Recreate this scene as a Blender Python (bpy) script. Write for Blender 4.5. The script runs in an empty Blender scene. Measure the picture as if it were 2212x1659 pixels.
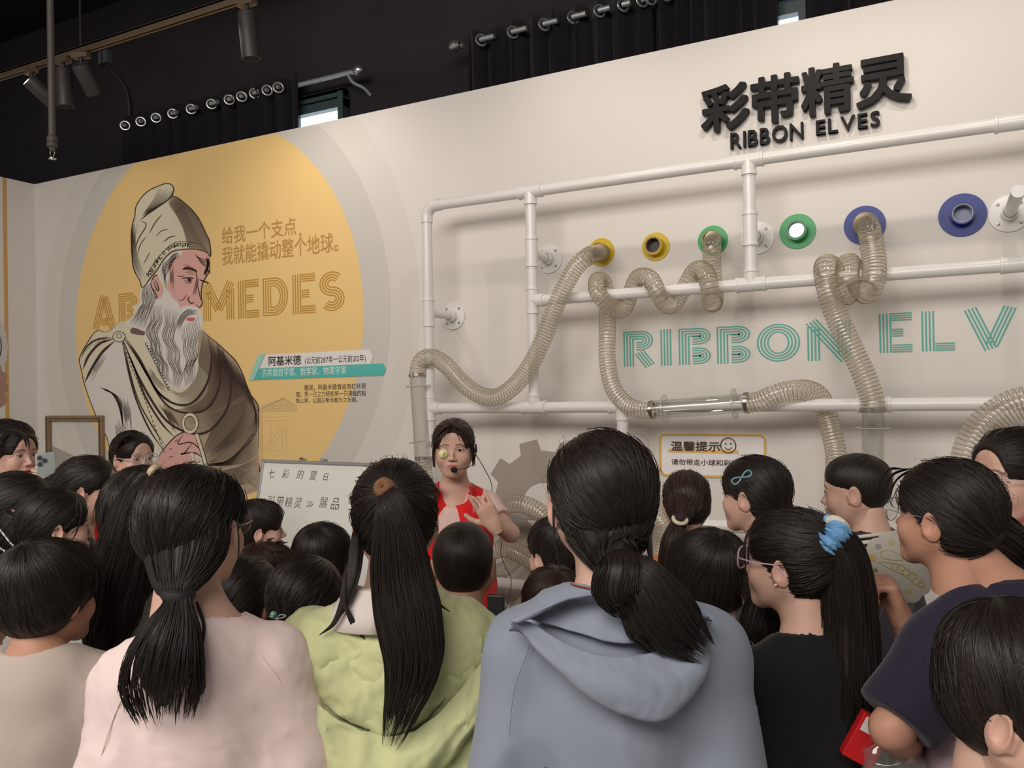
import bpy, bmesh, math, random
import numpy as np
from mathutils import Vector, Matrix
random.seed(7); rng = np.random.default_rng(7)
SC = bpy.context.scene
COL = SC.collection
# ------------------------------------------------------------------ camera, world, lights, exposure
FPX, YAW, PITCH, ROLL = 1780.0, 0.480165, 0.0092855, -0.01848033
W, H = 2212.0, 1659.0
CZ = 1.70                     # camera height
WALL = 3.80                   # y of the mural wall face
def _axes():
    cy, sy, cp, sp = math.cos(YAW), math.sin(YAW), math.cos(PITCH), math.sin(PITCH)
    f = np.array([-sy*cp, cy*cp, sp]); r0 = np.array([cy, sy, 0.0]); u0 = np.cross(r0, f)
    r = math.cos(ROLL)*r0 + math.sin(ROLL)*u0; u = -math.sin(ROLL)*r0 + math.cos(ROLL)*u0
    return r, u, f
AR, AU, AF = _axes()
def ray(x, y): return (x-W/2)/FPX*AR - (y-H/2)/FPX*AU + AF
def WP(x, y, Y=WALL):         # photograph pixel -> point on the plane y = Y
    d = ray(x, y); d = d*(Y/d[1]); return np.array([d[0], Y, d[2]+CZ])
def ZP(x, y, Z):              # photograph pixel -> point on the plane z = Z
    d = ray(x, y); d = d*((Z-CZ)/d[2]); return np.array([d[0], d[1], Z])
def XP(x, y, X):
    d = ray(x, y); d = d*(X/d[0]); return np.array([X, d[1], d[2]+CZ])
def DP(x, y, dep):
    d = ray(x, y)*dep; return np.array([d[0], d[1], d[2]+CZ])
cd = bpy.data.cameras.new('camera'); cam = bpy.data.objects.new('camera', cd); COL.objects.link(cam)
cd.sensor_fit = 'HORIZONTAL'; cd.sensor_width = 36.0; cd.lens = FPX/W*36.0; cd.clip_start = 0.05
m = Matrix.Identity(4)
for i in range(3):
    m[i][0] = AR[i]; m[i][1] = AU[i]; m[i][2] = -AF[i]
m[2][3] = CZ
cam.matrix_world = m; SC.camera = cam
SC.view_settings.view_transform = 'Standard'; SC.view_settings.look = 'None'
SC.view_settings.gamma = 1.0; SC.view_settings.exposure = 0.0; SC.view_settings.use_curve_mapping = False
SC.cycles.transparent_max_bounces = 32; SC.cycles.max_bounces = 7; SC.cycles.sample_clamp_indirect = 4.0
wd = bpy.data.worlds.new('world'); SC.world = wd; wd.use_nodes = True
wd.node_tree.nodes['Background'].inputs[0].default_value = (1.0, 0.93, 0.86, 1)
wd.node_tree.nodes['Background'].inputs[1].default_value = 0.30
def light(name, kind, loc, tgt, energy, col, size=0.1, angle=60, blend=0.6):
    l = bpy.data.lights.new(name, kind); l.energy = energy; l.color = col
    if kind == 'AREA': l.shape = 'RECTANGLE'; l.size = size[0]; l.size_y = size[1]
    else: l.shadow_soft_size = size
    if kind == 'SPOT': l.spot_size = math.radians(angle); l.spot_blend = blend
    o = bpy.data.objects.new(name, l); COL.objects.link(o); o.location = loc
    o.rotation_euler = (Vector(tgt)-Vector(loc)).to_track_quat('-Z', 'Y').to_euler()
    return o
WARM = (1.0, 0.88, 0.77)
# lamps on the track close to the mural wall (this stretch of the track is above the picture), and an unseen soft area lamp added as fill from behind the camera
for px_, en in [(330, 11), (740, 27), (1290, 16), (1750, 18), (2180, 15)]:
    lx_ = WP(px_, 400)[0]
    light('track_light', 'SPOT', (lx_, 2.93, 3.56), (lx_, WALL, 2.35), en, WARM, .030, 118, 1.0)
light('fill_light', 'AREA', (-1.2, -2.2, 4.1), (-1.8, 2.6, 1.3), 245, (1.0, .92, .85), (5.0, 1.6))

# ------------------------------------------------------------------ materials
MATS = {}
def mat(name, col, rough=0.6, metal=0.0, spec=0.5, bump=None, noise=None, emit=None, coat=0.0, sheen=0.0):
    if name in MATS: return MATS[name]
    m = bpy.data.materials.new(name); m.use_nodes = True; nt = m.node_tree; b = nt.nodes['Principled BSDF']
    b.inputs['Base Color'].default_value = (*col, 1); b.inputs['Roughness'].default_value = rough
    b.inputs['Metallic'].default_value = metal; b.inputs['Specular IOR Level'].default_value = spec
    b.inputs['Coat Weight'].default_value = coat; b.inputs['Sheen Weight'].default_value = sheen
    if emit: b.inputs['Emission Color'].default_value = (*col, 1); b.inputs['Emission Strength'].default_value = emit
    tc = nt.nodes.new('ShaderNodeTexCoord')
    if noise:                                  # (scale, amount) soft colour mottling
        n = nt.nodes.new('ShaderNodeTexNoise'); n.inputs['Scale'].default_value = noise[0]; n.inputs['Detail'].default_value = 4
        nt.links.new(tc.outputs['Object'], n.inputs['Vector'])
        mx = nt.nodes.new('ShaderNodeMix'); mx.data_type = 'RGBA'
        mx.inputs[6].default_value = (*[c*(1-noise[1]) for c in col], 1); mx.inputs[7].default_value = (*[min(1, c*(1+noise[1])) for c in col], 1)
        nt.links.new(n.outputs[0], mx.inputs[0]); nt.links.new(mx.outputs[2], b.inputs['Base Color'])
    if bump:                                   # (scale, strength, distance)
        n = nt.nodes.new('ShaderNodeTexNoise'); n.inputs['Scale'].default_value = bump[0]; n.inputs['Detail'].default_value = 3
        nt.links.new(tc.outputs['Object'], n.inputs['Vector'])
        bp = nt.nodes.new('ShaderNodeBump'); bp.inputs['Strength'].default_value = bump[1]; bp.inputs['Distance'].default_value = bump[2]
        nt.links.new(n.outputs[0], bp.inputs['Height']); nt.links.new(bp.outputs[0], b.inputs['Normal'])
    MATS[name] = m; return m
def clear_mat(name, tint, gloss=0.08, rough=0.05, dens=1.0, edge=0.5, milk=0.0, milkc=(.8, .74, .62)):
    """thin clear plastic: tinted see-through film with a glossy face that strengthens at grazing angles"""
    m = bpy.data.materials.new(name); m.use_nodes = True; nt = m.node_tree; nt.nodes.clear()
    out = nt.nodes.new('ShaderNodeOutputMaterial'); t = nt.nodes.new('ShaderNodeBsdfTransparent'); t.inputs[0].default_value = (*tint, 1)
    g = nt.nodes.new('ShaderNodeBsdfGlossy'); g.inputs['Roughness'].default_value = rough
    lw = nt.nodes.new('ShaderNodeLayerWeight'); lw.inputs[0].default_value = 0.35
    ma = nt.nodes.new('ShaderNodeMath'); ma.operation = 'MULTIPLY_ADD'; ma.inputs[1].default_value = edge; ma.inputs[2].default_value = gloss
    mx = nt.nodes.new('ShaderNodeMixShader')
    nt.links.new(lw.outputs['Facing'], ma.inputs[0]); nt.links.new(ma.outputs[0], mx.inputs[0])
    body = t
    if milk:
        df = nt.nodes.new('ShaderNodeBsdfDiffuse'); df.inputs[0].default_value = (*milkc, 1); tl = nt.nodes.new('ShaderNodeBsdfTranslucent'); tl.inputs[0].default_value = (*milkc, 1)
        a1 = nt.nodes.new('ShaderNodeMixShader'); a1.inputs[0].default_value = .5; nt.links.new(df.outputs[0], a1.inputs[1]); nt.links.new(tl.outputs[0], a1.inputs[2])
        body = nt.nodes.new('ShaderNodeMixShader'); body.inputs[0].default_value = milk; nt.links.new(t.outputs[0], body.inputs[1]); nt.links.new(a1.outputs[0], body.inputs[2])
    nt.links.new(body.outputs[0], mx.inputs[1]); nt.links.new(g.outputs[0], mx.inputs[2]); nt.links.new(mx.outputs[0], out.inputs[0])
    MATS[name] = m; return m
def hair_mat(name, dark, lightc, rough=0.42):
    m = bpy.data.materials.new(name); m.use_nodes = True; nt = m.node_tree; b = nt.nodes['Principled BSDF']
    at = nt.nodes.new('ShaderNodeAttribute'); at.attribute_name = 'strand'
    n = nt.nodes.new('ShaderNodeTexNoise'); n.inputs['Scale'].default_value = 1.0; n.inputs['Detail'].default_value = 5; n.inputs['Roughness'].default_value = 0.65
    nt.links.new(at.outputs['Vector'], n.inputs['Vector'])
    r = nt.nodes.new('ShaderNodeValToRGB'); r.color_ramp.elements[0].position = 0.35; r.color_ramp.elements[1].position = 0.72
    r.color_ramp.elements[0].color = (*dark, 1); r.color_ramp.elements[1].color = (*lightc, 1)
    nt.links.new(n.outputs[0], r.inputs[0]); nt.links.new(r.outputs[0], b.inputs['Base Color'])
    bp = nt.nodes.new('ShaderNodeBump'); bp.inputs['Strength'].default_value = 0.7; bp.inputs['Distance'].default_value = 0.0018
    nt.links.new(n.outputs[0], bp.inputs['Height']); nt.links.new(bp.outputs[0], b.inputs['Normal'])
    b.inputs['Roughness'].default_value = rough; b.inputs['Specular IOR Level'].default_value = 0.30
    MATS[name] = m; return m
def skin_mat(name, col, lip=(0.5, 0.16, 0.14)):
    m = bpy.data.materials.new(name); m.use_nodes = True; nt = m.node_tree; b = nt.nodes['Principled BSDF']
    at = nt.nodes.new('ShaderNodeAttribute'); at.attribute_name = 'tint'
    sp = nt.nodes.new('ShaderNodeSeparateColor'); nt.links.new(at.outputs['Color'], sp.inputs[0])
    tc = nt.nodes.new('ShaderNodeTexCoord'); n = nt.nodes.new('ShaderNodeTexNoise'); n.inputs['Scale'].default_value = 28; n.inputs['Detail'].default_value = 4
    nt.links.new(tc.outputs['Object'], n.inputs['Vector'])
    m0 = nt.nodes.new('ShaderNodeMix'); m0.data_type = 'RGBA'
    m0.inputs[6].default_value = (col[0]*.93, col[1]*.88, col[2]*.86, 1); m0.inputs[7].default_value = (min(1, col[0]*1.05), col[1]*1.08, col[2]*1.1, 1)
    nt.links.new(n.outputs[0], m0.inputs[0])
    m1 = nt.nodes.new('ShaderNodeMix'); m1.data_type = 'RGBA'; m1.inputs[7].default_value = (*lip, 1)
    nt.links.new(sp.outputs[0], m1.inputs[0]); nt.links.new(m0.outputs[2], m1.inputs[6])
    m2 = nt.nodes.new('ShaderNodeMix'); m2.data_type = 'RGBA'; m2.inputs[7].default_value = (0.03, 0.018, 0.012, 1)
    nt.links.new(sp.outputs[1], m2.inputs[0]); nt.links.new(m1.outputs[2], m2.inputs[6]); nt.links.new(m2.outputs[2], b.inputs['Base Color'])
    b.inputs['Roughness'].default_value = 0.5; b.inputs['Specular IOR Level'].default_value = 0.35
    b.inputs['Subsurface Weight'].default_value = 0.12; b.inputs['Subsurface Radius'].default_value = (0.01, 0.004, 0.002); b.inputs['Subsurface Scale'].default_value = 1.0
    MATS[name] = m; return m

# ------------------------------------------------------------------ objects
def tag(o, label=None, cat=None, group=None, kind=None):
    if label: o['label'] = label
    if cat: o['category'] = cat
    if group: o['group'] = group
    if kind: o['kind'] = kind
    return o
def empty(name, loc=(0, 0, 0), rz=0.0, label=None, cat=None, group=None):
    o = bpy.data.objects.new(name, None); COL.objects.link(o); o.location = loc; o.rotation_euler = (0, 0, rz)
    o.empty_display_size = 0.05
    return tag(o, label, cat, group)
def link(name, me, parent=None, material=None):
    o = bpy.data.objects.new(name, me); COL.objects.link(o)
    if material is not None: me.materials.append(material)
    if parent is not None: o.parent = parent
    return o
def mesh_np(name, V, Q, T=None, smooth=True):
    """mesh from arrays: V (n,3), Q (m,4) quads, T (k,3) triangles"""
    me = bpy.data.meshes.new(name); V = np.asarray(V, np.float32)
    Q = np.zeros((0, 4), np.int32) if Q is None else np.asarray(Q, np.int32)
    T = np.zeros((0, 3), np.int32) if T is None else np.asarray(T, np.int32)
    nq, nt_ = len(Q), len(T)
    me.vertices.add(len(V)); me.vertices.foreach_set('co', V.ravel())
    me.loops.add(nq*4+nt_*3); me.loops.foreach_set('vertex_index', np.concatenate([Q.ravel(), T.ravel()]).astype(np.int32))
    me.polygons.add(nq+nt_)
    me.polygons.foreach_set('loop_start', np.concatenate([np.arange(nq)*4, nq*4+np.arange(nt_)*3]).astype(np.int32))
    me.update(calc_edges=True)
    me.polygons.foreach_set('use_smooth', np.full(nq+nt_, smooth)); me.validate()
    return me
def add_attr(me, name, A):
    a = me.attributes.new(name, 'FLOAT_VECTOR', 'POINT'); a.data.foreach_set('vector', np.asarray(A, np.float32).ravel())
class MB:
    """collects shapes into one mesh"""
    def __init__(s): s.V = []; s.Q = []; s.T = []; s.n = 0; s.A = []
    def add(s, V, Q=None, T=None, A=None):
        V = np.asarray(V, np.float64)
        if Q is not None and len(Q): s.Q.append(np.asarray(Q)+s.n)
        if T is not None and len(T): s.T.append(np.asarray(T)+s.n)
        s.V.append(V); s.A.append(A if A is not None else np.zeros_like(V)); s.n += len(V); return s
    def box(s, lo, hi, M=None):
        lo = np.array(lo, float); hi = np.array(hi, float)
        V = np.array([[(lo, hi)[i][0], (lo, hi)[j][1], (lo, hi)[k][2]] for i in (0, 1) for j in (0, 1) for k in (0, 1)])
        if M is not None: V = V@np.array(M)[:3, :3].T+np.array(M)[:3, 3]
        return s.add(V, [(0, 1, 3, 2), (4, 6, 7, 5), (0, 4, 5, 1), (2, 3, 7, 6), (0, 2, 6, 4), (1, 5, 7, 3)])
    def tube(s, P, R, n=12, caps=True, flat=1.0, up=None, attr=None):
        """swept tube through points P with radius R (scalar or list); flat scales the second axis"""
        P = np.asarray(P, float); m = len(P); R = np.broadcast_to(np.asarray(R, float), (m,)) if np.ndim(R) < 2 else np.asarray(R)
        Tn = np.gradient(P, axis=0); Tn /= np.linalg.norm(Tn, axis=1)[:, None]+1e-12
        a = np.array(up if up is not None else (0, 0, 1.0) if abs(Tn[0][2]) < .9 else (1.0, 0, 0))
        U = np.zeros_like(P); u = a-Tn[0]*(a@Tn[0]); u /= np.linalg.norm(u)
        for i in range(m):
            if up is not None and abs(a@Tn[i]) < .97: u = a.copy()
            u = u-Tn[i]*(u@Tn[i]); u /= np.linalg.norm(u)+1e-12; U[i] = u
        B = np.cross(Tn, U); th = np.linspace(0, 2*math.pi, n, endpoint=False)
        V = P[:, None]+R[:, None, None]*(np.cos(th)[None, :, None]*U[:, None]*flat+np.sin(th)[None, :, None]*B[:, None])
        i = np.arange(m-1)[:, None]*n; j = np.arange(n)[None]; jn = (j+1) % n
        Q = np.stack([i+j, i+jn, i+n+jn, i+n+j], -1).reshape(-1, 4)
        V = V.reshape(-1, 3); Tt = []
        A = None
        if attr is not None:                     # strand coordinates (around*F, along)
            L = np.concatenate([[0], np.cumsum(np.linalg.norm(np.diff(P, axis=0), axis=1))])
            A = np.stack([np.broadcast_to(np.cos(th)*attr, (m, n)), np.broadcast_to(np.sin(th)*attr, (m, n)), np.broadcast_to((L*3.0)[:, None], (m, n))], -1).reshape(-1, 3)
        if caps:
            V = np.vstack([V, P[:1], P[-1:]]); c0, c1 = m*n, m*n+1
            for k in range(n):
                Tt.append((c0, (k+1) % n, k)); Tt.append((c1, (m-1)*n+k, (m-1)*n+(k+1) % n))
            if A is not None: A = np.vstack([A, [[0, 0, 0]], A[-1:]])
        return s.add(V, Q, Tt, A)
    def lathe(s, prof, c=(0, 0, 0), axis=(0, 0, 1), n=24):
        """prof [(r, h)...] revolved about axis through c"""
        ax = np.array(axis, float); ax /= np.linalg.norm(ax)
        u = np.cross(ax, (0, 0, 1.0) if abs(ax[2]) < .9 else (1.0, 0, 0)); u /= np.linalg.norm(u); v = np.cross(ax, u)
        th = np.linspace(0, 2*math.pi, n, endpoint=False); m = len(prof)
        V = np.array([[np.array(c)+ax*h+r*(math.cos(t)*u+math.sin(t)*v) for t in th] for r, h in prof]).reshape(-1, 3)
        i = np.arange(m-1)[:, None]*n; j = np.arange(n)[None]; jn = (j+1) % n
        return s.add(V, np.stack([i+j, i+jn, i+n+jn, i+n+j], -1).reshape(-1, 4))
    def grid(s, G, closed=False):
        m, n = G.shape[:2]; i = np.arange(m-1)[:, None]*n; j = np.arange(n-1)[None]
        return s.add(G.reshape(-1, 3), np.stack([i+j, i+j+1, i+n+j+1, i+n+j], -1).reshape(-1, 4))
    def mesh(s, name, smooth=True, attr=False):
        me = mesh_np(name, np.vstack(s.V), np.vstack(s.Q) if s.Q else None, np.vstack(s.T) if s.T else None, smooth)
        if attr: add_attr(me, 'strand', np.vstack(s.A))
        elif smooth: me.set_sharp_from_angle(angle=math.radians(38))
        return me
    def build(s, name, material, parent=None, smooth=True, attr=False):
        return link(name, s.mesh(name, smooth, attr), parent, material)
def crom(P, n=8):
    """Catmull-Rom through the rows of P"""
    P = np.asarray(P, float); Q = np.vstack([2*P[0]-P[1], P, 2*P[-1]-P[-2]]); out = []
    for i in range(1, len(Q)-2):
        for t in np.linspace(0, 1, n, endpoint=False):
            a, b, c, d = Q[i-1:i+3]
            out.append(.5*((2*b)+(c-a)*t+(2*a-5*b+4*c-d)*t*t+(3*b-a-3*c+d)*t**3))
    out.append(P[-1]); return np.array(out)
def resample(P, step):
    L = np.concatenate([[0], np.cumsum(np.linalg.norm(np.diff(P, axis=0), axis=1))])
    s = np.linspace(0, L[-1], max(2, int(round(L[-1]/step))+1))
    return np.stack([np.interp(s, L, P[:, k]) for k in range(P.shape[1])], 1)

# ------------------------------------------------------------------ signed-distance modelling
class Field:
    def __init__(s, lo, hi, h):
        s.h = h; s.lo = np.array(lo, np.float32); s.n = np.maximum(4, np.ceil((np.array(hi)-np.array(lo))/h).astype(int)+1)
        s.F = np.full(tuple(s.n), 0.5, np.float32)
        s.ax = [(s.lo[i]+np.arange(s.n[i])*h).astype(np.float32) for i in range(3)]
    def sub(s, lo, hi):
        a = np.clip(np.floor((np.array(lo)-s.lo)/s.h).astype(int), 0, s.n); b = np.clip(np.ceil((np.array(hi)-s.lo)/s.h).astype(int)+1, 0, s.n)
        sl = tuple(slice(a[i], b[i]) for i in range(3))
        return sl, s.ax[0][sl[0]][:, None, None], s.ax[1][sl[1]][None, :, None], s.ax[2][sl[2]][None, None, :]
    def op(s, sl, d, mode, k):
        F = s.F[sl]
        if F.size == 0: return
        if mode == 'u':
            if k > 0: hh = np.maximum(k-np.abs(F-d), 0)/k; s.F[sl] = np.minimum(F, d)-hh*hh*k*.25
            else: s.F[sl] = np.minimum(F, d)
        elif mode == 's':
            d = -d
            if k > 0: hh = np.maximum(k-np.abs(F-d), 0)/k; s.F[sl] = np.maximum(F, d)+hh*hh*k*.25
            else: s.F[sl] = np.maximum(F, d)
    def cap(s, a, b, ra, rb, k=0.02, mode='u'):
        a = np.array(a, np.float32); b = np.array(b, np.float32); r = max(ra, rb)+k+2*s.h
        sl, X, Y, Z = s.sub(np.minimum(a, b)-r, np.maximum(a, b)+r)
        ab = b-a; L = float(ab@ab)+1e-12
        t = np.clip(((X-a[0])*ab[0]+(Y-a[1])*ab[1]+(Z-a[2])*ab[2])/L, 0, 1)
        d = np.sqrt((X-a[0]-t*ab[0])**2+(Y-a[1]-t*ab[1])**2+(Z-a[2]-t*ab[2])**2)-(ra+(rb-ra)*t)
        s.op(sl, d, mode, k); return s
    def ell(s, c, r, k=0.02, mode='u', rot=None):
        c = np.array(c, np.float32); r = np.array(r, np.float32); e = (r.max() if rot is not None else r)+k+2*s.h
        sl, X, Y, Z = s.sub(c-e, c+e)
        x, y, z = X-c[0], Y-c[1], Z-c[2]
        if rot is not None:
            M = np.array(rot.to_matrix() if hasattr(rot, 'to_matrix') else rot, np.float32)
            x, y, z = [M[0][i]*x+M[1][i]*y+M[2][i]*z for i in range(3)]
        k0 = np.sqrt((x/r[0])**2+(y/r[1])**2+(z/r[2])**2); k1 = np.sqrt((x/r[0]**2)**2+(y/r[1]**2)**2+(z/r[2]**2)**2)+1e-6
        s.op(sl, k0*(k0-1)/k1, mode, k); return s
    def chain(s, P, R, k=0.02, mode='u'):
        R = np.broadcast_to(R, (len(P),))
        for i in range(len(P)-1): s.cap(P[i], P[i+1], R[i], R[i+1], k, mode)
        return s
    def plane(s, p, n, k=0.0):              # keep the side opposite to n
        n = np.array(n, float); n /= np.linalg.norm(n)
        d = (s.ax[0][:, None, None]-p[0])*n[0]+(s.ax[1][None, :, None]-p[1])*n[1]+(s.ax[2][None, None, :]-p[2])*n[2]
        s.F = np.maximum(s.F, d.astype(np.float32)); return s
    def sample(s, P):
        q = (np.asarray(P)-s.lo)/s.h; q = np.clip(q, 0, s.n-1.001); i = np.floor(q).astype(int); f = q-i; o = 0
        for a in (0, 1):
            for b in (0, 1):
                for c in (0, 1):
                    o = o+s.F[i[:, 0]+a, i[:, 1]+b, i[:, 2]+c]*np.where(a, f[:, 0], 1-f[:, 0])*np.where(b, f[:, 1], 1-f[:, 1])*np.where(c, f[:, 2], 1-f[:, 2])
        return o
    def nets(s):
        F = s.F; S = F < 0
        c = np.zeros(tuple(s.n-1), np.int8)
        for a in (0, 1):
            for b in (0, 1):
                for d in (0, 1): c += S[a:s.n[0]-1+a, b:s.n[1]-1+b, d:s.n[2]-1+d]
        act = (c > 0) & (c < 8); I = np.stack(np.nonzero(act), 1)
        vid = np.full(act.shape, -1, np.int32); vid[act] = np.arange(len(I))
        cor = [(a, b, d) for a in (0, 1) for b in (0, 1) for d in (0, 1)]
        val = {q: F[I[:, 0]+q[0], I[:, 1]+q[1], I[:, 2]+q[2]] for q in cor}
        acc = np.zeros((len(I), 3)); cnt = np.zeros(len(I))
        for q in cor:
            for ax in range(3):
                if q[ax] == 0:
                    q2 = tuple(1 if i == ax else q[i] for i in range(3)); A, B = val[q], val[q2]
                    mm = (A < 0) != (B < 0); t = np.where(mm, A/np.where(mm, A-B, 1), 0)
                    p = np.zeros((len(I), 3)); p[:] = q; p[:, ax] = t
                    acc += p*mm[:, None]; cnt += mm
        V = (I+acc/cnt[:, None])*s.h+s.lo
        Qs = []
        for ax in range(3):
            b_, c_ = (ax+1) % 3, (ax+2) % 3
            sl0 = [slice(1, -1)]*3; sl1 = [slice(1, -1)]*3; sl0[ax] = slice(0, -1); sl1[ax] = slice(1, None)
            e = S[tuple(sl0)] != S[tuple(sl1)]; P = np.stack(np.nonzero(e), 1)
            if len(P) == 0: continue
            off = np.array([1, 1, 1]); off[ax] = 0; P = P+off
            ins = S[P[:, 0], P[:, 1], P[:, 2]]
            def cell(db, dc):
                q = P.copy(); q[:, b_] += db; q[:, c_] += dc; return vid[q[:, 0], q[:, 1], q[:, 2]]
            q = np.stack([cell(-1, -1), cell(0, -1), cell(0, 0), cell(-1, 0)], 1)
            q[~ins] = q[~ins][:, ::-1]; Qs.append(q)
        Q = np.vstack(Qs) if Qs else np.zeros((0, 4), int)
        return V, Q[(Q >= 0).all(1)]
def smooth_verts(V, Q, it=1, lam=0.5):
    for _ in range(it):
        s = np.zeros_like(V); c = np.zeros(len(V))
        for a, b in ((0, 1), (1, 2), (2, 3), (3, 0)):
            for x, y in ((a, b), (b, a)):
                for k in range(3): s[:, k] += np.bincount(Q[:, x], V[Q[:, y], k], len(V))
                c += np.bincount(Q[:, x], minlength=len(V))
        V = V+(s/np.maximum(c, 1)[:, None]-V)*lam
    return V
def normals(V, Q):
    n = np.cross(V[Q[:, 2]]-V[Q[:, 0]], V[Q[:, 3]]-V[Q[:, 1]]); N = np.zeros_like(V)
    for i in range(4):
        for k in range(3): N[:, k] += np.bincount(Q[:, i], n[:, k], len(V))
    return N/(np.linalg.norm(N, axis=1)[:, None]+1e-12)
def wob(P, f, seed=0):
    """cheap smooth 3-D wobble in -1..1"""
    r = np.random.default_rng(seed); o = np.zeros(len(P))
    for i in range(5):
        d = r.normal(size=3); d /= np.linalg.norm(d); o += np.sin(P@d*f*(0.6+i*.35)+r.uniform(0, 6.3)+1.3*np.sin(P@np.roll(d, 1)*f*.7+r.uniform(0, 6.3)))
    return o/3.2
def rz3(a): c, s_ = math.cos(a), math.sin(a); return np.array([[c, -s_, 0], [s_, c, 0], [0, 0, 1.0]])
def rx3(a): c, s_ = math.cos(a), math.sin(a); return np.array([[1.0, 0, 0], [0, c, -s_], [0, s_, c]])
def ry3(a): c, s_ = math.cos(a), math.sin(a); return np.array([[c, 0, s_], [0, 1.0, 0], [-s_, 0, c]])
# ------------------------------------------------------------------ heads
EYE = (0.031, 0.0685, -0.001)
def head_field(h, wide=1.0, jaw=1.0):
    F = Field((-.10, -.125, -.205), (.10, .125, .125), h); w = wide
    F.ell((0, -.012, .033), (.072*w, .092, .077), 0)
    F.ell((0, .022, -.028), (.062*w, .058, .078), .04)
    F.ell((0, .042, .038), (.056*w, .040, .048), .03)
    for s in (-1, 1):
        F.cap((s*.052*w, -.004, -.045), (s*.018*jaw, .062, -.093), .016, .013, .035)
        F.ell((s*.037*w, .056, -.036), (.024, .024, .026), .022)
        F.ell((s*.024, .0745, .0155), (.022, .010, .006), .012)
    F.ell((0, .066, -.094), (.021, .018, .016), .02)
    F.cap((0, -.018, -.06), (0, -.052, -.215), .048*(.5+.5*w), .053*(.5+.5*w), .025)
    F.ell((0, .072, -.064), (.026, .018, .020), .018)                     # muzzle
    for s in (-1, 1): F.ell((s*.0315, .0905, -.001), (.019, .0125, .0105), .012, 's')   # sockets
    F.cap((0, .0765, .006), (0, .0965, -.031), .0055, .0078, .012)
    F.ell((0, .0985, -.0345), (.009, .0085, .0075), .006)
    for s in (-1, 1): F.ell((s*.0115, .0895, -.038), (.0066, .0085, .0062), .005)
    for s in (-1, 1): F.ell((s*.0055, .092, -.0455), (.0032, .004, .003), .002, 's')
    for s in (-1, 1):                                                     # lids round the eyeball, with a slit
        F.ell((s*EYE[0], EYE[1], EYE[2]), (.0152, .0142, .0118), .006)
        F.ell((s*EYE[0], .0845, -.0015), (.0122, .0085, .0031), .0015, 's')
    F.ell((0, .0875, -.0605), (.0205, .0075, .0042), .004)
    F.ell((0, .0855, -.0700), (.0175, .0080, .0055), .004)
    F.ell((0, .0960, -.0650), (.0215, .0075, .0011), .0015, 's')
    F.ell((0, .0900, -.0500), (.003, .005, .007), .004, 's')
    for s in (-1, 1):
        R = (Matrix.Rotation(s*-.42, 3, 'Z')@Matrix.Rotation(-.12, 3, 'X'))
        F.ell((s*.0765*w, -.010, -.012), (.0075, .0195, .0315), .006, 'u', R)
        F.ell((s*.0850*w, -.005, -.008), (.0075, .0115, .0185), .004, 's', R)
        F.cap((s*.0715*w, .008, -.012), (s*.0735*w, .004, -.030), .006, .006, .006)
    return F
HEADS = {}
def head_mesh(hi, wide=1.0):
    key = (hi, round(wide, 2))
    if key not in HEADS:
        F = head_field(.0026 if hi else .0042, wide); V, Q = F.nets(); V = smooth_verts(V, Q, 1, .5)
        keep = (V[Q][:, :, 2] > -.155).all(1); Q = Q[keep]
        x, y, z = V.T
        lip = np.exp(-((x/.019)**4+((z+.0655)/.0088)**4))*(y > .07)
        ear = np.clip((np.abs(x)-.074*wide)/.012, 0, 1)*.25
        chk = np.exp(-(((np.abs(x)-.04)/.02)**2+((z+.035)/.02)**2))*(y > .03)*.16
        bz = z-(.0175+.0035*np.sin(np.clip((np.abs(x)-.012)/.036, 0, 1)*math.pi)-.002*(np.abs(x) > .04))
        brow = np.exp(-(bz/.0032)**4)*(np.abs(x) > .013)*(np.abs(x) < .049)*(y > .04)*.8
        HEADS[key] = (F, V, Q, np.stack([np.clip(np.maximum(lip, ear+chk), 0, 1), brow, 0*x], 1))
    return HEADS[key]

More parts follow.
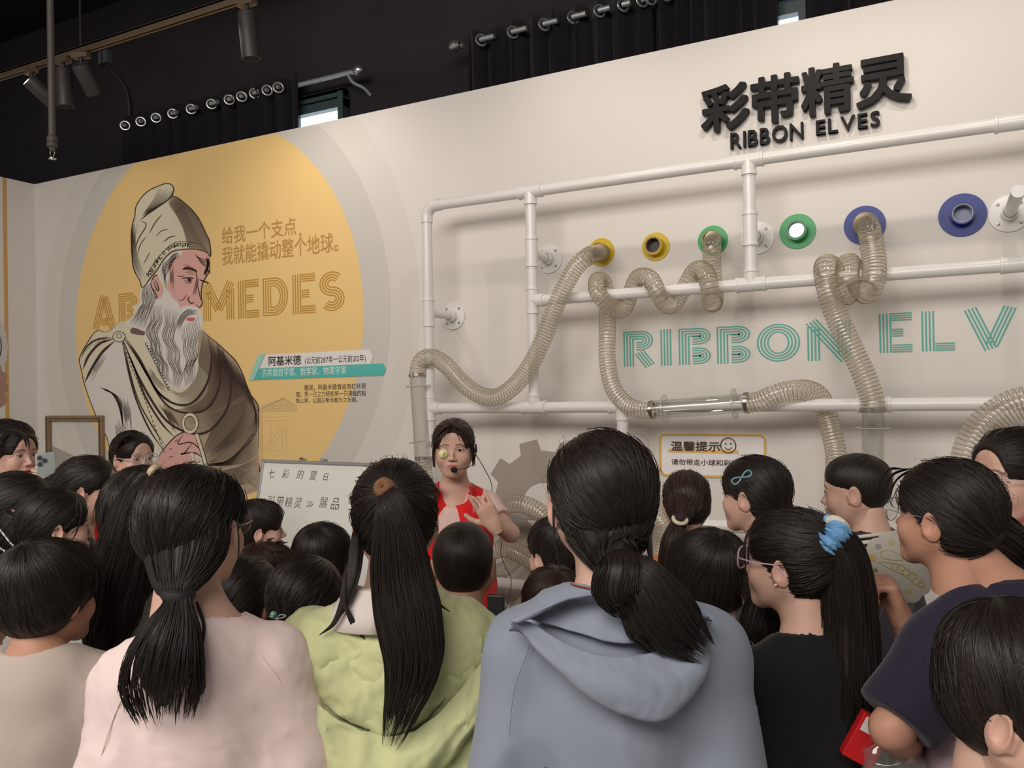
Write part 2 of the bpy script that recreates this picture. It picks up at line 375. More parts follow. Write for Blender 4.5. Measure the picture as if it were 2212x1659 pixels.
# hair caps: (cap thickness, function that shapes the field); every style is modelled once in head space
def cap_field(style, h=.005, wide=1.0):
    F = Field((-.13, -.15, -.19 if style == 'long' else -.16), (.13, .13, .16), h); w = wide
    t = dict(tight=.009, bob=.019, buzz=.004, short=.013, long=.013, spiky=.014)[style]
    F.ell((0, -.012, .033), (.072*w+t, .092+t, .077+t), 0)
    F.ell((0, .036, .040), (.058*w+t*.9, .042+t, .048+t), .03)
    if style == 'buzz': F.ell((0, -.028, -.012), (.060*w, .066, .055), .03)
    elif style == 'bob':
        F.ell((0, -.035, -.012), (.074*w+.012, .070+.012, .072), .03)
    elif style == 'long':
        F.ell((0, -.030, -.03), (.076*w+.010, .070+.010, .095), .03); F.ell((0, -.035, -.10), (.075, .055, .09), .03)
    else: F.ell((0, -.030, -.012), (.066*w+t*.7, .066+t, .068), .03)
    if style in ('short', 'spiky', 'bob'): F.ell((0, -.035, .058), (.062*w+t, .065+t, .052+t), .02)
    # carve the face
    if style == 'bob':
        F.ell((0, .150, -.055), (.080, .095, .112), .004, 's')
        for s in (-1, 1): F.ell((s*.085, .066, -.09), (.05, .055, .085), .004, 's')
    elif style in ('short', 'spiky'):
        F.ell((0, .150, -.045), (.085, .090, .120), .004, 's')
        for s in (-1, 1):
            F.ell((s*.095, .055, -.055), (.05, .055, .075), .004, 's'); F.ell((s*.092, -.008, -.045), (.030, .028, .058), .006, 's')
    elif style == 'buzz':
        F.ell((0, .145, -.030), (.085, .088, .128), .003, 's')
        for s in (-1, 1):
            F.ell((s*.100, .050, -.045), (.05, .055, .075), .003, 's'); F.ell((s*.092, -.008, -.045), (.030, .030, .055), .004, 's')
    elif style == 'tight':
        F.ell((0, .135, -.030), (.080, .082, .130), .003, 's')
        for s in (-1, 1):
            F.ell((s*.098, .058, -.052), (.05, .052, .078), .004, 's'); F.ell((s*.090, -.004, -.048), (.026, .030, .056), .006, 's')
    elif style == 'long':
        F.ell((0, .150, -.045), (.076, .098, .132), .004, 's')
        for s in (-1, 1): F.ell((s*.07, .100, -.10), (.045, .07, .10), .004, 's')
    F.ell((0, .03, -.14), (.09, .075, .055), .01, 's')                    # under the jaw
    if style in ('buzz', 'short', 'spiky', 'tight'):
        F.ell((0, -.03, -.150), (.11, .11, {'buzz': .080, 'short': .070, 'spiky': .072, 'tight': .066}[style]), .01, 's')
    if style == 'part':
        F.ell((0, .135, -.030), (.072, .082, .122), .003, 's')
    if style == 'bob': F.ell((0, -.03, -.160), (.12, .12, .068), .008, 's')
    return F
CAPS = {}
def cap_mesh(style, pole, fuzz=1.0, h=.005, wide=1.0, nr=420, bangs=0):
    """hair cap with strand coordinates running to the pole (tie or crown), plus fine locks lying on it"""
    key = (style, tuple(np.round(pole, 3)), h, wide, nr, fuzz, bangs)
    if key in CAPS: return CAPS[key]
    F = cap_field(style, h, wide); V, Q = F.nets(); V = smooth_verts(V, Q, 1, .4)
    c = np.array((0, -.01, .02)); a = np.array(pole, float)-c; a /= np.linalg.norm(a)
    e1 = np.cross(a, (1.0, 0, .3)); e1 /= np.linalg.norm(e1); e2 = np.cross(a, e1)
    def strand(P):
        d = P-c; r = np.linalg.norm(d, axis=1)+1e-9; d = d/r[:, None]
        az = np.arctan2(d@e2, d@e1); an = np.arccos(np.clip(d@a, -1, 1))
        return np.stack([np.cos(az)*26, np.sin(az)*26, an*1.6+r*8], 1)
    N = normals(V, Q); A = strand(V)
    # strand relief: ridges running to the pole
    q = A[:, :2]/26; rid = np.sin(np.arctan2(q[:, 1], q[:, 0])*61+3*np.sin(A[:, 2]*2))+np.sin(np.arctan2(q[:, 1], q[:, 0])*37+1.7)
    V = V+N*(rid*.00022*fuzz)[:, None]
    mb = MB(); mb.add(V, Q, None, A)
    # locks
    r = np.random.default_rng(abs(hash(style)) % 1000+len(CAPS) if False else 11+len(CAPS)); rad = np.linspace(.02, .16, 57)
    def surf(D):
        P = c+D[:, None]*rad[None, :, None]; f = F.sample(P.reshape(-1, 3)).reshape(len(D), -1)
        ins = f < 0; ok = ins.any(1); k = len(rad)-1-np.argmax(ins[:, ::-1], 1); k = np.minimum(k, len(rad)-2)
        f0 = f[np.arange(len(D)), k]; f1 = f[np.arange(len(D)), k+1]; return ok, rad[k]+(rad[1]-rad[0])*np.clip(f0/(f0-f1+1e-9), 0, 1)
    m = 9; az = r.uniform(-math.pi, math.pi, nr); a0 = r.uniform(.05, 1.2, nr) if style != 'tight' else r.uniform(.15, 2.0, nr); ln = r.uniform(.5, 1.1, nr)
    T = np.linspace(0, 1, m)[None]; AN = np.clip(a0[:, None]+ln[:, None]*T, 0, 2.6); AZ = az[:, None]+r.uniform(-.10, .10, nr)[:, None]*T+ .03*np.sin(T*5+az[:, None]*9)
    D = (np.cos(AN)[..., None]*a+np.sin(AN)[..., None]*(np.cos(AZ)[..., None]*e1+np.sin(AZ)[..., None]*e2))
    ok, R = surf(D.reshape(-1, 3)); ok = ok.reshape(nr, m); R = R.reshape(nr, m)
    lift = (.0004+.0022*r.random(nr)[:, None]*np.sin(T*math.pi)*fuzz+(r.random(nr)[:, None] < .12)*.006*T*fuzz)
    jump = np.abs(np.diff(R, axis=1)).max(1) < .022
    P = c+D*(R+lift)[..., None]
    for i in np.nonzero(ok.all(1) & jump)[0]:
        tn = np.gradient(P[i], axis=0); side = np.cross(tn, D[i]); side /= np.linalg.norm(side, axis=1)[:, None]+1e-9
        w = (.0007*np.sin(np.linspace(.25, math.pi-.12, m))*r.uniform(.6, 1.7))[:, None]
        X = np.stack([P[i]-side*w-D[i]*.001, P[i]+D[i]*.0004, P[i]+side*w-D[i]*.001], 1)
        Aa = np.repeat(strand(P[i])[:, None], 3, 1)+r.normal(size=3)*.6
        k = np.arange(m-1)[:, None]*3; j = np.arange(2)[None]
        mb.add(X.reshape(-1, 3), np.stack([k+j, k+j+1, k+j+4, k+j+3], -1).reshape(-1, 4), None, Aa.reshape(-1, 3))
    CAPS[key] = (mb, F, surf, c); return CAPS[key]
def lock(mb, P, r0, r1=None, flat=.45, n=7, up=None, seed=0):
    """one tapering lock of hair through the points P"""
    Q = crom(P, 6); t = np.linspace(0, 1, len(Q)); R = (r0+((r1 if r1 is not None else r0*.15)-r0)*t**1.6)*np.minimum(1, .55+t*4)
    mb.tube(Q, R, n, True, flat, up, attr=5+r0*400)
    mb.A[-1] = mb.A[-1]+np.random.default_rng(seed).normal(size=3)*3
def flyaways(mb, F, surf, c, n, seed=0, r0=.00026, mx=.016, top=True):
    r = np.random.default_rng(seed)
    for i in range(n):
        az = r.uniform(0, 2*math.pi); el = r.uniform(.1, 1.3) if top else r.uniform(-.5, 1.3)
        d = np.array([math.cos(az)*math.cos(el), math.sin(az)*math.cos(el), math.sin(el)])
        az2 = az+r.uniform(-.5, .5); el2 = el+r.uniform(-.45, .3)
        d2 = np.array([math.cos(az2)*math.cos(el2), math.sin(az2)*math.cos(el2), math.sin(el2)])
        D = np.array([d*(1-t)+d2*t for t in np.linspace(0, 1, 6)]); D /= np.linalg.norm(D, axis=1)[:, None]
        ok, R = surf(D)
        if not ok.all(): continue
        L = r.uniform(.004, mx); P = c+D*(R+L*np.sin(np.linspace(0, math.pi*r.uniform(.5, 1), 6)))[:, None]
        mb.tube(crom(P, 3), r0, 3, False, attr=1.0)
def ponytail(P, R, seed=0, flat=.55, spread=1.0, up=(1.0, 0, 0), n=120, tipw=.3, endlen=.05):
    """a tail of hair: core sweep plus loose locks; P path, R radii"""
    mb = MB(); Q = crom(P, 8); t = np.linspace(0, 1, len(Q)); RR = np.interp(t, np.linspace(0, 1, len(R)), R)
    RRc = RR*np.where(t > .72, np.clip((1.02-t)/.30, .12, 1)**.75, 1)
    mb.tube(Q, RRc*.93, 26, True, flat, up, attr=14)
    v = mb.V[-1]; m_ = len(Q); th = np.arange(26)/26*2*math.pi
    k = 1+.014*np.sin(th*9+1)+.03*np.sin(th*5+2.1)+.01*np.sin(th*14)
    G = v[:m_*26].reshape(m_, 26, 3); G[:] = Q[:, None]+(G-Q[:, None])*k[None, :, None]; v[:m_*26] = G.reshape(-1, 3)
    r = np.random.default_rng(seed)
    Tn = np.gradient(Q, axis=0); Tn /= np.linalg.norm(Tn, axis=1)[:, None]
    U = np.array(up, float)-Tn*(Tn@np.array(up, float))[:, None]; U /= np.linalg.norm(U, axis=1)[:, None]; B = np.cross(Tn, U)
    for i in range(int(n*1.3)):
        a = r.uniform(0, 2*math.pi); t0 = r.uniform(0, .55) if i % 3 else r.uniform(.3, .7); t1 = min(1.0, t0+r.uniform(.3, .7)); ii = np.linspace(t0, t1, 9)*(len(Q)-1)
        C = np.stack([np.interp(ii, np.arange(len(Q)), Q[:, q]) for q in range(3)], 1)
        Ui = np.stack([np.interp(ii, np.arange(len(Q)), U[:, q]) for q in range(3)], 1); Bi = np.stack([np.interp(ii, np.arange(len(Q)), B[:, q]) for q in range(3)], 1)
        rr = np.interp(ii, np.arange(len(Q)), RR)*(.97+.10*r.random()*np.linspace(0, 1, 9)*spread); a_ = a+r.uniform(-.25, .25)*np.linspace(0, 1, 9)
        Pt = C+(Ui*np.cos(a_)[:, None]*flat+Bi*np.sin(a_)[:, None])*rr[:, None]
        if t1 > .9: Pt = np.vstack([Pt, Pt[-1]+(Pt[-1]-Pt[-2])/(np.linalg.norm(Pt[-1]-Pt[-2])+1e-9)*r.uniform(.1, 1)*endlen])
        w = np.full(len(Pt), .0009*r.uniform(.5, 1.5)); w[-1] *= .15; w[0] *= .3
        mb.tube(Pt, w, 4, False, attr=1.5); mb.A[-1] = mb.A[-1]+r.normal(size=3)*2
    return mb
# ------------------------------------------------------------------ hands
HANDS = {}
def hand_mesh(pose='relaxed'):
    """right hand, wrist at the origin, fingers along +Z, palm towards +Y, thumb on +X"""
    if pose in HANDS: return HANDS[pose]
    F = Field((-.075, -.05, -.04), (.10, .12, .22), .0030)
    curl = dict(relaxed=(.35, .45, .3), open=(.05, .12, .1), grip=(1.25, 1.25, .6), gesture=(.25, .5, .35))[pose]
    xs = (.0305, .0105, -.0100, -.0290); ln = (.92, 1.0, .93, .74); F.ell((0, 0, .045), (.037, .014, .048), 0)
    for i in range(4):
        F.cap((xs[i]*.5, 0, .0), (xs[i], 0, .082-.004*abs(i-1)), .014, .0115, .014)
        p = np.array((xs[i], 0, .084-.004*abs(i-1))); a = 0; sp = -xs[i]*-.0 + xs[i]*(3.0 if pose in ('open', 'gesture') else .6)
        c = curl if pose != 'gesture' else ((.0, .05, .05), (.45, .5, .3), (.55, .6, .4), (.15, .2, .2))[i]
        for j, L in enumerate((.040, .025, .021)):
            a += c[j]; d = np.array((math.sin(sp)*math.cos(a), math.sin(a), math.cos(sp)*math.cos(a)))
            q = p+d*L*ln[i]; F.cap(p, q, .0092-.0009*j, .0086-.0011*j, .0015 if j else .006); p = q
    tp = {'grip': [(.018, .004, .022), (.040, .022, .050), (.034, .044, .075), (.016, .052, .090)],
          'open': [(.018, .004, .022), (.048, .014, .048), (.070, .020, .072), (.084, .022, .092)],
          'gesture': [(.018, .004, .022), (.046, .020, .044), (.064, .034, .066), (.072, .042, .090)]}.get(pose, [(.018, .004, .022), (.042, .016, .050), (.050, .026, .078), (.050, .034, .100)])
    F.cap(tp[0], tp[1], .016, .0125, .012); F.cap(tp[1], tp[2], .0118, .0105, .004); F.cap(tp[2], tp[3], .0105, .0085, .003)
    F.cap((0, 0, -.035), (0, 0, .01), .024, .022, .02); F.plane((0, 0, -.032), (0, 0, -1))
    V, Q = F.nets(); HANDS[pose] = (smooth_verts(V, Q, 1, .4), Q); return HANDS[pose]
def frame_z(d, x):
    """rotation whose z is d and whose x is close to x"""
    d = np.array(d, float); d /= np.linalg.norm(d); x = np.array(x, float); x = x-d*(x@d); x /= np.linalg.norm(x)
    return np.stack([x, np.cross(d, x), d], 1)

# ------------------------------------------------------------------ bodies
def arms_default(k, w, zs, H):
    return {s: [(s*.132*k*w, 0, zs-.032*k), (s*(.142*w+.018)*k, -.02, zs-.28*k), (s*(.135*w+.025)*k, .06, zs-.50*k)] for s in (-1, 1)}
def torso(F, g, k, w, zs, loose=0.0, long_=False):
    F.ell((0, 0, zs-.13*k), (.132*k*w+g, .088*k+g, .160*k+g), 0)
    F.ell((0, .0, zs-.33*k), (.112*k*w+g+loose, .083*k+g+loose*.7, .16*k), .06*k)
    F.ell((0, -.005, zs-.50*k), (.138*k*w+g+loose*.7, .10*k+g+loose*.5, .15*k), .06*k)
    for s in (-1, 1):
        F.cap((s*.02*k, -.014, zs+.052*k), (s*.112*k*w, -.008, zs-.012*k), .038*k+g*.6, .040*k+g, .03*k)
def body_mesh(H, k, w, zs, arms, hs, head, dh, pitch, s, h=.011, poses={}, wide=1.0, hi=True, roll=0.0, nk=(0, 0)):
    """one skin: head with neck, trunk, arms, hands, legs"""
    xs = [abs(p[0])+.09 for a in arms.values() for p in a]; ys = [p[1] for a in arms.values() for p in a]; zt = [p[2] for a in arms.values() for p in a]
    X = max(xs+[.24*k]); F = Field((-X, min(ys+[-.15])-.10, -.01), (X, max(ys+[.22*k])+.10, max(zs+.20*k, max(zt)+.08)), h)
    torso(F, 0, k, w, zs)
    zn = H-.222*s
    F.cap((nk[0]*.8, nk[1]*.8-.002, zn+.040*s), (0, -.014, zs+.03*k), .0480*s, .058*s, .03)
    for sd, (a, b, c) in arms.items():
        F.ell(a, (.044*k, .044*k, .048*k), .03*k); F.cap(a, b, .040*k, .033*k, .025*k); F.cap(b, c, .036*k, .0235*k if len(poses.get(sd, ())) < 2 else .0200*k, .012)
        d = np.array(c)-np.array(b); d /= np.linalg.norm(d); F.cap(c, np.array(c)+d*(.02 if len(poses.get(sd, ())) < 2 else 0), .0235*k, .020*k, .0)
    zl = zs-.56*k
    for sd in (-1, 1):
        F.cap((sd*.075*k, 0, zl), (sd*.085*k, .01, .27*H), .078*k, .052*k, .03); F.cap((sd*.085*k, .01, .27*H), (sd*.088*k, -.015, .045*H), .053*k, .034*k, .02)
        F.cap((sd*.088*k, -.02, .03), (sd*.095*k, .12*k, .028), .034*k, .028*k, .02)
    V, Q = F.nets(); V = smooth_verts(V, Q, 1, .4)
    VV = [V]; QQ = [Q]; TT = [np.zeros_like(V)]; n = len(V)
    _, hv, hq, ht = head_mesh(hi, wide)
    hv = hv@head[0].T+head[1]; VV.append(hv); QQ.append(hq+n); TT.append(ht); n += len(hv)
    for sd, (a, b, c) in arms.items():
        v, q = hand_mesh(poses.get(sd, ('relaxed',))[0]); v = v*np.array([sd*.92*k, .92*k, .92*k])
        if sd < 0: q = q[:, ::-1]
        ps = poses.get(sd); d = np.array(ps[1]) if ps and len(ps) > 1 else np.array(c)-np.array(b)
        xd = np.array(ps[2])*sd if ps and len(ps) > 2 else np.array((sd*.35, 1.0, 0))*sd
        R = frame_z(d, xd); v = v@R.T+np.array(c); VV.append(v); QQ.append(q+n); TT.append(np.zeros_like(v)); n += len(v)
    me = mesh_np('person', np.vstack(VV), np.vstack(QQ)); add_attr(me, 'tint', np.vstack(TT)); return me
def shirt_field(H, k, w, zs, arms, s, g=.016, loose=.02, sleeve=.55, flare=.012, h=.009, neck=.060, neckz=.045, hem=.58, sleeves=(-1, 1), extra=None, neckback=0.0):
    """sleeve 0 = none, <=1 part of the upper arm, up to 2 = full forearm"""
    xs = [abs(p[0])+.13 for a in arms.values() for p in a]; ys = [p[1] for a in arms.values() for p in a]; zt = [p[2] for a in arms.values() for p in a]
    X = max(xs+[.27*k]) if sleeve > .9 else max(.30*k*w, .26)
    y0, y1 = (min(ys+[-.16])-.12, max(ys+[.16])+.12) if sleeve > .9 else (-.28, .26)
    F = Field((-X, y0, zs-hem*k-.03), (X, y1, zs+.16*k), h)
    torso(F, g, k, w, zs, loose)
    for sd, (a, b, c) in arms.items():
        if sleeve <= 0: continue
        a, b, c = map(np.array, (a, b, c)); r0 = .040*k+g; t1 = min(sleeve, 1.0); e = a+(b-a)*t1
        F.ell(a, (r0+.004, r0+.004, r0+.006), .04*k); F.cap(a, e, r0, .040*k+g+flare*t1, .03*k)
        if sleeve > 1: e2 = b+(c-b)*(sleeve-1); F.cap(b, e2, .040*k+g+flare, .030*k+g*.8+flare*.3, .02*k); cut, dr = e2, (c-b)
        else: cut, dr = e, (b-a)
        dr = dr/np.linalg.norm(dr); F.cap(cut+dr*.05, cut+dr*.075, .065*k+flare+g, .065*k+flare+g, 0, 's')
    F.ell((0, -.018, zs+.0), (.066+g*.6, .052+g, .055+g), .03)
    if extra: extra(F)
    zc = zs+neckz*k
    F.cap((0, .012-neckback, zc+neck*.95), (0, .03, zs+.20*k), neck, neck*1.35, .008, 's')
    for a in np.linspace(0, 1, 3): F.ell((0, .055, zc+.02-.015*a), (neck*.8, .05, .03), .006, 's')
    if sleeve <= 0:                               # arm holes
        for sd, (a, b, c) in arms.items(): F.ell((a[0]+sd*.035*k, a[1], a[2]-.02), (.055*k, .13*k, .085*k), .01, 's')
    F.plane((0, 0, zs-hem*k), (0, 0, -1)); return F
def fold_verts(V, N, zs, k, amp=.005, seed=0, crinkle=0.0):
    P = V*np.array([1, 1, .30]); low = np.clip((zs+.02-V[:, 2])/(.35*k), .15, 1)
    d = wob(P, 26, seed)*amp*low+(1-np.abs(wob(V*np.array([1, 1, .6]), 19, seed+3))*2)*amp*.5
    d = d+(1-2*np.abs(wob(V*np.array([1, 1, .45]), 11, seed+9)))*amp*.8
    if crinkle: d = d+(1-2*np.abs(wob(V, 55, seed+5)))*crinkle+(1-2*np.abs(wob(V, 120, seed+6)))*crinkle*.35
    return V+N*d[:, None]

PEOPLE = {}
HAIRM = hair_mat('hair_black', (.0075, .0055, .005), (.030, .021, .017))
HAIRB = hair_mat('hair_brown', (.014, .008, .006), (.060, .034, .024))
SKINM = skin_mat('skin', (.63, .40, .31))
SKIND = skin_mat('skin_tan', (.50, .265, .18))
EYEW = mat('eye_white', (.62, .58, .54), .25); IRIS = mat('iris_dark', (.018, .010, .007), .12)
def fabric(name, col, **kw): return mat(name, col, kw.get('rough', .85), spec=.2, bump=(kw.get('bs', 420), .35, .0006), noise=(kw.get('ns', 6), kw.get('na', .05)), sheen=kw.get('sheen', .15))
TROUS = fabric('dark_trousers', (.03, .032, .04)); SHOE = mat('shoe_white', (.6, .6, .58), .6)
SHOE2 = mat('sole', (.3, .3, .3), .7)
def person(key, label, px, top, dep, rel, style='tight', pole=None, s=.95, k=None, w=1.0, body=None, pitch=0.0, arms=None, poses={}, shirt={}, shirtmat=None,
           skin=None, hair=None, hi=None, wide=1.0, eyes=None, nr=420, fly=14, smooth_h=.009, fold=.005, crinkle=0.0, hairh=.005, legs=True, name='person', shirtname='shirt', roll=0.0, group=None, shirtlabel=None, drop=.112, shift=0.0, ahead=0.0):
    skin = skin or SKINM; hair = hair or HAIRM
    t = dict(tight=.009, bob=.019, buzz=.004, short=.017, long=.013, spiky=.022)[style]
    face = abs((rel+180) % 360-180) > 35 if eyes is None else eyes
    P = DP(px, top, dep); view = math.atan2(-(ray(px, top)[0]), ray(px, top)[1])      # heading of the sight line
    hh = view+math.radians(rel); bh = view+math.radians(body if body is not None else rel*.6)
    Zh = P[2]-(.110*s+t*s); H = Zh+.110*s; k = k or H/1.60; zs = H-.222*s-drop*k
    f = lambda a: np.array([-math.sin(a), math.cos(a)])
    off_w = AR[:2]*shift-f(bh)*ahead
    root_xy = P[:2]-f(hh)*.02*s+off_w
    root = empty(name, (root_xy[0], root_xy[1], 0), bh, label, 'person', group)
    dh = hh-bh; Rh = rz3(dh)@rx3(pitch)@ry3(roll)*s; piv = np.array((0, -.03, -.09)); hp = np.array((0, 0, Zh-.09*s)); hp[:2] = (-off_w)@rz3(bh)[:2, :2]; head = (Rh, hp-Rh@piv)
    _R = rz3(bh); _t = np.array((root_xy[0], root_xy[1], 0)); pl_ = lambda x, y, dd: (DP(x, y, dd)-_t)@_R
    arms = arms(k, w, zs, H, pl_) if callable(arms) else arms or arms_default(k, w, zs, H)
    me = body_mesh(H, k, w, zs, arms, None, head, dh, pitch, s, poses=poses, wide=wide, hi=face if hi is None else hi, nk=hp)
    link('body', me, root, skin)
    rootM = np.eye(4); rootM[:3, :3] = rz3(bh); rootM[:2, 3] = root_xy
    def tohead(v): return np.asarray(v)@Rh.T+head[1]
    def toloc(p): return (np.asarray(p)-rootM[:3, 3])@rootM[:3, :3]
    def pix(L): return np.array([toloc(DP(x, y, dep+d)) for x, y, d in L])
    pole = pole if pole is not None else (0, -.06, .10)
    mb, F2, surf, c = cap_mesh(style, pole, 1.0 if style != 'buzz' else .45, hairh, wide, nr)
    hb = MB()
    for v, a in zip(mb.V, mb.A): hb.V.append(v); hb.A.append(a)
    hb.Q = list(mb.Q); hb.T = list(mb.T); hb.n = mb.n
    if fly: flyaways(hb, F2, surf, c, fly, seed=len(PEOPLE))
    hb.V = [tohead(v) for v in hb.V]
    if face:
        for sd in (-1, 1):
            b = MB(); b.lathe([(0, -.0118), (.006, -.0102), (.0102, -.006), (.0118, 0), (.0102, .006), (.006, .0102), (0, .0118)], (sd*EYE[0], EYE[1]+.0018, EYE[2]), (0, 1, 0), 18)
            b.V = [tohead(v) for v in b.V]; e = b.build('eye', EYEW, root)
            b = MB(); b.lathe([(0, .0121), (.003, .01195), (.0047, .0114), (.0051, .0108)], (sd*EYE[0]*.985, EYE[1]+.0018, EYE[2]-.0012), (0, 1, -.06), 18)
            b.V = [tohead(v) for v in b.V]; b.build('iris', IRIS, e)
            b = MB(); b.tube(crom([(sd*.0185, .0835, -.0030), (sd*.025, .0868, .0012), (sd*.0325, .0872, .0026), (sd*.0405, .0838, .0012), (sd*.0455, .0785, -.0008)]), [.0004, .0009, .0009]+[.0009]*28+[.0012, .0006], 5); b.V = [tohead(v) for v in b.V]; b.build('eyelash', IRIS, e)
    sm = shirtmat or fabric('shirt_'+key, (.5, .5, .5))
    sp = dict(h=smooth_h); sp.update(shirt)
    SF = shirt_field(H, k, w, zs, arms, s, **sp); V, Q = SF.nets(); V = smooth_verts(V, Q, 2, .5); V = fold_verts(V, normals(V, Q), zs, k, fold, len(PEOPLE), crinkle)
    so = link(shirtname, mesh_np('shirt', V, Q), root, sm)
    if shirtlabel: so['label'] = shirtlabel
    if legs:
        F = Field((-.22*k, -.16, .03), (.22*k, .20, zs-.48*k), .014); zl = zs-.56*k
        F.ell((0, -.005, zs-.52*k), (.147*k*w+.008, .105*k, .12*k), 0)
        for sd in (-1, 1): F.cap((sd*.075*k, 0, zl), (sd*.085*k, .01, .27*H), .088*k, .064*k, .03); F.cap((sd*.085*k, .01, .27*H), (sd*.088*k, -.012, .06), .064*k, .052*k, .02)
        F.plane((0, 0, .06), (0, 0, -1)); V, Q = F.nets(); link('trousers', mesh_np('trousers', smooth_verts(V, Q, 1), Q), root, TROUS)
        for sd in (-1, 1):
            F = Field((sd*.09*k-.08, -.09, -.012), (sd*.09*k+.08, .21, .12), .008); F.cap((sd*.088*k, -.025, .045), (sd*.095*k, .12*k, .036), .046*k, .038*k, .0)
            F.cap((sd*.088*k, -.02, .05), (sd*.088*k, -.02, .085), .040*k, .040*k, .02); F.plane((0, 0, 0), (0, 0, -1)); F.plane((0, 0, .095), (0, 0, 1))
            V, Q = F.nets(); link('shoe', mesh_np('shoe', smooth_verts(V, Q, 1), Q), root, SHOE)
    d = dict(root=root, hb=hb, tohead=tohead, toloc=toloc, pix=pix, dep=dep, zs=zs, k=k, H=H, Zh=Zh, s=s, SF=SF, w=w, arms=arms, hair=hair, Rh=Rh, head=head, key=key, P=P, mat=sm, shirt=so)
    PEOPLE[key] = d; return d
def finish(d, tail=None, tie=None):
    """links the hair; tail/tie are extra meshes under it"""
    d['hb'].build('hair', d['hair'], d['root'], attr=True)
def back_y(d, x, z, side=-1, edge=False):
    F = d['SF']; x = np.asarray(x, float).ravel(); z = np.asarray(z, float).ravel()
    ys = np.linspace(side*.30, 0, 90); P = np.stack([np.repeat(x[:, None], 90, 1), np.repeat(ys[None], len(x), 0), np.repeat(z[:, None], 90, 1)], -1)
    f = F.sample(P.reshape(-1, 3)).reshape(len(x), 90); i = np.argmax(f < 0, 1); ok = (f < 0).any(1); y = ys[i]
    y[~ok] = ys[60]
    if edge and ok.any() and not ok.all():
        g = np.nonzero(ok)[0]
        for j in np.nonzero(~ok)[0]: n = g[np.argmin(np.abs(g-j))]; y[j] = y[n]-side*math.hypot(x[j]-x[n], z[j]-z[n])*1.2
    return y
def glasses(d, material, r=(.025, .022), round_=2.6, thick=.0011, lens=True, label=None, y=.1005, z=-.002):
    b = MB(); th = np.linspace(0, 2*math.pi, 41)
    for sd in (-1, 1):
        cx = sd*.0335; q = np.stack([cx+r[0]*np.sign(np.cos(th))*np.abs(np.cos(th))**(2/round_), y-np.abs(np.cos(th)*0)-(.0 if 1 else 0)-.18*np.abs(cx+r[0]*np.cos(th))**1.0*.25, z+r[1]*np.sign(np.sin(th))*np.abs(np.sin(th))**(2/round_)], 1)
        b.tube(q, thick, 6, False)
        x1 = sd*(.0335+r[0]); b.tube([(x1, y-.003, z+.004), (sd*.070, y-.016, z+.004), (sd*.0785, y-.05, z+.003), (sd*.080, .004, .004), (sd*.079, -.018, -.012)], thick*.9, 6)
    b.tube([(-.0335+r[0]-.001, y-.0005, z+.003), (0, y+.003, z+.006), (.0335-r[0]+.001, y-.0005, z+.003)], thick, 6)
    b.V = [d['tohead'](v) for v in b.V]; g = b.build('glasses', material, d['root'])
    if label: g['label'] = label
    if lens:
        for sd in (-1, 1):
            b = MB(); cx = sd*.0335; q = np.stack([cx+r[0]*np.sign(np.cos(th))*np.abs(np.cos(th))**(2/round_), y-.045*np.abs(cx+r[0]*np.cos(th)), z+r[1]*np.sign(np.sin(th))*np.abs(np.sin(th))**(2/round_)], 1)
            V = np.vstack([q[:-1], [[cx, y-.0012, z]]]); b.add(V, None, [(i, (i+1) % 40, 40) for i in range(40)])
            b.V = [d['tohead'](v) for v in b.V]; b.build('lens', MATS['lens_clear'], g)
    return g
clear_mat('lens_clear', (.93, .95, .96), .05, .03, edge=.12)
def ring(mb, c, axis, R, r, n=28, m=8, sq=1.0, squash=(1, 1)):
    ax = np.array(axis, float); ax /= np.linalg.norm(ax); u = np.cross(ax, (0, 0, 1.0) if abs(ax[2]) < .9 else (1.0, 0, 0)); u /= np.linalg.norm(u); v = np.cross(ax, u)
    th = np.linspace(0, 2*math.pi, n, endpoint=False); ph = np.linspace(0, 2*math.pi, m, endpoint=False)
    V = np.array([[np.array(c)+(math.cos(t)*u*squash[0]+math.sin(t)*v*squash[1])*(R+r*math.cos(p))+ax*r*sq*math.sin(p) for p in ph] for t in th]).reshape(-1, 3)
    i = np.arange(n)[:, None]; j = np.arange(m)[None]; a = i*m+j; b_ = ((i+1) % n)*m+j; c_ = ((i+1) % n)*m+(j+1) % m; d_ = i*m+(j+1) % m
    return mb.add(V, np.stack([a+0*j, b_, c_, d_], -1).reshape(-1, 4))
def tail(d, L, R, seed=0, flat=.55, n=120, spread=1.0, endlen=.05, tip=None, up=None, mtl=None):
    """ponytail from (pixel x, pixel y, depth offset) control points, radii in metres"""
    P = d['pix'](L); up = up if up is not None else d['toloc'](DP(1106, 800, 1)+AF*1.0)-d['toloc'](DP(1106, 800, 1))
    mb = ponytail(P, R, seed, flat, spread, up, n, endlen=endlen); return mb.build('ponytail', mtl or d['hair'], d['root'], attr=True)
def tie(d, px, py, dd, axis, R, r, material, name='hair_tie', label=None, squash=(1, 1), sq=1.0):
    mb = MB(); ax = np.array(axis, float); c = d['pix']([(px, py, dd)])[0]; ring(mb, c, d['toloc'](d['root'].location[:]+ax)-d['toloc'](np.array(d['root'].location)), R, r, squash=squash, sq=sq)
    o = mb.build(name, material, d['root'])
    if label: o['label'] = label
    return o
def scr_lock(d, L, r0, r1=None, flat=.4):
    """loose lock through pixel control points"""
    lock(d['hb'], d['pix'](L), r0, r1, flat, 6, seed=len(L))
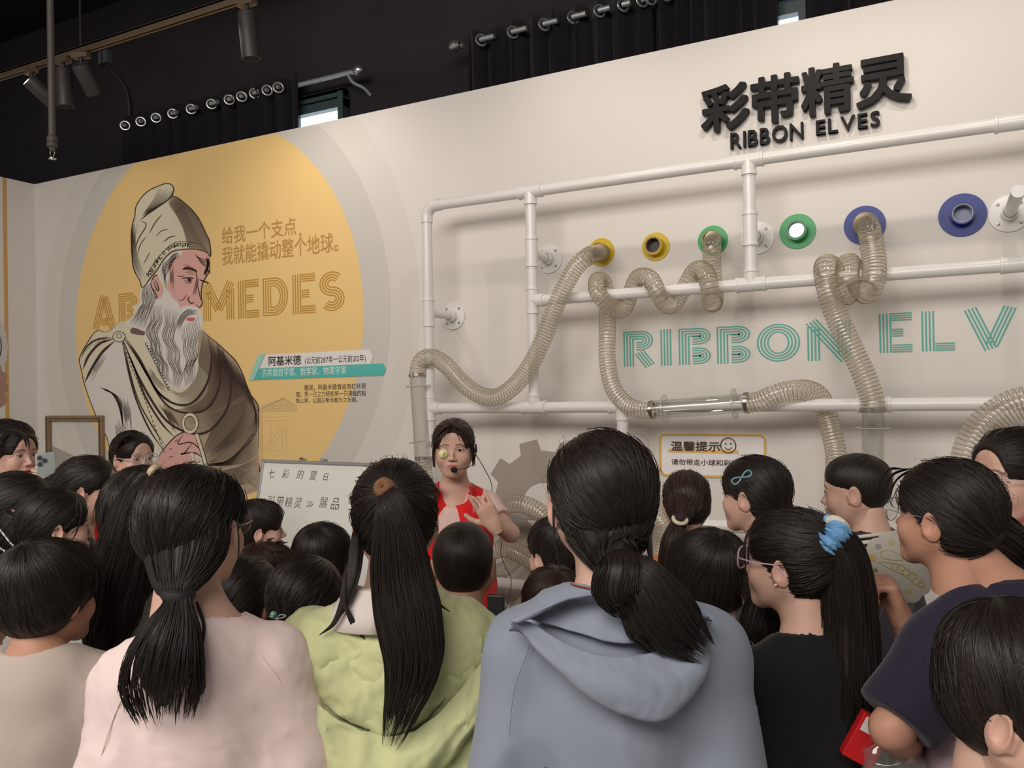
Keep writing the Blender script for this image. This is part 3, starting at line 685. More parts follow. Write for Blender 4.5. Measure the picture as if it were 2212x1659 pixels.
# ------------------------------------------------------------------ room shell
WT = WP(75, 398)[2]                       # top of the white partition walls
XL = WP(75, 398)[0]                       # corner of mural wall and left wall
CEIL = 4.75; YB = WALL+.42                # ceiling height, dark rear wall above the partition
white = mat('wall_white', (.73, .70, .66), .62, spec=.25, bump=(260, .12, .0006), noise=(1.2, .02))
dark = mat('dark_paint', (.030, .026, .031), .85, spec=.15, noise=(2.5, .25))
def struct(name, o): o.name = name; o['kind'] = 'structure'; return o
def boxo(name, lo, hi, m, parent=None, bev=0): 
    o = MB().box(lo, hi).build(name, m, parent, smooth=False)
    if bev:
        md = o.modifiers.new('bevel', 'BEVEL'); md.width = bev; md.segments = 2
    return o
floor_m = mat('floor_vinyl', (.33, .30, .27), .35, spec=.4, noise=(1.5, .08))
struct('floor', boxo('floor', (-8.0, -3.5, -.10), (4.0, YB+.2, 0), floor_m))
struct('wall_back', boxo('wall_back', (XL, WALL, 0), (3.2, WALL+.12, WT), white))
struct('wall_left', boxo('wall_left', (XL-.12, -3.2, 0), (XL, WALL+.12, WT), white))
struct('wall_rear', boxo('wall_rear', (XL-2.0, YB, 0), (3.4, YB+.12, CEIL), dark))
struct('wall_far_left', boxo('wall_far_left', (XL-1.6, -3.2, 0), (XL-1.48, YB, CEIL), dark))
struct('ceiling', boxo('ceiling', (-8.0, -3.5, CEIL), (4.0, YB+.2, CEIL+.10), dark))
# ceiling beam running towards the rear wall
beam_m = mat('beam_paint', (.10, .097, .115), .8, spec=.2)
bx0 = ZP(745, 28, CEIL-.42)[0]; bx1 = ZP(828, 25, CEIL-.42)[0]
struct('trim_1', boxo('trim_1', (bx0, -3.0, CEIL-.42), (bx1, YB, CEIL), beam_m, bev=.01))

# ------------------------------------------------------------------ rear windows, curtains and rods
day = mat('daylight_glass', (.80, .92, 1.0), .1, emit=2.2)
frm = mat('window_frame', (.045, .075, .075), .4)
def window(n, pa, pb, ptop):
    a = WP(*pa, YB-.02); b = WP(*pb, YB-.02); zt = WP(*ptop, YB-.02)[2]; z0 = WT-.35; x0, x1 = a[0], b[0]
    e = empty('window_%d' % n, (x0, YB-.02, z0)); e['kind'] = 'structure'; zm = max(a[2], b[2])
    f = MB()
    f.box((-.03, -.04, 0), (x1-x0+.04, .0, .04)); f.box((-.03, -.05, zm-z0-.02), (x1-x0+.04, .01, zm-z0+.035)); f.box((-.03, -.05, zm-z0+.075), (x1-x0+.04, .0, zm-z0+.10))
    f.box((-.03, -.05, zt-z0-.03), (x1-x0+.04, .0, zt-z0+.02)); f.box((-.05, -.06, 0), (-.01, .01, zt-z0)); f.box((x1-x0, -.06, 0), (x1-x0+.04, .01, zt-z0))
    f.build('window_frame', frm, e, smooth=False)
    MB().box((-.03, .002, .04), (x1-x0+.02, .008, zm-z0-.02)).build('pane', day, e, smooth=False)
    MB().box((-.03, .002, zm-z0+.03), (x1-x0+.02, .008, zt-z0)).build('pane', mat('tinted_pane', (.05, .075, .09), .1, emit=.25), e, smooth=False)
    return e
cloth_d = mat('curtain_cloth', (.016, .014, .019), .85, spec=.1, sheen=.08, bump=(180, .3, .001))
chrome = mat('brushed_steel', (.62, .63, .64), .3, metal=.9)
rodm = mat('rod_silver', (.50, .54, .55), .35, metal=.6)
YR = YB-.13
def curtain(px0, px1, nwave, z_rod, label, grommets, z1, z0=None):
    """px0, px1 are world x; grommets are world x positions of the eyelets"""
    e = empty('curtain', (px0, YR, 0), 0, label, 'curtain', 'blackout curtains'); z0 = z0 or WT-.5
    xs = np.linspace(0, px1-px0, nwave*14); zs_ = np.linspace(z0, z1, 9)
    r = np.random.default_rng(int(abs(px0)*100)); ph = np.cumsum(r.uniform(.75, 1.25, len(xs)))/14*2*math.pi
    G = np.array([[(x+.012*math.sin(p*2+.5), .045*math.sin(p)*(1-.25*(z1-z))+.008*math.sin(p*2.3+z*3), z) for x, p in zip(xs, ph)] for z in zs_])
    mb = MB(); mb.grid(G); o = mb.build('cloth', cloth_d, e); md = o.modifiers.new('solid', 'SOLIDIFY'); md.thickness = .003
    for gx, gw in grommets:
        x = gx-px0; b = MB(); ring(b, (x, -.045, z_rod), (.75, -.66, 0), .031, .0065, sq=.5); b.build('eyelet', chrome, e)
        b = MB(); b.tube([(x-.004, -.052, z_rod), (x+gw, -.052, z_rod)], .0150, 14); b.build('rod_gap', rodm, e)
    return e
wz = lambda x, y: WP(x, y, YR)
zr1 = wz(700, 172)[2]
g1 = [(wz(x, 0)[0], w_) for x, w_ in [(278, .008), (312, .02), (345, .03), (381, .05), (421, .06), (465, .065), (503, .03), (530, .022), (558, .03), (585, .006), (609, .012)]]
curtain(g1[0][0]-.12, wz(648, 0)[0], 11, zr1, 'black eyelet curtain on the shorter rod above the yellow mural', g1, zr1+.075)
rod = empty('curtain_rod', (g1[0][0]-.1, YR-.01, zr1), 0, 'silver curtain rod with ball finial above the yellow mural', 'curtain rod', 'silver curtain rods')
xr = wz(765, 155)[0]-rod.location[0]
MB().tube([(wz(640, 0)[0]-rod.location[0], 0, 0), (xr, 0, 0)], .0150, 16).build('pole', rodm, rod)
b = MB(); b.lathe([(0, 0), (.020, .004), (.020, .02), (.026, .026), (.032, .045), (.030, .065), (.018, .082), (0, .088)], (xr-.01, 0, 0), (1, 0, 0)); b.build('finial', chrome, rod)
b = MB(); b.tube(crom([(xr-.04, 0, -.012), (xr-.03, .04, -.05), (xr+.01, .09, -.075), (xr+.03, .135, -.11)]), .011, 10); b.build('bracket', rodm, rod)
window(1, (652, 249), (742, 232), (738, 204))
zr2 = wz(1005, 103)[2]
g2 = [(wz(x, 0)[0], w_) for x, w_ in [(1047, .085), (1115, .088), (1183, .08), (1245, .075), (1302, .06), (1353, .04), (1394, .015), (1413, .01), (1446, .075), (1500, .02)]]
curtain(g2[0][0]-.13, wz(1405, 0)[0], 9, zr2, 'black eyelet curtain on the longer rod, left panel above the white wall', g2[:6], zr2+.075)
curtain(wz(1412, 0)[0], wz(1684, 0)[0], 8, zr2, 'black eyelet curtain on the longer rod, right panel beside the window gap', g2[6:], zr2+.075)
curtain(wz(1735, 0)[0], wz(2230, 0)[0], 12, zr2, 'black curtain panel right of the narrow window gap, above the wall lettering', [], zr2+.075)
rod2 = empty('curtain_rod', (g2[0][0]-.16, YR-.01, zr2), 0, 'silver curtain rod whose round finial shows left of the long curtain', 'curtain rod', 'silver curtain rods')
b = MB(); b.lathe([(0, -.05), (.028, -.035), (.034, -.012), (.028, .008), (.018, .014), (.018, .03)], (-.0, -.045, 0), (1, -.2, 0)); b.build('finial', chrome, rod2)
MB().tube([(0, -.02, 0), (.03, -.02, 0)], .015, 14).build('pole', rodm, rod2)
window(2, (1688, 34), (1728, 27), (1700, -14))

# ------------------------------------------------------------------ track, spot lamps, sprinkler
ZT = 3.62
pt = ZP(300, 76, ZT); YT = pt[1]
blackm = mat('black_metal', (.03, .028, .028), .45, metal=.3); trackm = mat('track_metal', (.20, .15, .11), .4, metal=.6)
tx0 = ZP(0, 165, ZT)[0]-.3; tx1 = ZP(600, -10, ZT)[0]+2.6
tr = empty('lighting_track', (tx0, YT, ZT), 0, 'long bronze lighting track under the dark ceiling', 'lighting track')
b = MB(); b.box((0, -.018, 0), (tx1-tx0, -.006, .034)); b.box((0, .006, 0), (tx1-tx0, .018, .034)); b.box((0, -.018, .024), (tx1-tx0, .018, .036)); b.build('rail', trackm, tr, smooth=False)
for i in range(3): MB().tube([(1+i*2.2, 0, .03), (1+i*2.2, 0, CEIL-ZT)], .006, 8).build('hanger', blackm, tr)
def spot_lamp(px, py, ang, lab, tilt, L=.20, r=.045):
    x = ZP(px, py, ZT)[0]; e = empty('spot_lamp', (x, YT, ZT), ang, lab, 'spotlight', 'spotlights on the track')
    MB().box((-.05, -.02, -.025), (.05, .02, .002)).build('adapter', trackm, e, smooth=False)
    MB().tube([(0, 0, -.02), (0, 0, -.075)], .011, 10).build('stem', blackm, e)
    d = np.array((0, math.sin(tilt), -math.cos(tilt))); c = np.array((0, 0, -.075))
    b = MB(); b.lathe([(0, -.02), (r*.9, -.02), (r, -.01), (r, L), (r*.9, L), (r*.86, L-.03), (0, L-.035)], c, d, 24); b.build('housing', mat('lamp_housing', (.045, .040, .040), .5, metal=.2), e)
    b = MB(); b.lathe([(r*.62, L-.034), (0, L-.030)], c, d, 24); b.build('lens', mat('lamp_lens', (.75, .72, .62), .3, emit=1.6), e)
    return e
spot_lamp(545, 8, 0, 'dark cylinder spotlight hanging alone at the right of the track', .12, .20)
spot_lamp(172, 115, .3, 'tilted dark cylinder spotlight, third from the left on the track', .75, .15)
spot_lamp(128, 125, 0, 'dark cylinder spotlight hanging straight down beside the sprinkler pipe', .05, .19)
spot_lamp(62, 148, -.2, 'tilted dark spotlight nearest the left edge of the picture', .95, .14)
e = empty('sprinkler_pipe', (DP(113, 340, 4.1)[0], DP(113, 340, 4.1)[1], 0), 0, 'thin sprinkler pipe dropping from the dark ceiling at the upper left', 'sprinkler')
zb = DP(113, 340, 4.1)[2]; zp = DP(113, 305, 4.1)[2]
gal = mat('galvanised', (.085, .075, .065), .6, metal=.2)
MB().tube([(0, 0, zp), (0, 0, CEIL)], .0165, 14).build('pipe', gal, e)
b = MB(); b.lathe([(.018, zp+.03), (.024, zp+.02), (.024, zp), (.020, zp-.004), (.025, zp-.012), (.025, zp-.026), (.014, zp-.034), (.012, zp-.045), (0, zp-.045)], (0, 0, 0), (0, 0, 1)); b.build('collar', gal, e)
b = MB(); b.tube(crom([(-.010, 0, zp-.04), (-.017, 0, zp-.06), (-.004, 0, zp-.083)]), .0025, 6); b.tube(crom([(.010, 0, zp-.04), (.017, 0, zp-.06), (.004, 0, zp-.083)]), .0025, 6); b.lathe([(0, zp-.084), (.018, zp-.086), (.018, zp-.089), (0, zp-.089)]); b.build('sprinkler_head', chrome, e)
e = empty('junction_box', tuple(WP(228, 125, YB-.02)), 0, 'pale square junction box under the ceiling behind the track', 'junction box')
boxo('box', (-.05, -.03, -.05), (.05, .02, .05), mat('box_grey', (.10, .10, .11), .6), e, bev=.004); MB().box((-.002, -.035, -.06), (.002, -.03, .06)).build('seam', blackm, e)
e = empty('conduit', (0, 0, 0), 0, 'thin black conduit curving down the dark rear wall', 'conduit')
MB().tube(crom([WP(230, 140, YB-.03), WP(262, 175, YB-.03), WP(278, 215, YB-.03), WP(280, 300, YB-.03)]), .010, 8).build('tube', mat('conduit_black', (.04, .037, .036), .6), e)

# ------------------------------------------------------------------ lettering and flat print
_G = {}
def glyph(ch, off=0.0, ext=0.0):
    key = (ch, off, ext)
    if key not in _G and off > 0:              # heavier weight: the glyph repeated a hair's breadth apart
        V0, T0 = glyph(ch, 0.0, ext); n0 = len(V0); sh = [(0, 0), (1, 1), (-1, -1), (1, -1), (-1, 1)]
        if off > .015: sh += [(1.1, 0), (-1.1, 0), (0, 1.1), (0, -1.1)]
        _G[key] = (np.vstack([V0+np.array((a*off*.85, b*off*.85, i*.0012)) for i, (a, b) in enumerate(sh)]), np.vstack([T0+i*n0 for i in range(len(sh))])) if n0 else (V0, T0)
    elif key not in _G:
        c = bpy.data.curves.new('g', 'FONT'); c.body = ch; c.offset = off; c.extrude = ext; c.resolution_u = 3
        o = bpy.data.objects.new('g', c); COL.objects.link(o); me = o.to_mesh()
        V = np.array([v.co[:] for v in me.vertices]).reshape(-1, 3); me.calc_loop_triangles(); T = np.array([t.vertices[:] for t in me.loop_triangles]).reshape(-1, 3)
        o.to_mesh_clear(); bpy.data.objects.remove(o); bpy.data.curves.remove(c); _G[key] = (V, T)
    return _G[key]
def adv(ch):
    if ord(ch) > 0x2E00 and ch not in '…': return 1.0
    if ch == ' ': return .5
    V, T = glyph(ch); return (V[:, 0].max()-V[:, 0].min())+.14 if len(V) else .3
def text_line(name, s, pl, pr, ptop, m, parent=None, Y=WALL-.002, off=0.0, ext=0.0, split=False, slant=0.0, wob_=0.0, gaps=None):
    """one line of writing on the plane y = Y between two photographed baseline points, ptop = pixel on its top line"""
    a, b, t = WP(*pl, Y), WP(*pr, Y), WP(*ptop, Y); z0 = (a[2]+b[2])/2; A = [adv(c) for c in s]; tot = sum(A); sx = (b[0]-a[0])/tot
    cjk = any(ord(c) > 0x2E00 for c in s); hs = (t[2]-z0)/(.95 if cjk else .70); x = 0; mb = MB(); outs = []; r = np.random.default_rng(len(s))
    for c, w_ in zip(s, A):
        if c != ' ':
            V, T = glyph(c, off, ext/abs(hs) if ext else 0.0); V = V.copy()
            vx = V[:, 0] if (ord(c) > 0x2E00) else V[:, 0]-V[:, 0].min()+.07; vz = V[:, 1]+(.10 if cjk else 0)
            X = (x+vx+slant*vz)*sx; Z = vz*hs+(r.normal()*wob_*hs if wob_ else 0)
            P = np.stack([a[0]+X, np.full(len(V), Y)-V[:, 2]*hs, z0+Z], 1)
            if split:
                cc = P.mean(0); o = link('letter', mesh_np('letter', P-cc*0, None, T, smooth=False), parent, m); outs.append(o)
            else: mb.add(P, None, T)
        x += w_
    return outs if split else mb.build(name, m, parent, smooth=False)
from mathutils.geometry import tessellate_polygon
def flat_poly(mb, P2, off, Y=WALL):
    """P2 pixel outline -> polygon lying on the wall, raised by off"""
    P = np.array([WP(x, y, Y-off) for x, y in P2]); T = tessellate_polygon([[Vector((p[0], p[2], 0)) for p in P]])
    T = np.array(T)
    n = np.cross(P[T[:, 1]]-P[T[:, 0]], P[T[:, 2]]-P[T[:, 0]]); f = n[:, 1] > 0; T[f] = T[f][:, ::-1]
    return mb.add(P, None, T)
def smooth_out(P, n=5): 
    P = np.asarray(P, float); Q = np.vstack([P[-1], P, P[0], P[1]]); out = []
    for i in range(1, len(Q)-2):
        for t in np.linspace(0, 1, n, endpoint=False):
            a, b, c, d = Q[i-1:i+3]; out.append(.5*((2*b)+(c-a)*t+(2*a-5*b+4*c-d)*t*t+(3*b-a-3*c+d)*t**3))
    return np.array(out)
def stroke(mb, P2, w, off=.003, taper=True, n=5, Y=WALL, w1=None):
    """an inked line through pixel points; w is its width in pixels"""
    Q = crom(P2, n) if n else np.asarray(P2, float); d = np.gradient(Q, axis=0); d /= np.linalg.norm(d, axis=1)[:, None]+1e-9
    nn = np.stack([-d[:, 1], d[:, 0]], 1); t = np.linspace(0, 1, len(Q))
    ww = (w if w1 is None else w+(w1-w)*t)*(np.minimum(1, .15+4*np.minimum(t, 1-t)) if taper else 1)*np.ones(len(Q))/2
    L = Q+nn*ww[:, None]; R = Q-nn*ww[:, None]
    V = np.array([WP(x, y, Y-off) for pr in zip(L, R) for x, y in pr]); i = np.arange(len(Q)-1)*2
    return mb.add(V, np.stack([i, i+1, i+3, i+2], 1))
def print_mat(name, col, rough=.55): return mat(name, col, rough, spec=.3)
# ------------------------------------------------------------------ the printed mural on the wall
mural = empty('wall_mural', tuple(WP(480, 650)), 0, 'large printed mural of a bearded man in a tall cap on a yellow disc', 'mural')
mural.location = (0, 0, 0)
MC = np.array([-1.0653*WALL, 0, CZ+.1481*WALL])
# circle fitted through photographed edge points
def fit_circle(pts):
    q = np.array([WP(*p)[[0, 2]] for p in pts]); A = np.c_[2*q, np.ones(len(q))]; s_ = np.linalg.lstsq(A, (q**2).sum(1), rcond=None)[0]
    return s_[0], s_[1], math.sqrt(s_[2]+s_[0]**2+s_[1]**2)
cx_, cz_, cr_ = fit_circle([(598, 290), (660, 340), (730, 430), (785, 620), (770, 800), (700, 985), (168, 680), (205, 480), (300, 345), (190, 530)])
def disc(name, r, off, m, inner=0):
    th = np.linspace(0, 2*math.pi, 129); zt = WT-.002; P = np.stack([cx_+r*np.cos(th), np.full(129, WALL-off), np.minimum(cz_+r*np.sin(th), zt)], 1)
    P[:, 0] = np.maximum(P[:, 0], XL+.001)
    mb = MB()
    if inner:
        I = np.stack([cx_+inner*np.cos(th), np.full(129, WALL-off), np.minimum(cz_+inner*np.sin(th), zt)], 1); I[:, 0] = np.maximum(I[:, 0], XL+.001)
        mb.add(np.vstack([P, I]), [(i+1, i, i+129, i+130) for i in range(128)])
    else: mb.add(np.vstack([P, [[cx_, WALL-off, cz_]]]), None, [(i+1, i, 129) for i in range(128)])
    return mb.build(name, m, mural, smooth=False)
disc('outer_ring', cr_*1.30, .0006, print_mat('ring_pale', (.69, .66, .615)), cr_*1.15)
disc('inner_ring', cr_*1.15, .0007, print_mat('ring_grey', (.61, .59, .545)), cr_*1.0)
disc('yellow_disc', cr_, .0009, mat('disc_yellow', (.86, .61, .255), .5, spec=.35, bump=(200, .15, .0006)))
A = lambda L: [(160+x/4.879, 380+y/4.879) for x, y in L]
B = lambda L: [(160+x/4.1475, 660+y/4.1475) for x, y in L]
ink = print_mat('print_ink', (.045, .024, .020)); inkp = print_mat('print_ink_plum', (.20, .11, .115))
cream = print_mat('print_cream', (.72, .67, .50)); wht = print_mat('print_white', (.74, .71, .66)); pink = print_mat('print_pink', (.74, .42, .37)); taupe = print_mat('print_taupe', (.42, .33, .235))
def ppoly(name, P, off, m, sm=4):
    mb = MB(); flat_poly(mb, smooth_out(P, sm) if sm else P, off); return mb.build(name, m, mural, smooth=False)
# striped block lettering: every letter is four parallel lines
def off_poly(P, o):
    P = np.asarray(P, float); closed = np.allclose(P[0], P[-1]); n = len(P); out = []
    for i in range(n):
        a = P[i-1] if i > 0 else (P[-2] if closed else None); c = P[i+1] if i < n-1 else (P[1] if closed else None); p = P[i]
        d1 = (p-a)/(np.linalg.norm(p-a)+1e-9) if a is not None else None; d2 = (c-p)/(np.linalg.norm(c-p)+1e-9) if c is not None else None
        if d1 is None: d1 = d2
        if d2 is None: d2 = d1
        n1 = np.array((-d1[1], d1[0])); n2 = np.array((-d2[1], d2[0])); m_ = n1+n2; m_ /= np.linalg.norm(m_)+1e-9; out.append(p+m_*o/max(.35, m_@n1))
    return np.array(out)
def arc(cx, cy, rx, ry, a0, a1, n=14): return [(cx+rx*math.cos(t), cy+ry*math.sin(t)) for t in np.radians(np.linspace(a0, a1, n))]
def letter_paths(ch, g):
    """centre lines in a unit box (height 1); g = half band"""
    if ch == 'I': return .30, [[(.15, 0), (.15, 1)]]
    if ch == 'E': return .62, [[(g, 0), (g, 1)], [(2*g, 1-g*.8), (.62, 1-g*.8)], [(2*g, .5), (.46, .5)], [(2*g, g*.8), (.62, g*.8)]]
    if ch == 'L': return .60, [[(g, 0), (g, 1)], [(2*g, g*.8), (.60, g*.8)]]
    if ch == 'R': return .68, [[(g, 0), (g, 1-g)]+arc(.68-.27, .72-.0, .27-g*.0-.13, .28-g, 90, -90)+[(.30, .44+g)], [(.36, .40), (.60, 0)]]
    if ch == 'B': return .68, [[(g, 0), (g, 1-g)]+arc(.43, .765, .13, .235-g, 90, -90)+[(.30, .53+g)], [(.30, .47-g)]+arc(.43, .235, .13, .235-g, 90, -90)+[(.30, g)]]
    if ch == 'D': return .72, [[(g, g), (g, 1-g), (.34, 1-g)]+arc(.34, .5, .38-g, .5-g, 80, -80)+[(.34, g), (g, g)]]
    if ch == 'O': return .84, [arc(.42, .5, .42-g, .5-g, 0, 360, 40)]
    if ch == 'N': return .80, [[(g, 0), (g, .86)], [(g*.7, 1), (.80-g*.7, 0)], [(.80-g, 1), (.80-g, .14)]]
    if ch == 'M': return .95, [[(g, 0), (g, .82)], [(g*.8, 1), (.475, .28)], [(.95-g*.8, 1), (.475, .28)], [(.95-g, .82), (.95-g, 0)]]
    if ch == 'A': return .86, [[(g*.9, 0), (.43, 1)], [(.86-g*.9, 0), (.47, .93)], [(.34, .22), (.60, .22)]]
    if ch == 'V': return .90, [[(g*.9, 1), (.45, .0)], [(.90-g*.9, 1), (.47, .10)]]
    if ch == 'C': return .74, [arc(.42, .5, .42-g, .5-g, 50, 310, 30)]
    if ch == 'H': return .70, [[(g, 0), (g, 1)], [(.70-g, 0), (.70-g, 1)], [(2*g, .5), (.70-2*g, .5)]]
    if ch == 'S': return .66, [arc(.33, .5+(.5-g)/2, .33-g, (.5-g)/2, 40, 270, 20)[:-1]+arc(.33, .5-(.5-g)/2, .33-g, (.5-g)/2, 90, -140, 20)]
def stripe_word(word, pl, pr, ptop, m, parent, gap=.12, g=.125, off=.0012, name='striped_letter', skip=(), widths=None):
    a, b, t = WP(*pl), WP(*pr), WP(*ptop); z0 = (a[2]+b[2])/2; hh = t[2]-z0
    W_ = [letter_paths(c, g)[0]+gap if c != ' ' else .45 for c in word]; sx = (b[0]-a[0])/(sum(W_)-gap); x = 0
    eps = 0
    for i, (c, w_) in enumerate(zip(word, W_)):
        if c != ' ' and i not in skip:
            mb = MB()
            for path in letter_paths(c, g)[1]:
                nb = (-.375, -.125, .125, .375) if len(path) > 1 else ()
                for o in nb:
                    horiz = abs(path[0][1]-path[-1][1]) < 1e-6 and len(path) == 2
                    Q = off_poly(path, o*2*g*(.85 if horiz else 1)*1.05); hw = .0165
                    L = off_poly(Q, hw); R = off_poly(Q, -hw)
                    eps += 1; V = np.array([(a[0]+(x+p[0])*sx, WALL-off-(eps % 16)*.00003, z0+p[1]*hh) for pr_ in zip(L, R) for p in pr_]); k = np.arange(len(Q)-1)*2
                    mb.add(V, np.stack([k, k+1, k+3, k+2], 1))
            mb.build(name, m, parent, smooth=False)
        x += w_
stripe_word('ARCHIMEDES', (200, 712), (746, 672), (205, 640), print_mat('print_ochre', (.52, .29, .05)), mural, gap=.10)
och = print_mat('print_tan', (.52, .30, .09))
text_line('slogan', '给我一个支点', (479, 528), (641, 508), (480, 492), och, mural, off=.010, Y=WALL-.0014)
text_line('slogan', ',', (644, 508), (652, 506), (644, 490), och, mural, off=.02, Y=WALL-.0014)
text_line('slogan', '我就能撬动整个地球。', (479, 575), (750, 541), (480, 534), och, mural, off=.010, Y=WALL-.0014)
# name banner
banner = empty('name_banner', (0, 0, 0), 0, 'white and teal arrow-shaped name banner on the right of the yellow disc', 'banner')
def bpoly(name, P, off, m):
    mb = MB(); flat_poly(mb, P, off); return mb.build(name, m, banner, smooth=False)
bpoly('white_strip', [(560, 796), (573, 766), (797, 755), (806, 770), (800, 786)], .004, print_mat('banner_white', (.80, .79, .76)))
bpoly('teal_strip', [(548, 821), (560, 796), (827, 785), (834, 798), (827, 811)], .0045, print_mat('banner_teal', (.10, .50, .46)))
bpoly('side_strip', [(537, 822), (558, 766), (573, 764), (548, 821)], .0050, print_mat('banner_mint', (.36, .66, .58)))
blk = print_mat('print_black', (.03, .025, .02)); wtxt = print_mat('print_text_white', (.85, .9, .88))
text_line('name_text', '阿基米德', (579, 791), (651, 788), (579, 770), blk, banner, off=.010, Y=WALL-.0052)
text_line('dates_text', '(公元前287年一公元前212年)', (658, 787), (791, 781), (658, 771), blk, banner, off=.0, Y=WALL-.0052)
text_line('title_text', '古希腊哲学家、数学家、物理学家', (566, 815), (749, 808), (566, 797), wtxt, banner, off=.0, Y=WALL-.0056)
brn = print_mat('print_brown', (.07, .04, .025))
text_line('body_text', '据说，阿基米德曾运用杠杆原', (657, 843), (791, 841), (657, 831), brn, mural, off=.005, Y=WALL-.0016)
text_line('body_text', '理，凭一己之力轻松将一只满载的船', (639, 858), (791, 856), (639, 846), brn, mural, off=.005, Y=WALL-.0016)
text_line('body_text', '拖上岸，让国王希龙都为之折服。', (639, 871), (779, 869), (639, 860), brn, mural, off=.005, Y=WALL-.0016)

# the figure: a plain bearded man of my own drawing, in flat colour with engraved hatching
body_o = [(400, 150), (300, 235), (200, 228), (120, 330), (48, 470), (60, 560), (88, 690), (130, 820), (180, 950), (230, 1080), (300, 1200), (380, 1500), (700, 1659), (1640, 1659), (1650, 1300), (1655, 1000), (1640, 880), (1560, 770), (1520, 640), (1450, 500), (1350, 400), (1250, 310), (1130, 225), (900, 120), (560, 140)]
ppoly('cloak', B(body_o), .0018, cream)
ppoly('tunic', B([(350, 340), (240, 420), (140, 560), (95, 700), (130, 820), (180, 950), (230, 1080), (300, 1200), (420, 1500), (760, 1400), (700, 1180), (600, 950), (540, 800), (480, 560), (430, 330)]), .0021, wht)
ppoly('dark_cloak', B([(1130, 225), (1250, 310), (1350, 400), (1450, 500), (1520, 640), (1560, 770), (1640, 880), (1655, 1000), (1650, 1300), (1640, 1659), (1210, 1659), (1150, 1300), (1000, 1130), (860, 1010), (800, 880), (900, 925), (1050, 900), (1180, 800), (1200, 640), (1110, 500)]), .0021, taupe)
ppoly('cap', A([(710, 1172), (690, 1100), (640, 1010), (615, 920), (612, 800), (600, 650), (612, 520), (640, 420), (650, 330), (700, 240), (780, 160), (880, 110), (960, 82), (1020, 90), (1050, 140), (1030, 205), (1090, 230), (1180, 300), (1270, 390), (1330, 480), (1380, 590), (1420, 670), (1438, 780), (1435, 850), (1400, 805), (1330, 780), (1230, 770), (1140, 775), (1050, 790), (990, 830), (930, 900), (880, 980), (800, 1080), (740, 1160)]), .0030, cream)
ppoly('cap_shade', A([(1020, 210), (1090, 230), (1180, 300), (1270, 390), (1330, 480), (1380, 590), (1420, 670), (1438, 780), (1435, 850), (1400, 805), (1330, 780), (1230, 770), (1180, 700), (1150, 560), (1080, 420), (1000, 300)]), .0033, taupe)
ppoly('face', A([(1060, 795), (1160, 780), (1300, 790), (1410, 820), (1430, 900), (1425, 1000), (1385, 1070), (1350, 1150), (1340, 1250), (1352, 1340), (1325, 1385), (1290, 1420), (1200, 1480), (1080, 1480), (1020, 1350), (990, 1200), (1000, 950), (1020, 850)]), .0024, pink)
ppoly('neck', A([(840, 1280), (900, 1270), (1000, 1400), (1000, 1659), (600, 1659), (700, 1500), (800, 1400)]), .0024, inkp)
ppoly('hair', A([(712, 1180), (770, 1130), (815, 1100), (830, 1200), (860, 1290), (850, 1370), (790, 1470), (790, 1560), (760, 1640), (640, 1600), (560, 1590), (560, 1530), (650, 1440), (615, 1380), (700, 1330), (695, 1250)]), .0028, wht)
ppoly('side_beard', A([(985, 1200), (1040, 1290), (1090, 1330), (1110, 1400), (1060, 1500), (960, 1500), (800, 1480), (800, 1420), (850, 1330), (900, 1260), (940, 1230)]), .00265, wht)
ppoly('curls', A([(880, 1010), (940, 900), (1010, 830), (1120, 785), (1130, 830), (1040, 870), (990, 960), (1000, 1060), (975, 1150), (985, 1230), (950, 1240), (930, 1130), (890, 1080)]), .0029, wht)
ppoly('ear', A([(808, 1120), (850, 1050), (885, 1050), (900, 1120), (935, 1190), (925, 1265), (885, 1290), (850, 1220), (815, 1170)]), .0030, pink)
ppoly('beard', B([(690, 0), (720, -60), (770, -30), (850, 20), (930, 30), (1000, 0), (1090, 10), (1130, 40), (1152, 120), (1140, 220), (1110, 300), (1112, 400), (1090, 520), (1085, 640), (1010, 725), (930, 740), (840, 705), (780, 640), (740, 560), (690, 480), (650, 400), (630, 300), (640, 220), (670, 110)]), .0027, wht)
ppoly('lips', B([(1005, 120), (1040, 108), (1080, 112), (1070, 135), (1025, 140)]), .0034, print_mat('print_red', (.62, .14, .12)))
ppoly('hand', B([(730, 1400), (800, 1290), (900, 1180), (980, 1135), (1060, 1140), (1110, 1200), (1160, 1270), (1170, 1340), (1120, 1330), (1080, 1350), (1095, 1480), (900, 1470), (740, 1460)]), .0032, pink)
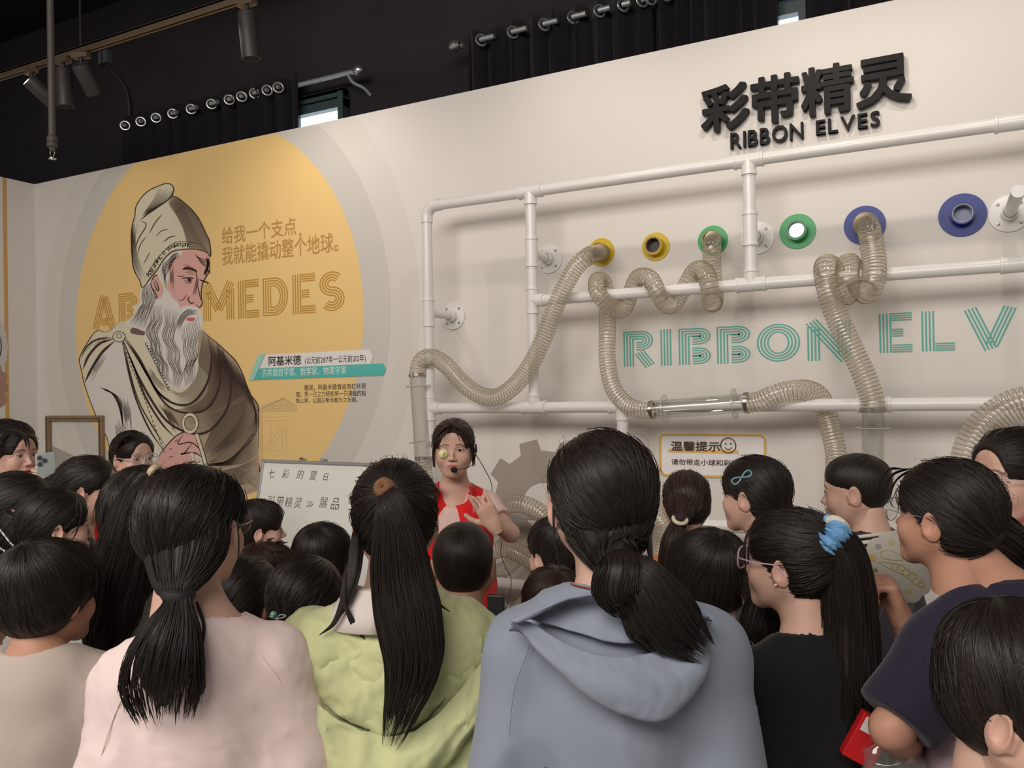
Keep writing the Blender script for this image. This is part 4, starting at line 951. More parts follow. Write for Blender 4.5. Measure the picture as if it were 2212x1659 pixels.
def hatch(mb, ga, gb, n, w0, w1, thin=.72, off=.0036, jit=0.0, waves=0.0, wf=8, seed=0, trim=0.0, conv=lambda q: q, seg=6):
    """n strokes blended from guide a to guide b"""
    a = resample(crom(conv(ga), 6), 1)
    b_ = resample(crom(conv(gb), 6), 1); m_ = 22; ta = np.linspace(0, 1, m_); ia = np.linspace(0, len(a)-1, m_); ib = np.linspace(0, len(b_)-1, m_)
    a = np.stack([np.interp(ia, np.arange(len(a)), a[:, i]) for i in (0, 1)], 1); b_ = np.stack([np.interp(ib, np.arange(len(b_)), b_[:, i]) for i in (0, 1)], 1)
    r = np.random.default_rng(seed)
    for i in range(n):
        t = (i+.5)/n; P = a*(1-t)+b_*t; k0 = int(r.uniform(0, trim)*m_); k1 = m_-int(r.uniform(0, trim)*m_); P = P[k0:k1]
        if len(P) < 4: continue
        if waves:
            d = np.gradient(P, axis=0); d /= np.linalg.norm(d, axis=1)[:, None]+1e-9; P = P+np.stack([-d[:, 1], d[:, 0]], 1)*(waves*np.sin(np.linspace(0, wf, len(P))+r.uniform(0, 1.2)))[:, None]
        stroke(mb, P+r.normal(size=2)*jit, (w0+(w1-w0)*t)*thin, off, True, 2 if waves else 0)
h1 = MB(); G0 = [(1150, 250), (1120, 450), (1090, 640), (960, 780), (820, 720), (690, 560), (560, 350), (470, 270)]
G1 = [(1200, 280), (1230, 480), (1190, 700), (1060, 870), (900, 880), (740, 760), (590, 480), (460, 285)]
G2 = [(1280, 340), (1310, 560), (1290, 760), (1180, 930), (980, 960), (800, 860), (620, 560), (450, 300)]
G3 = [(1330, 400), (1400, 640), (1380, 900), (1240, 1100), (1080, 1150), (860, 1060), (700, 860), (540, 560), (440, 310)]
G4 = [(1430, 500), (1500, 760), (1500, 960), (1380, 1150), (1230, 1300), (1180, 1330)]
G5 = [(1520, 640), (1600, 860), (1620, 1000), (1480, 1200), (1300, 1340), (1200, 1400)]
G6 = [(1640, 900), (1650, 1100), (1560, 1250), (1420, 1370), (1230, 1410)]
G3b = [(1330, 400), (1400, 640), (1380, 900), (1240, 1100), (1150, 1300)]
right = lambda G: G[:4]
hatch(h1, G0[:5], G1[:5], 16, 1.0, .9, conv=B, trim=.1, seed=1); hatch(h1, G1[:5], G2[:5], 18, .9, 1.2, conv=B, trim=.08, seed=2)
hatch(h1, G2[:5], G3[:5], 19, 1.1, 1.0, conv=B, trim=.06, seed=3); hatch(h1, G3b, G4, 19, 1.1, .9, conv=B, seed=4, trim=.05); hatch(h1, G4, G5, 16, 1.2, 1.0, conv=B, seed=5, trim=.05); hatch(h1, G5, G6, 10, 1.1, 1.0, conv=B, seed=6)
hatch(h1, [(1640, 1100), (1400, 1370), (1180, 1420)], [(1640, 1330), (1500, 1420), (1200, 1440)], 18, 1.1, .9, conv=B, seed=7)
hatch(h1, [(1640, 1360), (1480, 1440), (1300, 1500), (1290, 1640)], [(1640, 1650), (1560, 1600), (1400, 1640), (1310, 1655)], 24, 1.2, 1.0, conv=B, seed=8)
# cross lines
hatch(h1, [(1240, 330), (1330, 420), (1420, 540)], [(1180, 960), (1350, 900), (1530, 780)], 34, .6, .7, conv=B, seed=9, waves=.6); hatch(h1, [(1180, 980), (1350, 930), (1570, 830)], [(1190, 1330), (1330, 1290), (1500, 1200)], 24, .7, .6, conv=B, seed=10, waves=.6)
# cream side: fold lines and short shading
for L, w_ in [(G1, 4.5), (G2, 4), (G3, 5), ([(430, 330), (480, 560), (530, 760), (590, 930), (680, 1120), (800, 1300)], 3.5), ([(455, 300), (560, 450), (640, 600), (760, 780), (860, 850)], 3), ([(440, 320), (540, 560), (640, 820), (780, 1050), (900, 1180)], 4),
              ([(440, 320), (500, 600), (580, 860), (700, 1080), (820, 1260)], 2.5), ([(350, 300), (230, 340), (130, 450), (80, 570)], 5), ([(350, 290), (220, 300), (120, 360), (60, 470)], 3), ([(360, 320), (250, 420), (160, 560), (95, 690)], 5.5)]: stroke(h1, B(L), w_, .0038)
for s0 in range(5):
    x0 = 230+s0*10
    stroke(h1, B([(x0, 730+s0*8), (330+s0*12, 780+s0*6), (400+s0*6, 900), (440, 1100)]), 2.0-.2*s0, .0038)
hatch(h1, [(400, 800), (440, 950), (450, 1120)], [(500, 840), (510, 960), (520, 1130)], 9, 1.6, 1.0, conv=B, seed=12, trim=.3)
hatch(h1, [(250, 430), (180, 520), (120, 640)], [(330, 460), (230, 560), (160, 690)], 8, 1.3, .7, conv=B, seed=13, trim=.35); hatch(h1, [(340, 1000), (370, 1120), (400, 1300)], [(440, 1010), (480, 1130), (560, 1300)], 9, 1.3, 1.0, conv=B, seed=14, trim=.3)
hatch(h1, [(200, 240), (130, 340), (70, 450)], [(360, 250), (300, 290), (200, 330)], 7, 1, .8, conv=B, trim=.5, seed=15); hatch(h1, [(680, 540), (740, 640), (830, 740)], [(640, 560), (720, 700), (850, 800)], 6, 1.3, 1, conv=B, trim=.2, seed=16)
hatch(h1, [(720, 870), (820, 980), (900, 1150)], [(840, 900), (900, 1000), (980, 1130)], 12, 1.4, .8, conv=B, trim=.3, seed=17)
for i in range(26):
    t = i/25; x = 430+t*370; y = 330+t*960+math.sin(t*9)*10; stroke(h1, B([(x-6, y), (x+12, y+12), (x+4, y+30)]), 1.4, .0038, n=2)
stroke(h1, B(body_o[:13]), 1.6, .0038); stroke(h1, B(body_o[14:23]), 2.2, .0038)
h1.build('cloak_hatching', ink, mural, smooth=False)['kind'] = 'stuff'
# cap
h2 = MB(); cr = [(1030, 205), (1180, 300), (1330, 480), (1420, 670), (1436, 830)]; cm = [(1000, 300), (1090, 430), (1160, 580), (1190, 700), (1230, 765)]
hatch(h2, cm, cr, 26, .8, 1.1, conv=A, seed=20, trim=.04); hatch(h2, [(1010, 290), (1060, 240), (1100, 240)], [(1230, 760), (1340, 770), (1434, 820)], 38, .8, .8, conv=A, seed=21, waves=.4)
hatch(h2, [(640, 420), (600, 650), (615, 920), (710, 1160)], [(700, 480), (650, 660), (690, 900), (790, 1090)], 14, 1.1, .6, conv=A, seed=22, trim=.25); hatch(h2, [(880, 110), (850, 220), (700, 440)], [(1050, 130), (1000, 250), (760, 420)], 18, .8, .9, conv=A, seed=23, trim=.12)
for L, w_ in [([(690, 470), (760, 415), (860, 330), (960, 275), (1030, 205), (1050, 140)], 2.6), ([(700, 470), (760, 520), (680, 660), (640, 780)], 2), ([(930, 400), (850, 500), (790, 610)], 2), ([(1000, 560), (920, 580), (860, 640)], 1.5), ([(1080, 630), (1000, 650), (940, 700)], 2), ([(800, 800), (770, 860), (730, 930)], 1.6), ([(760, 640), (700, 720), (670, 820)], 1.6),
              ([(760, 1070), (800, 980), (880, 870), (960, 780), (1060, 705), (1150, 692), (1250, 705), (1340, 730), (1425, 790)], 1.3)]: stroke(h2, A(L), w_, .0040)
stroke(h2, A([(710, 1172), (690, 1100), (640, 1010), (615, 920), (612, 800), (600, 650), (612, 520), (640, 420), (650, 330), (700, 240), (780, 160), (880, 110), (960, 82), (1020, 90), (1050, 140), (1030, 205), (1090, 230), (1180, 300), (1270, 390), (1330, 480), (1380, 590), (1420, 670), (1438, 780), (1435, 850), (1400, 805), (1330, 780), (1230, 770), (1140, 775), (1050, 790), (990, 830), (930, 900), (880, 980), (800, 1080), (740, 1165), (710, 1172)]), 2.0, .0041, taper=False)
path = crom(A([(785, 1075), (840, 985), (900, 895), (965, 815), (1040, 755), (1120, 740), (1215, 748)]), 8); L_ = np.concatenate([[0], np.cumsum(np.linalg.norm(np.diff(path, axis=0), axis=1))]); gs = 'Αρχιμηδης ὁ γεωμετρης'.replace('ὁ', 'ο')
for i, c in enumerate(gs):
    if c == ' ': continue
    q = (i+.2)/len(gs)*L_[-1]; p = [np.interp(q, L_, path[:, k]) for k in (0, 1)]; p2 = [np.interp(q+6, L_, path[:, k]) for k in (0, 1)]; a_ = math.atan2(p2[1]-p[1], p2[0]-p[0])
    V, T = glyph(c, .01)
    if len(V) == 0: continue
    sc_ = 13.0; X = (V[:, 0]*math.cos(a_)+V[:, 1]*math.sin(a_))*sc_+p[0]; Y_ = (V[:, 0]*math.sin(a_)-V[:, 1]*math.cos(a_))*sc_+p[1]
    h2.add(np.array([WP(x, y, WALL-.0042) for x, y in zip(X, Y_)]), None, T)
h2.build('cap_hatching', ink, mural, smooth=False)['kind'] = 'stuff'
# face and beard lines
h3 = MB()
for L, w_ in [([(1140, 985), (1190, 970), (1250, 985), (1300, 1010)], 5), ([(1130, 1080), (1180, 1075), (1240, 1075), (1265, 1085)], 2.6), ([(1150, 1090), (1200, 1130), (1250, 1110)], 1.4), ([(1080, 1050), (1120, 1060), (1170, 1050)], 1.4), ([(1320, 1095), (1370, 1110), (1425, 1135)], 3), ([(1380, 1040), (1410, 1000), (1440, 1020)], 2.5), ([(1300, 1130), (1310, 1200), (1330, 1280), (1350, 1340), (1320, 1385), (1270, 1340)], 2), ([(1220, 1270), (1200, 1300), (1230, 1340), (1270, 1330)], 2.4), ([(1280, 990), (1290, 1050), (1300, 1100)], 1.8),
              ([(1430, 870), (1425, 1000), (1385, 1070), (1350, 1150), (1340, 1250), (1352, 1340)], 2), ([(1100, 1300), (1140, 1310), (1190, 1250)], 1.4), ([(850, 1090), (880, 1150), (890, 1210), (860, 1180), (840, 1110)], 2.2), ([(808, 1120), (850, 1050), (885, 1050)], 2), ([(885, 1290), (850, 1220), (815, 1170), (808, 1120)], 2)]: stroke(h3, A(L), w_, .0044)
hatch(h3, [(1260, 800), (1320, 860), (1410, 880)], [(1330, 900), (1370, 960), (1420, 960)], 9, 1.4, 1, conv=A, seed=30, waves=.8); hatch(h3, [(1290, 1060), (1270, 1160), (1240, 1260)], [(1320, 1080), (1300, 1170), (1290, 1260)], 5, 1, 1, conv=A, seed=31)
hatch(h3, [(1020, 880), (1010, 1050), (1030, 1300)], [(1070, 860), (1050, 1050), (1090, 1280)], 7, 1, .7, conv=A, seed=32, trim=.4); hatch(h3, [(1140, 950), (1180, 930), (1280, 960)], [(1150, 1040), (1200, 1040), (1270, 1050)], 7, .8, 1, conv=A, seed=33, trim=.3)
hatch(h3, [(1380, 850), (1400, 930), (1360, 1040)], [(1425, 860), (1422, 950), (1390, 1050)], 8, 1.5, 1.5, conv=A, seed=34)
c_ = MB(); flat_poly(c_, smooth_out(A([(1190, 1095), (1215, 1080), (1240, 1095), (1215, 1118)]), 4), .0046); c_.build('eye', ink, mural, smooth=False)
hatch(h3, [(740, 1170), (700, 1280), (720, 1360), (640, 1450), (590, 1560)], [(820, 1120), (850, 1280), (830, 1400), (770, 1500), (760, 1620)], 16, 1.5, 1.3, conv=A, waves=2.2, wf=13, seed=35, thin=.55)
hatch(h3, [(900, 1010), (980, 880), (1100, 800)], [(960, 1230), (990, 1000), (1110, 840)], 10, 1.4, 1.2, conv=A, waves=1.8, wf=12, seed=36)
hatch(h3, [(700, 0), (670, 120), (650, 260), (700, 420), (780, 640)], [(800, 0), (780, 160), (760, 320), (820, 500), (880, 720)], 14, 1.7, 1.4, conv=B, waves=2.6, wf=22, seed=37, thin=.5)
hatch(h3, [(820, 10), (800, 160), (800, 320), (850, 500), (900, 720)], [(960, 60), (900, 200), (920, 350), (960, 520), (960, 740)], 13, 1.5, 1.6, conv=B, waves=3.0, wf=20, seed=38, thin=.5)
hatch(h3, [(980, 190), (960, 320), (990, 460), (980, 730)], [(1130, 90), (1120, 250), (1100, 460), (1060, 680)], 14, 1.5, 1.6, conv=B, waves=2.6, wf=18, seed=39, thin=.5)
hatch(h3, [(1100, 30), (1010, 40), (940, 100), (900, 200)], [(1120, 80), (1040, 90), (980, 140), (940, 230)], 8, 1.4, 1.2, conv=B, waves=.8, wf=6, seed=40, trim=.15)
for i in range(16):
    t = i/15; x = 660+t*200; y = 330+t*400; stroke(h3, B([(x, y), (x-22, y+10), (x-14, y+28), (x+4, y+22)]), 1.4, .0044, n=3)
for L, w_ in [([(980, 1150), (930, 1240), (1040, 1225), (1110, 1270), (1165, 1330)], 2.4), ([(1060, 1230), (990, 1320), (960, 1330), (1080, 1320), (1170, 1380)], 2.8), ([(730, 1400), (800, 1290), (900, 1180), (980, 1135), (1060, 1140), (1110, 1200), (1170, 1300)], 2.2), ([(850, 1290), (880, 1280)], 1.6), ([(900, 1220), (930, 1200)], 1.4), ([(850, 1360), (890, 1350)], 1.5)]: stroke(h3, B(L), w_, .0044)
h3.build('face_and_beard_lines', ink, mural, smooth=False)['kind'] = 'stuff'
# brooch, divider ring and legs
def oval(name, c, rx, ry, off, m, conv=B, inner=None):
    th = np.linspace(0, 2*math.pi, 41); P = np.array(conv([(c[0]+rx*math.cos(t), c[1]+ry*math.sin(t)) for t in th])); mb = MB()
    if inner:
        I = np.array(conv([(c[0]+rx*inner*math.cos(t), c[1]+ry*inner*math.sin(t)) for t in th])); V = np.array([WP(x, y, WALL-off) for x, y in np.vstack([P, I])]); mb.add(V, [(i, i+1, i+42, i+41) for i in range(40)])
    else: flat_poly(mb, P[:-1], off)
    return mb.build(name, m, mural, smooth=False)
oval('brooch', (402, 280), 58, 50, .0046, ink); oval('brooch', (402, 280), 52, 44, .0048, cream); oval('brooch', (402, 272), 24, 22, .0050, ink, inner=.75)
oval('divider_ring', (1038, 1055), 78, 98, .0046, ink, inner=.62); oval('divider_ring', (1038, 1055), 72, 92, .0048, cream, inner=.72)
b = MB(); stroke(b, B([(1095, 1150), (1150, 1320), (1195, 1490)]), 7, .0046, False); stroke(b, B([(1050, 1320), (1075, 1400), (1095, 1480)]), 6, .0046, False); b.build('divider_legs', cream, mural, smooth=False)
b = MB(); stroke(b, B([(1078, 1150), (1133, 1320), (1178, 1490)]), 1.6, .0048); stroke(b, B([(1112, 1150), (1167, 1320), (1210, 1490)]), 1.6, .0048); b.build('divider_edges', ink, mural, smooth=False)
# little timber hut print at the lower right of the disc
hm = print_mat('print_hut', (.60, .36, .12)); hl = print_mat('print_hut_line', (.30, .16, .06))
b = MB(); flat_poly(b, [(556, 888), (558, 878), (612, 860), (640, 876), (642, 888)], .0021); flat_poly(b, [(558, 890), (566, 890), (566, 1020), (560, 1020)], .0021); b.build('hut', print_mat('print_hut_pale', (.74, .52, .24)), mural, smooth=False)
b = MB()
for L in [[(556, 888), (612, 860), (642, 878)], [(556, 889), (640, 887)], [(558, 884), (638, 881)], [(572, 878), (632, 874)], [(558, 890), (560, 1020)], [(566, 890), (567, 1020)], [(568, 902), (622, 900)], [(568, 910), (622, 908)], [(568, 975), (620, 973)], [(568, 970), (618, 915)], [(575, 972), (622, 922)], [(585, 912), (585, 948)], [(600, 912), (600, 935)], [(572, 940), (590, 965)], [(610, 930), (610, 970)], [(618, 928), (618, 970)]]: stroke(b, L, 1.3, .0026, n=0)
b.build('hut_lines', hl, mural, smooth=False)
B2 = MB(); hatch(B2, [(515, 1010), (530, 1020), (525, 1040), (540, 1055)], [(550, 1000), (556, 1015), (550, 1035), (558, 1050)], 7, 1.4, 1.2, waves=1.6, wf=12, seed=50); B2.build('curled_lines', cream, mural, smooth=False)
# left wall print: ochre stripe, pale disc edge and a pink printed face at the picture's edge
lw = empty('left_wall_print', (0, 0, 0), 0, 'ochre stripe and edge of a printed portrait on the left wall', 'mural')
def lpoly(name, P, off, m):
    mb = MB(); Q = np.array([XP(x, y, XL+off) for x, y in P]); T = np.array(tessellate_polygon([[Vector((p[1], p[2], 0)) for p in Q]])); mb.add(Q, None, T); return mb.build(name, m, lw, smooth=False)
ys0, ys1 = XP(8, 600, XL)[1], XP(16, 600, XL)[1]
MB().box((XL, ys0, .9), (XL+.002, ys1, WT-.001)).build('stripe', print_mat('stripe_ochre', (.62, .36, .13)), lw, smooth=False)
lpoly('pale_disc', [(-60, 690), (0, 695), (12, 715), (17, 750), (14, 780), (4, 800), (-60, 830)], .003, print_mat('pale_print', (.60, .585, .60)))
lpoly('printed_face', smooth_out([(-30, 790), (0, 788), (3, 800), (13, 806), (14, 818), (10, 826), (17, 832), (16, 843), (9, 850), (15, 860), (12, 870), (0, 880), (-30, 890)], 4), .0045, print_mat('face_print', (.42, .25, .20)))
lpoly('dark_line', [(0, 725), (3, 735), (4, 752), (2, 766), (0, 770), (0, 764), (2, 752), (1, 736)], .0045, ink)
# ------------------------------------------------------------------ raised wall lettering
acr = mat('black_acrylic', (.008, .007, .007), .42, spec=.12)
sg = empty('wall_lettering', (0, 0, 0), 0, 'glossy black raised exhibit title in Chinese above English on the upper wall', 'lettering')
text_line('letter', '彩带精灵', (1516, 290), (1972, 218), (1522, 193), acr, sg, Y=WALL-.022, off=.024, ext=.016, split=True)
text_line('letter', 'RIBBON', (1576, 322), (1738, 300), (1576, 289), acr, sg, Y=WALL-.016, off=.014, ext=.010, split=True)
text_line('letter', 'ELVES', (1760, 293), (1904, 271), (1760, 262), acr, sg, Y=WALL-.016, off=.014, ext=.010, split=True)
teal = print_mat('print_teal', (.12, .43, .36))
tw = empty('wall_word', (0, 0, 0), 0, 'teal striped English words printed on the wall behind the pipes', 'lettering')
stripe_word('RIBBON', (1347, 793), (1840, 776), (1347, 716), teal, tw, gap=.11)
stripe_word('ELVES', (1899, 762), (2420, 745), (1899, 678), teal, tw, gap=.16)
# grey printed gears
grey = print_mat('gear_grey', (.36, .315, .28))
def gear(c, R, nt, label, a0=0.0, tooth=.16):
    C0 = WP(*c); e = empty('printed_gear', tuple(C0), 0, label, 'wall print', 'grey gears printed on the wall'); P = []
    for i in range(nt):
        for f, r in ((-.30, R), (-.22, R*(1+tooth)), (.22, R*(1+tooth)), (.30, R)): 
            a = a0+(i+f)*2*math.pi/nt; P.append((r*math.cos(a), r*math.sin(a)))
    I = [(R*.42*math.cos(t), R*.42*math.sin(t)) for t in np.linspace(0, 2*math.pi, 48, endpoint=False)]
    T = np.array(tessellate_polygon([[Vector((*p, 0)) for p in P], [Vector((*p, 0)) for p in I]])); V = np.array([(p[0], -.0008, p[1]) for p in P+I])
    n = np.cross(V[T[:, 1]]-V[T[:, 0]], V[T[:, 2]]-V[T[:, 0]]); f = n[:, 1] > 0; T[f] = T[f][:, ::-1]
    mb = MB(); mb.add(V, None, T); mb.build('gear_disc', grey, e, smooth=False)
gc = WP(1170, 1090); gr = WP(1170, 968)[2]-gc[2]
gear((1175, 1095), abs(gr), 9, 'grey gear printed on the wall behind the speaker with the headset', math.radians(64), .20)
gear((1085, 1330), abs(gr)*.62, 9, 'smaller grey gear printed low on the wall beside the red vest', .2, .22)
# grey slanted print beside the mural frame
e = empty('printed_panel', (0, 0, 0), 0, 'grey slanted shape printed inside the wooden frame left of the mural', 'wall print'); e.name = 'floor_print'
mb = MB(); flat_poly(mb, [(113, 964), (140, 975), (225, 1020), (250, 1060), (113, 1060)], .0020); mb.build('slanted_shape', print_mat('slant_grey', (.42, .39, .34)), e, smooth=False)
# wooden frame on the wall
wood = mat('old_wood', (.27, .185, .12), .65, spec=.2, bump=(60, .4, .002), noise=(14, .3))
a = WP(105, 898); c = WP(227, 898); e = empty('wooden_frame', (a[0], WALL, a[2]), 0, 'empty weathered wooden picture frame on the wall beside the mural', 'frame')
wd_ = c[0]-a[0]; ht = .62; q = .038
for nm, lo, hi in [('top_rail', (0, -.03, -q), (wd_, -.002, 0)), ('bottom_rail', (0, -.03, -ht), (wd_, -.002, -ht+q)), ('side_rail', (0, -.03, -ht+q), (q, -.002, -q)), ('side_rail', (wd_-q, -.03, -ht+q), (wd_, -.002, -q))]: boxo(nm, lo, hi, wood, e, bev=.004)
b = MB(); b.box((q*.5, -.036, -q*.62), (wd_-q*.5, -.03, -q*.42)); b.box((q*.40, -.036, -ht+q), (q*.6, -.03, -q*.42)); b.box((wd_-q*.6, -.036, -ht+q), (wd_-q*.4, -.03, -q*.42)); b.build('bead', mat('old_wood_dark', (.13, .085, .055), .7), e, smooth=False)

# ------------------------------------------------------------------ white pipe frame
YF = WALL-.235; PR = .0262
pvc = mat('white_pvc', (.80, .79, .77), .28, spec=.5)
zrow = {'top': np.mean([WP(x, y, YF)[2] for x, y in [(948, 434), (1150, 411), (1630, 352), (2200, 270)]]), 'mid': np.mean([WP(x, y, YF)[2] for x, y in [(1170, 650), (1590, 615), (2200, 571)]]),
        'low': np.mean([WP(x, y, YF)[2] for x, y in [(950, 886), (1150, 880), (1680, 874), (2150, 868)]]), 'r4': np.mean([WP(x, y, YF)[2] for x, y in [(1110, 1114), (1560, 1131)]]), 'r5': WP(1100, 1261, YF)[2]}
xc = {'a': WP(925, 640, YF)[0], 'b': WP(1150, 640, YF)[0], 'c': WP(1620, 480, YF)[0], 'd': WP(1345, 930, YF)[0], 'e': WP(2330, 400, YF)[0]}
pf = empty('pipe_frame', (xc['a'], YF, 0), 0, 'white plastic pipe frame standing off the wall, carrying the clear hoses', 'pipe frame')
fx = {k_: v-xc['a'] for k_, v in xc.items()}; XE = fx['e']
def pipe(p, q_, name='pipe'): MB().tube([p, q_], PR, 20).build(name, pvc, pf)
def socket(c, dirs, L=.062, name='fitting'):
    b = MB(); c = np.array(c, float)
    for d in dirs:
        d = np.array(d, float); b.tube([c, c+d*L], PR*1.17, 20); b.lathe([(PR*1.17, L-.012), (PR*1.27, L-.010), (PR*1.27, L), (PR, L+.001)], c, d, 20)
    b.lathe([(0, -PR*1.17), (PR*.8, -PR*.85), (PR*1.17, 0), (PR*.8, PR*.85), (0, PR*1.17)], c, (0, 0, 1), 20); b.build(name, pvc, pf)
zt, zm_, zl_, z4, z5 = zrow['top'], zrow['mid'], zrow['low'], zrow['r4'], zrow['r5']
rr = .055
el = MB(); el.tube([(0, 0, zt-rr-.03), (0, 0, zt-rr)]+[(rr-rr*math.cos(t), 0, zt-rr+rr*math.sin(t)) for t in np.linspace(.1, math.pi/2-.1, 8)]+[(rr, 0, zt), (rr+.03, 0, zt)], PR*1.17, 20); el.build('elbow', pvc, pf)
pipe((rr, 0, zt), (fx['b'], 0, zt)); pipe((fx['b'], 0, zt), (fx['c'], 0, zt)); pipe((fx['c'], 0, zt), (XE, 0, zt))
pipe((0, 0, 0), (0, 0, zl_)); pipe((0, 0, zl_), (0, 0, zt-rr)); pipe((fx['b'], 0, zl_), (fx['b'], 0, zm_)); pipe((fx['b'], 0, zm_), (fx['b'], 0, zt)); pipe((fx['c'], 0, zm_), (fx['c'], 0, zt))
pipe((fx['b'], 0, zm_), (fx['c'], 0, zm_)); pipe((fx['c'], 0, zm_), (XE, 0, zm_)); pipe((0, 0, zl_), (fx['b'], 0, zl_)); pipe((fx['b'], 0, zl_), (XE, 0, zl_)); pipe((0, 0, z4), (XE, 0, z4)); pipe((0, 0, z5), (XE, 0, z5))
pipe((fx['d'], 0, 0), (fx['d'], 0, zl_)); pipe((XE, 0, 0), (XE, 0, zt))
X_, Xm, Z_, Zm = (1, 0, 0), (-1, 0, 0), (0, 0, 1), (0, 0, -1)
for c, d in [((fx['b'], 0, zt), (X_, Xm, Zm)), ((fx['c'], 0, zt), (X_, Xm, Zm)), ((fx['b'], 0, zm_), (X_, Z_, Zm)), ((fx['c'], 0, zm_), (X_, Xm, Z_)), ((0, 0, zl_), (X_, Z_, Zm)), ((fx['b'], 0, zl_), (X_, Xm, Z_)), ((fx['d'], 0, zl_), (X_, Xm, Zm)), ((WP(1888, 872, YF)[0]-xc['a'], 0, zl_), (X_, Xm)), ((0, 0, z4), (X_, Z_, Zm)), ((fx['d'], 0, z4), (X_, Xm, Z_, Zm)), ((fx['d'], 0, z5), (X_, Xm, Z_, Zm)), ((0, 0, z5), (X_, Z_, Zm)), ((WP(2190, 274, YF)[0]-xc['a'], 0, zt), (X_, Xm)), ((WP(2203, 571, YF)[0]-xc['a'], 0, zm_), (X_, Xm))]: socket(c, d)
screwm = mat('screw_steel', (.35, .33, .30), .35, metal=.8)
def bracket(px, py, xk):
    w_ = WP(px, py); x, z = w_[0]-xc['a'], w_[2]; d = WALL-YF
    if xk: socket((fx[xk], 0, z), (Z_, Zm), .07)
    MB().tube([(x, 0 if xk else -.20, z), (x, d-.001, z)], PR*.86, 20).build('stand_off', pvc, pf)
    b = MB(); b.lathe([(PR*.9, d-.05), (PR*1.15, d-.048), (PR*1.15, d-.010), (.072, d-.008), (.072, d-.0005)], (x, 0, z), (0, 1, 0), 32); fl = b.build('flange', pvc, pf)
    for a_ in (45, 135, 225, 315):
        b = MB(); b.lathe([(0, d-.0125), (.006, d-.0115), (.0075, d-.008), (.0075, d-.0078)], (x+.055*math.cos(math.radians(a_)), 0, z+.055*math.sin(math.radians(a_))), (0, 1, 0), 10); b.build('screw', screwm, fl)
bracket(980, 683, 'a'); bracket(1187, 560, 'b'); bracket(1637, 515, 'c'); bracket(2180, 462, None)

# ------------------------------------------------------------------ coloured flanges
def acry(name, col, tr=0.0): 
    m_ = mat(name, col, .3, spec=.25); m_.node_tree.nodes['Principled BSDF'].inputs['Transmission Weight'].default_value = tr; return m_
colm = {'yellow': acry('acrylic_yellow', (.60, .42, .008)), 'green': acry('acrylic_green', (.05, .38, .12), .08), 'blue': acry('acrylic_blue', (.010, .028, .23))}
glow = mat('backlit_white', (.85, .97, 1.0), .3, emit=1.3); tubedark = mat('tube_inside', (.05, .04, .03), .5)
FL = {}
def flange(key, px, py, rpx, col, label, inside, Lc=.050, rin=.040):
    w_ = WP(px, py); R = rpx/FPX*np.linalg.norm((w_-np.array([0, 0, CZ])))*1.03
    e = empty('flange_port', tuple(w_), 0, label, 'port', 'coloured ports on the wall'); FL[key] = w_
    b = MB(); b.lathe([(rin-.004, -.001), (R, -.001), (R, -.006), (rin+.004, -.0062), (rin+.004, -Lc), (rin-.001, -Lc), (rin-.003, -.004)], (0, 0, 0), (0, 1, 0), 40); b.build('collar', colm[col], e)
    if inside == 'glow':
        b = MB(); b.lathe([(0, -.012), (rin-.006, -.012)], (0, 0, 0), (0, 1, 0), 30); b.build('light_disc', glow, e)
        for k_ in range(4): b = MB(); ring(b, (0, -.018-.011*k_, 0), (0, 1, 0), rin-.004, .0022, 28, 6); b.build('coil', mat('coil_grey', (.25, .33, .33), .4), e)
    else:
        b = MB(); b.lathe([(0, -.008), (rin-.002, -.008)], (0, 0, 0), (0, 1, 0), 30); b.build('back_plate', tubedark if inside == 'dark' else mat('tube_pale', (.22, .25, .40), .4), e)
        for k_ in range(4): b = MB(); ring(b, (0, -.014-.012*k_, 0), (0, 1, 0), rin-.004, .0024, 28, 6); b.build('coil', mat('coil_brass', (.30, .22, .11), .35, metal=.5) if inside == 'dark' else mat('coil_pale', (.42, .45, .55), .4), e)
flange('y1', 1299, 545, 29, 'yellow', 'yellow wall port with a hose leaving to the lower left', 'dark')
flange('y2', 1417, 533, 29, 'yellow', 'empty yellow wall port', 'dark')
flange('g1', 1540, 520, 30, 'green', 'green wall port with the looping hose plugged in', 'dark')
flange('g2', 1723, 500, 34, 'green', 'empty green wall port with bright light inside', 'glow')
flange('b1', 1868, 487, 37, 'blue', 'blue wall port with a thick hose plugged in', 'dark')
flange('b2', 2079, 465, 39, 'blue', 'empty blue wall port', 'pale')

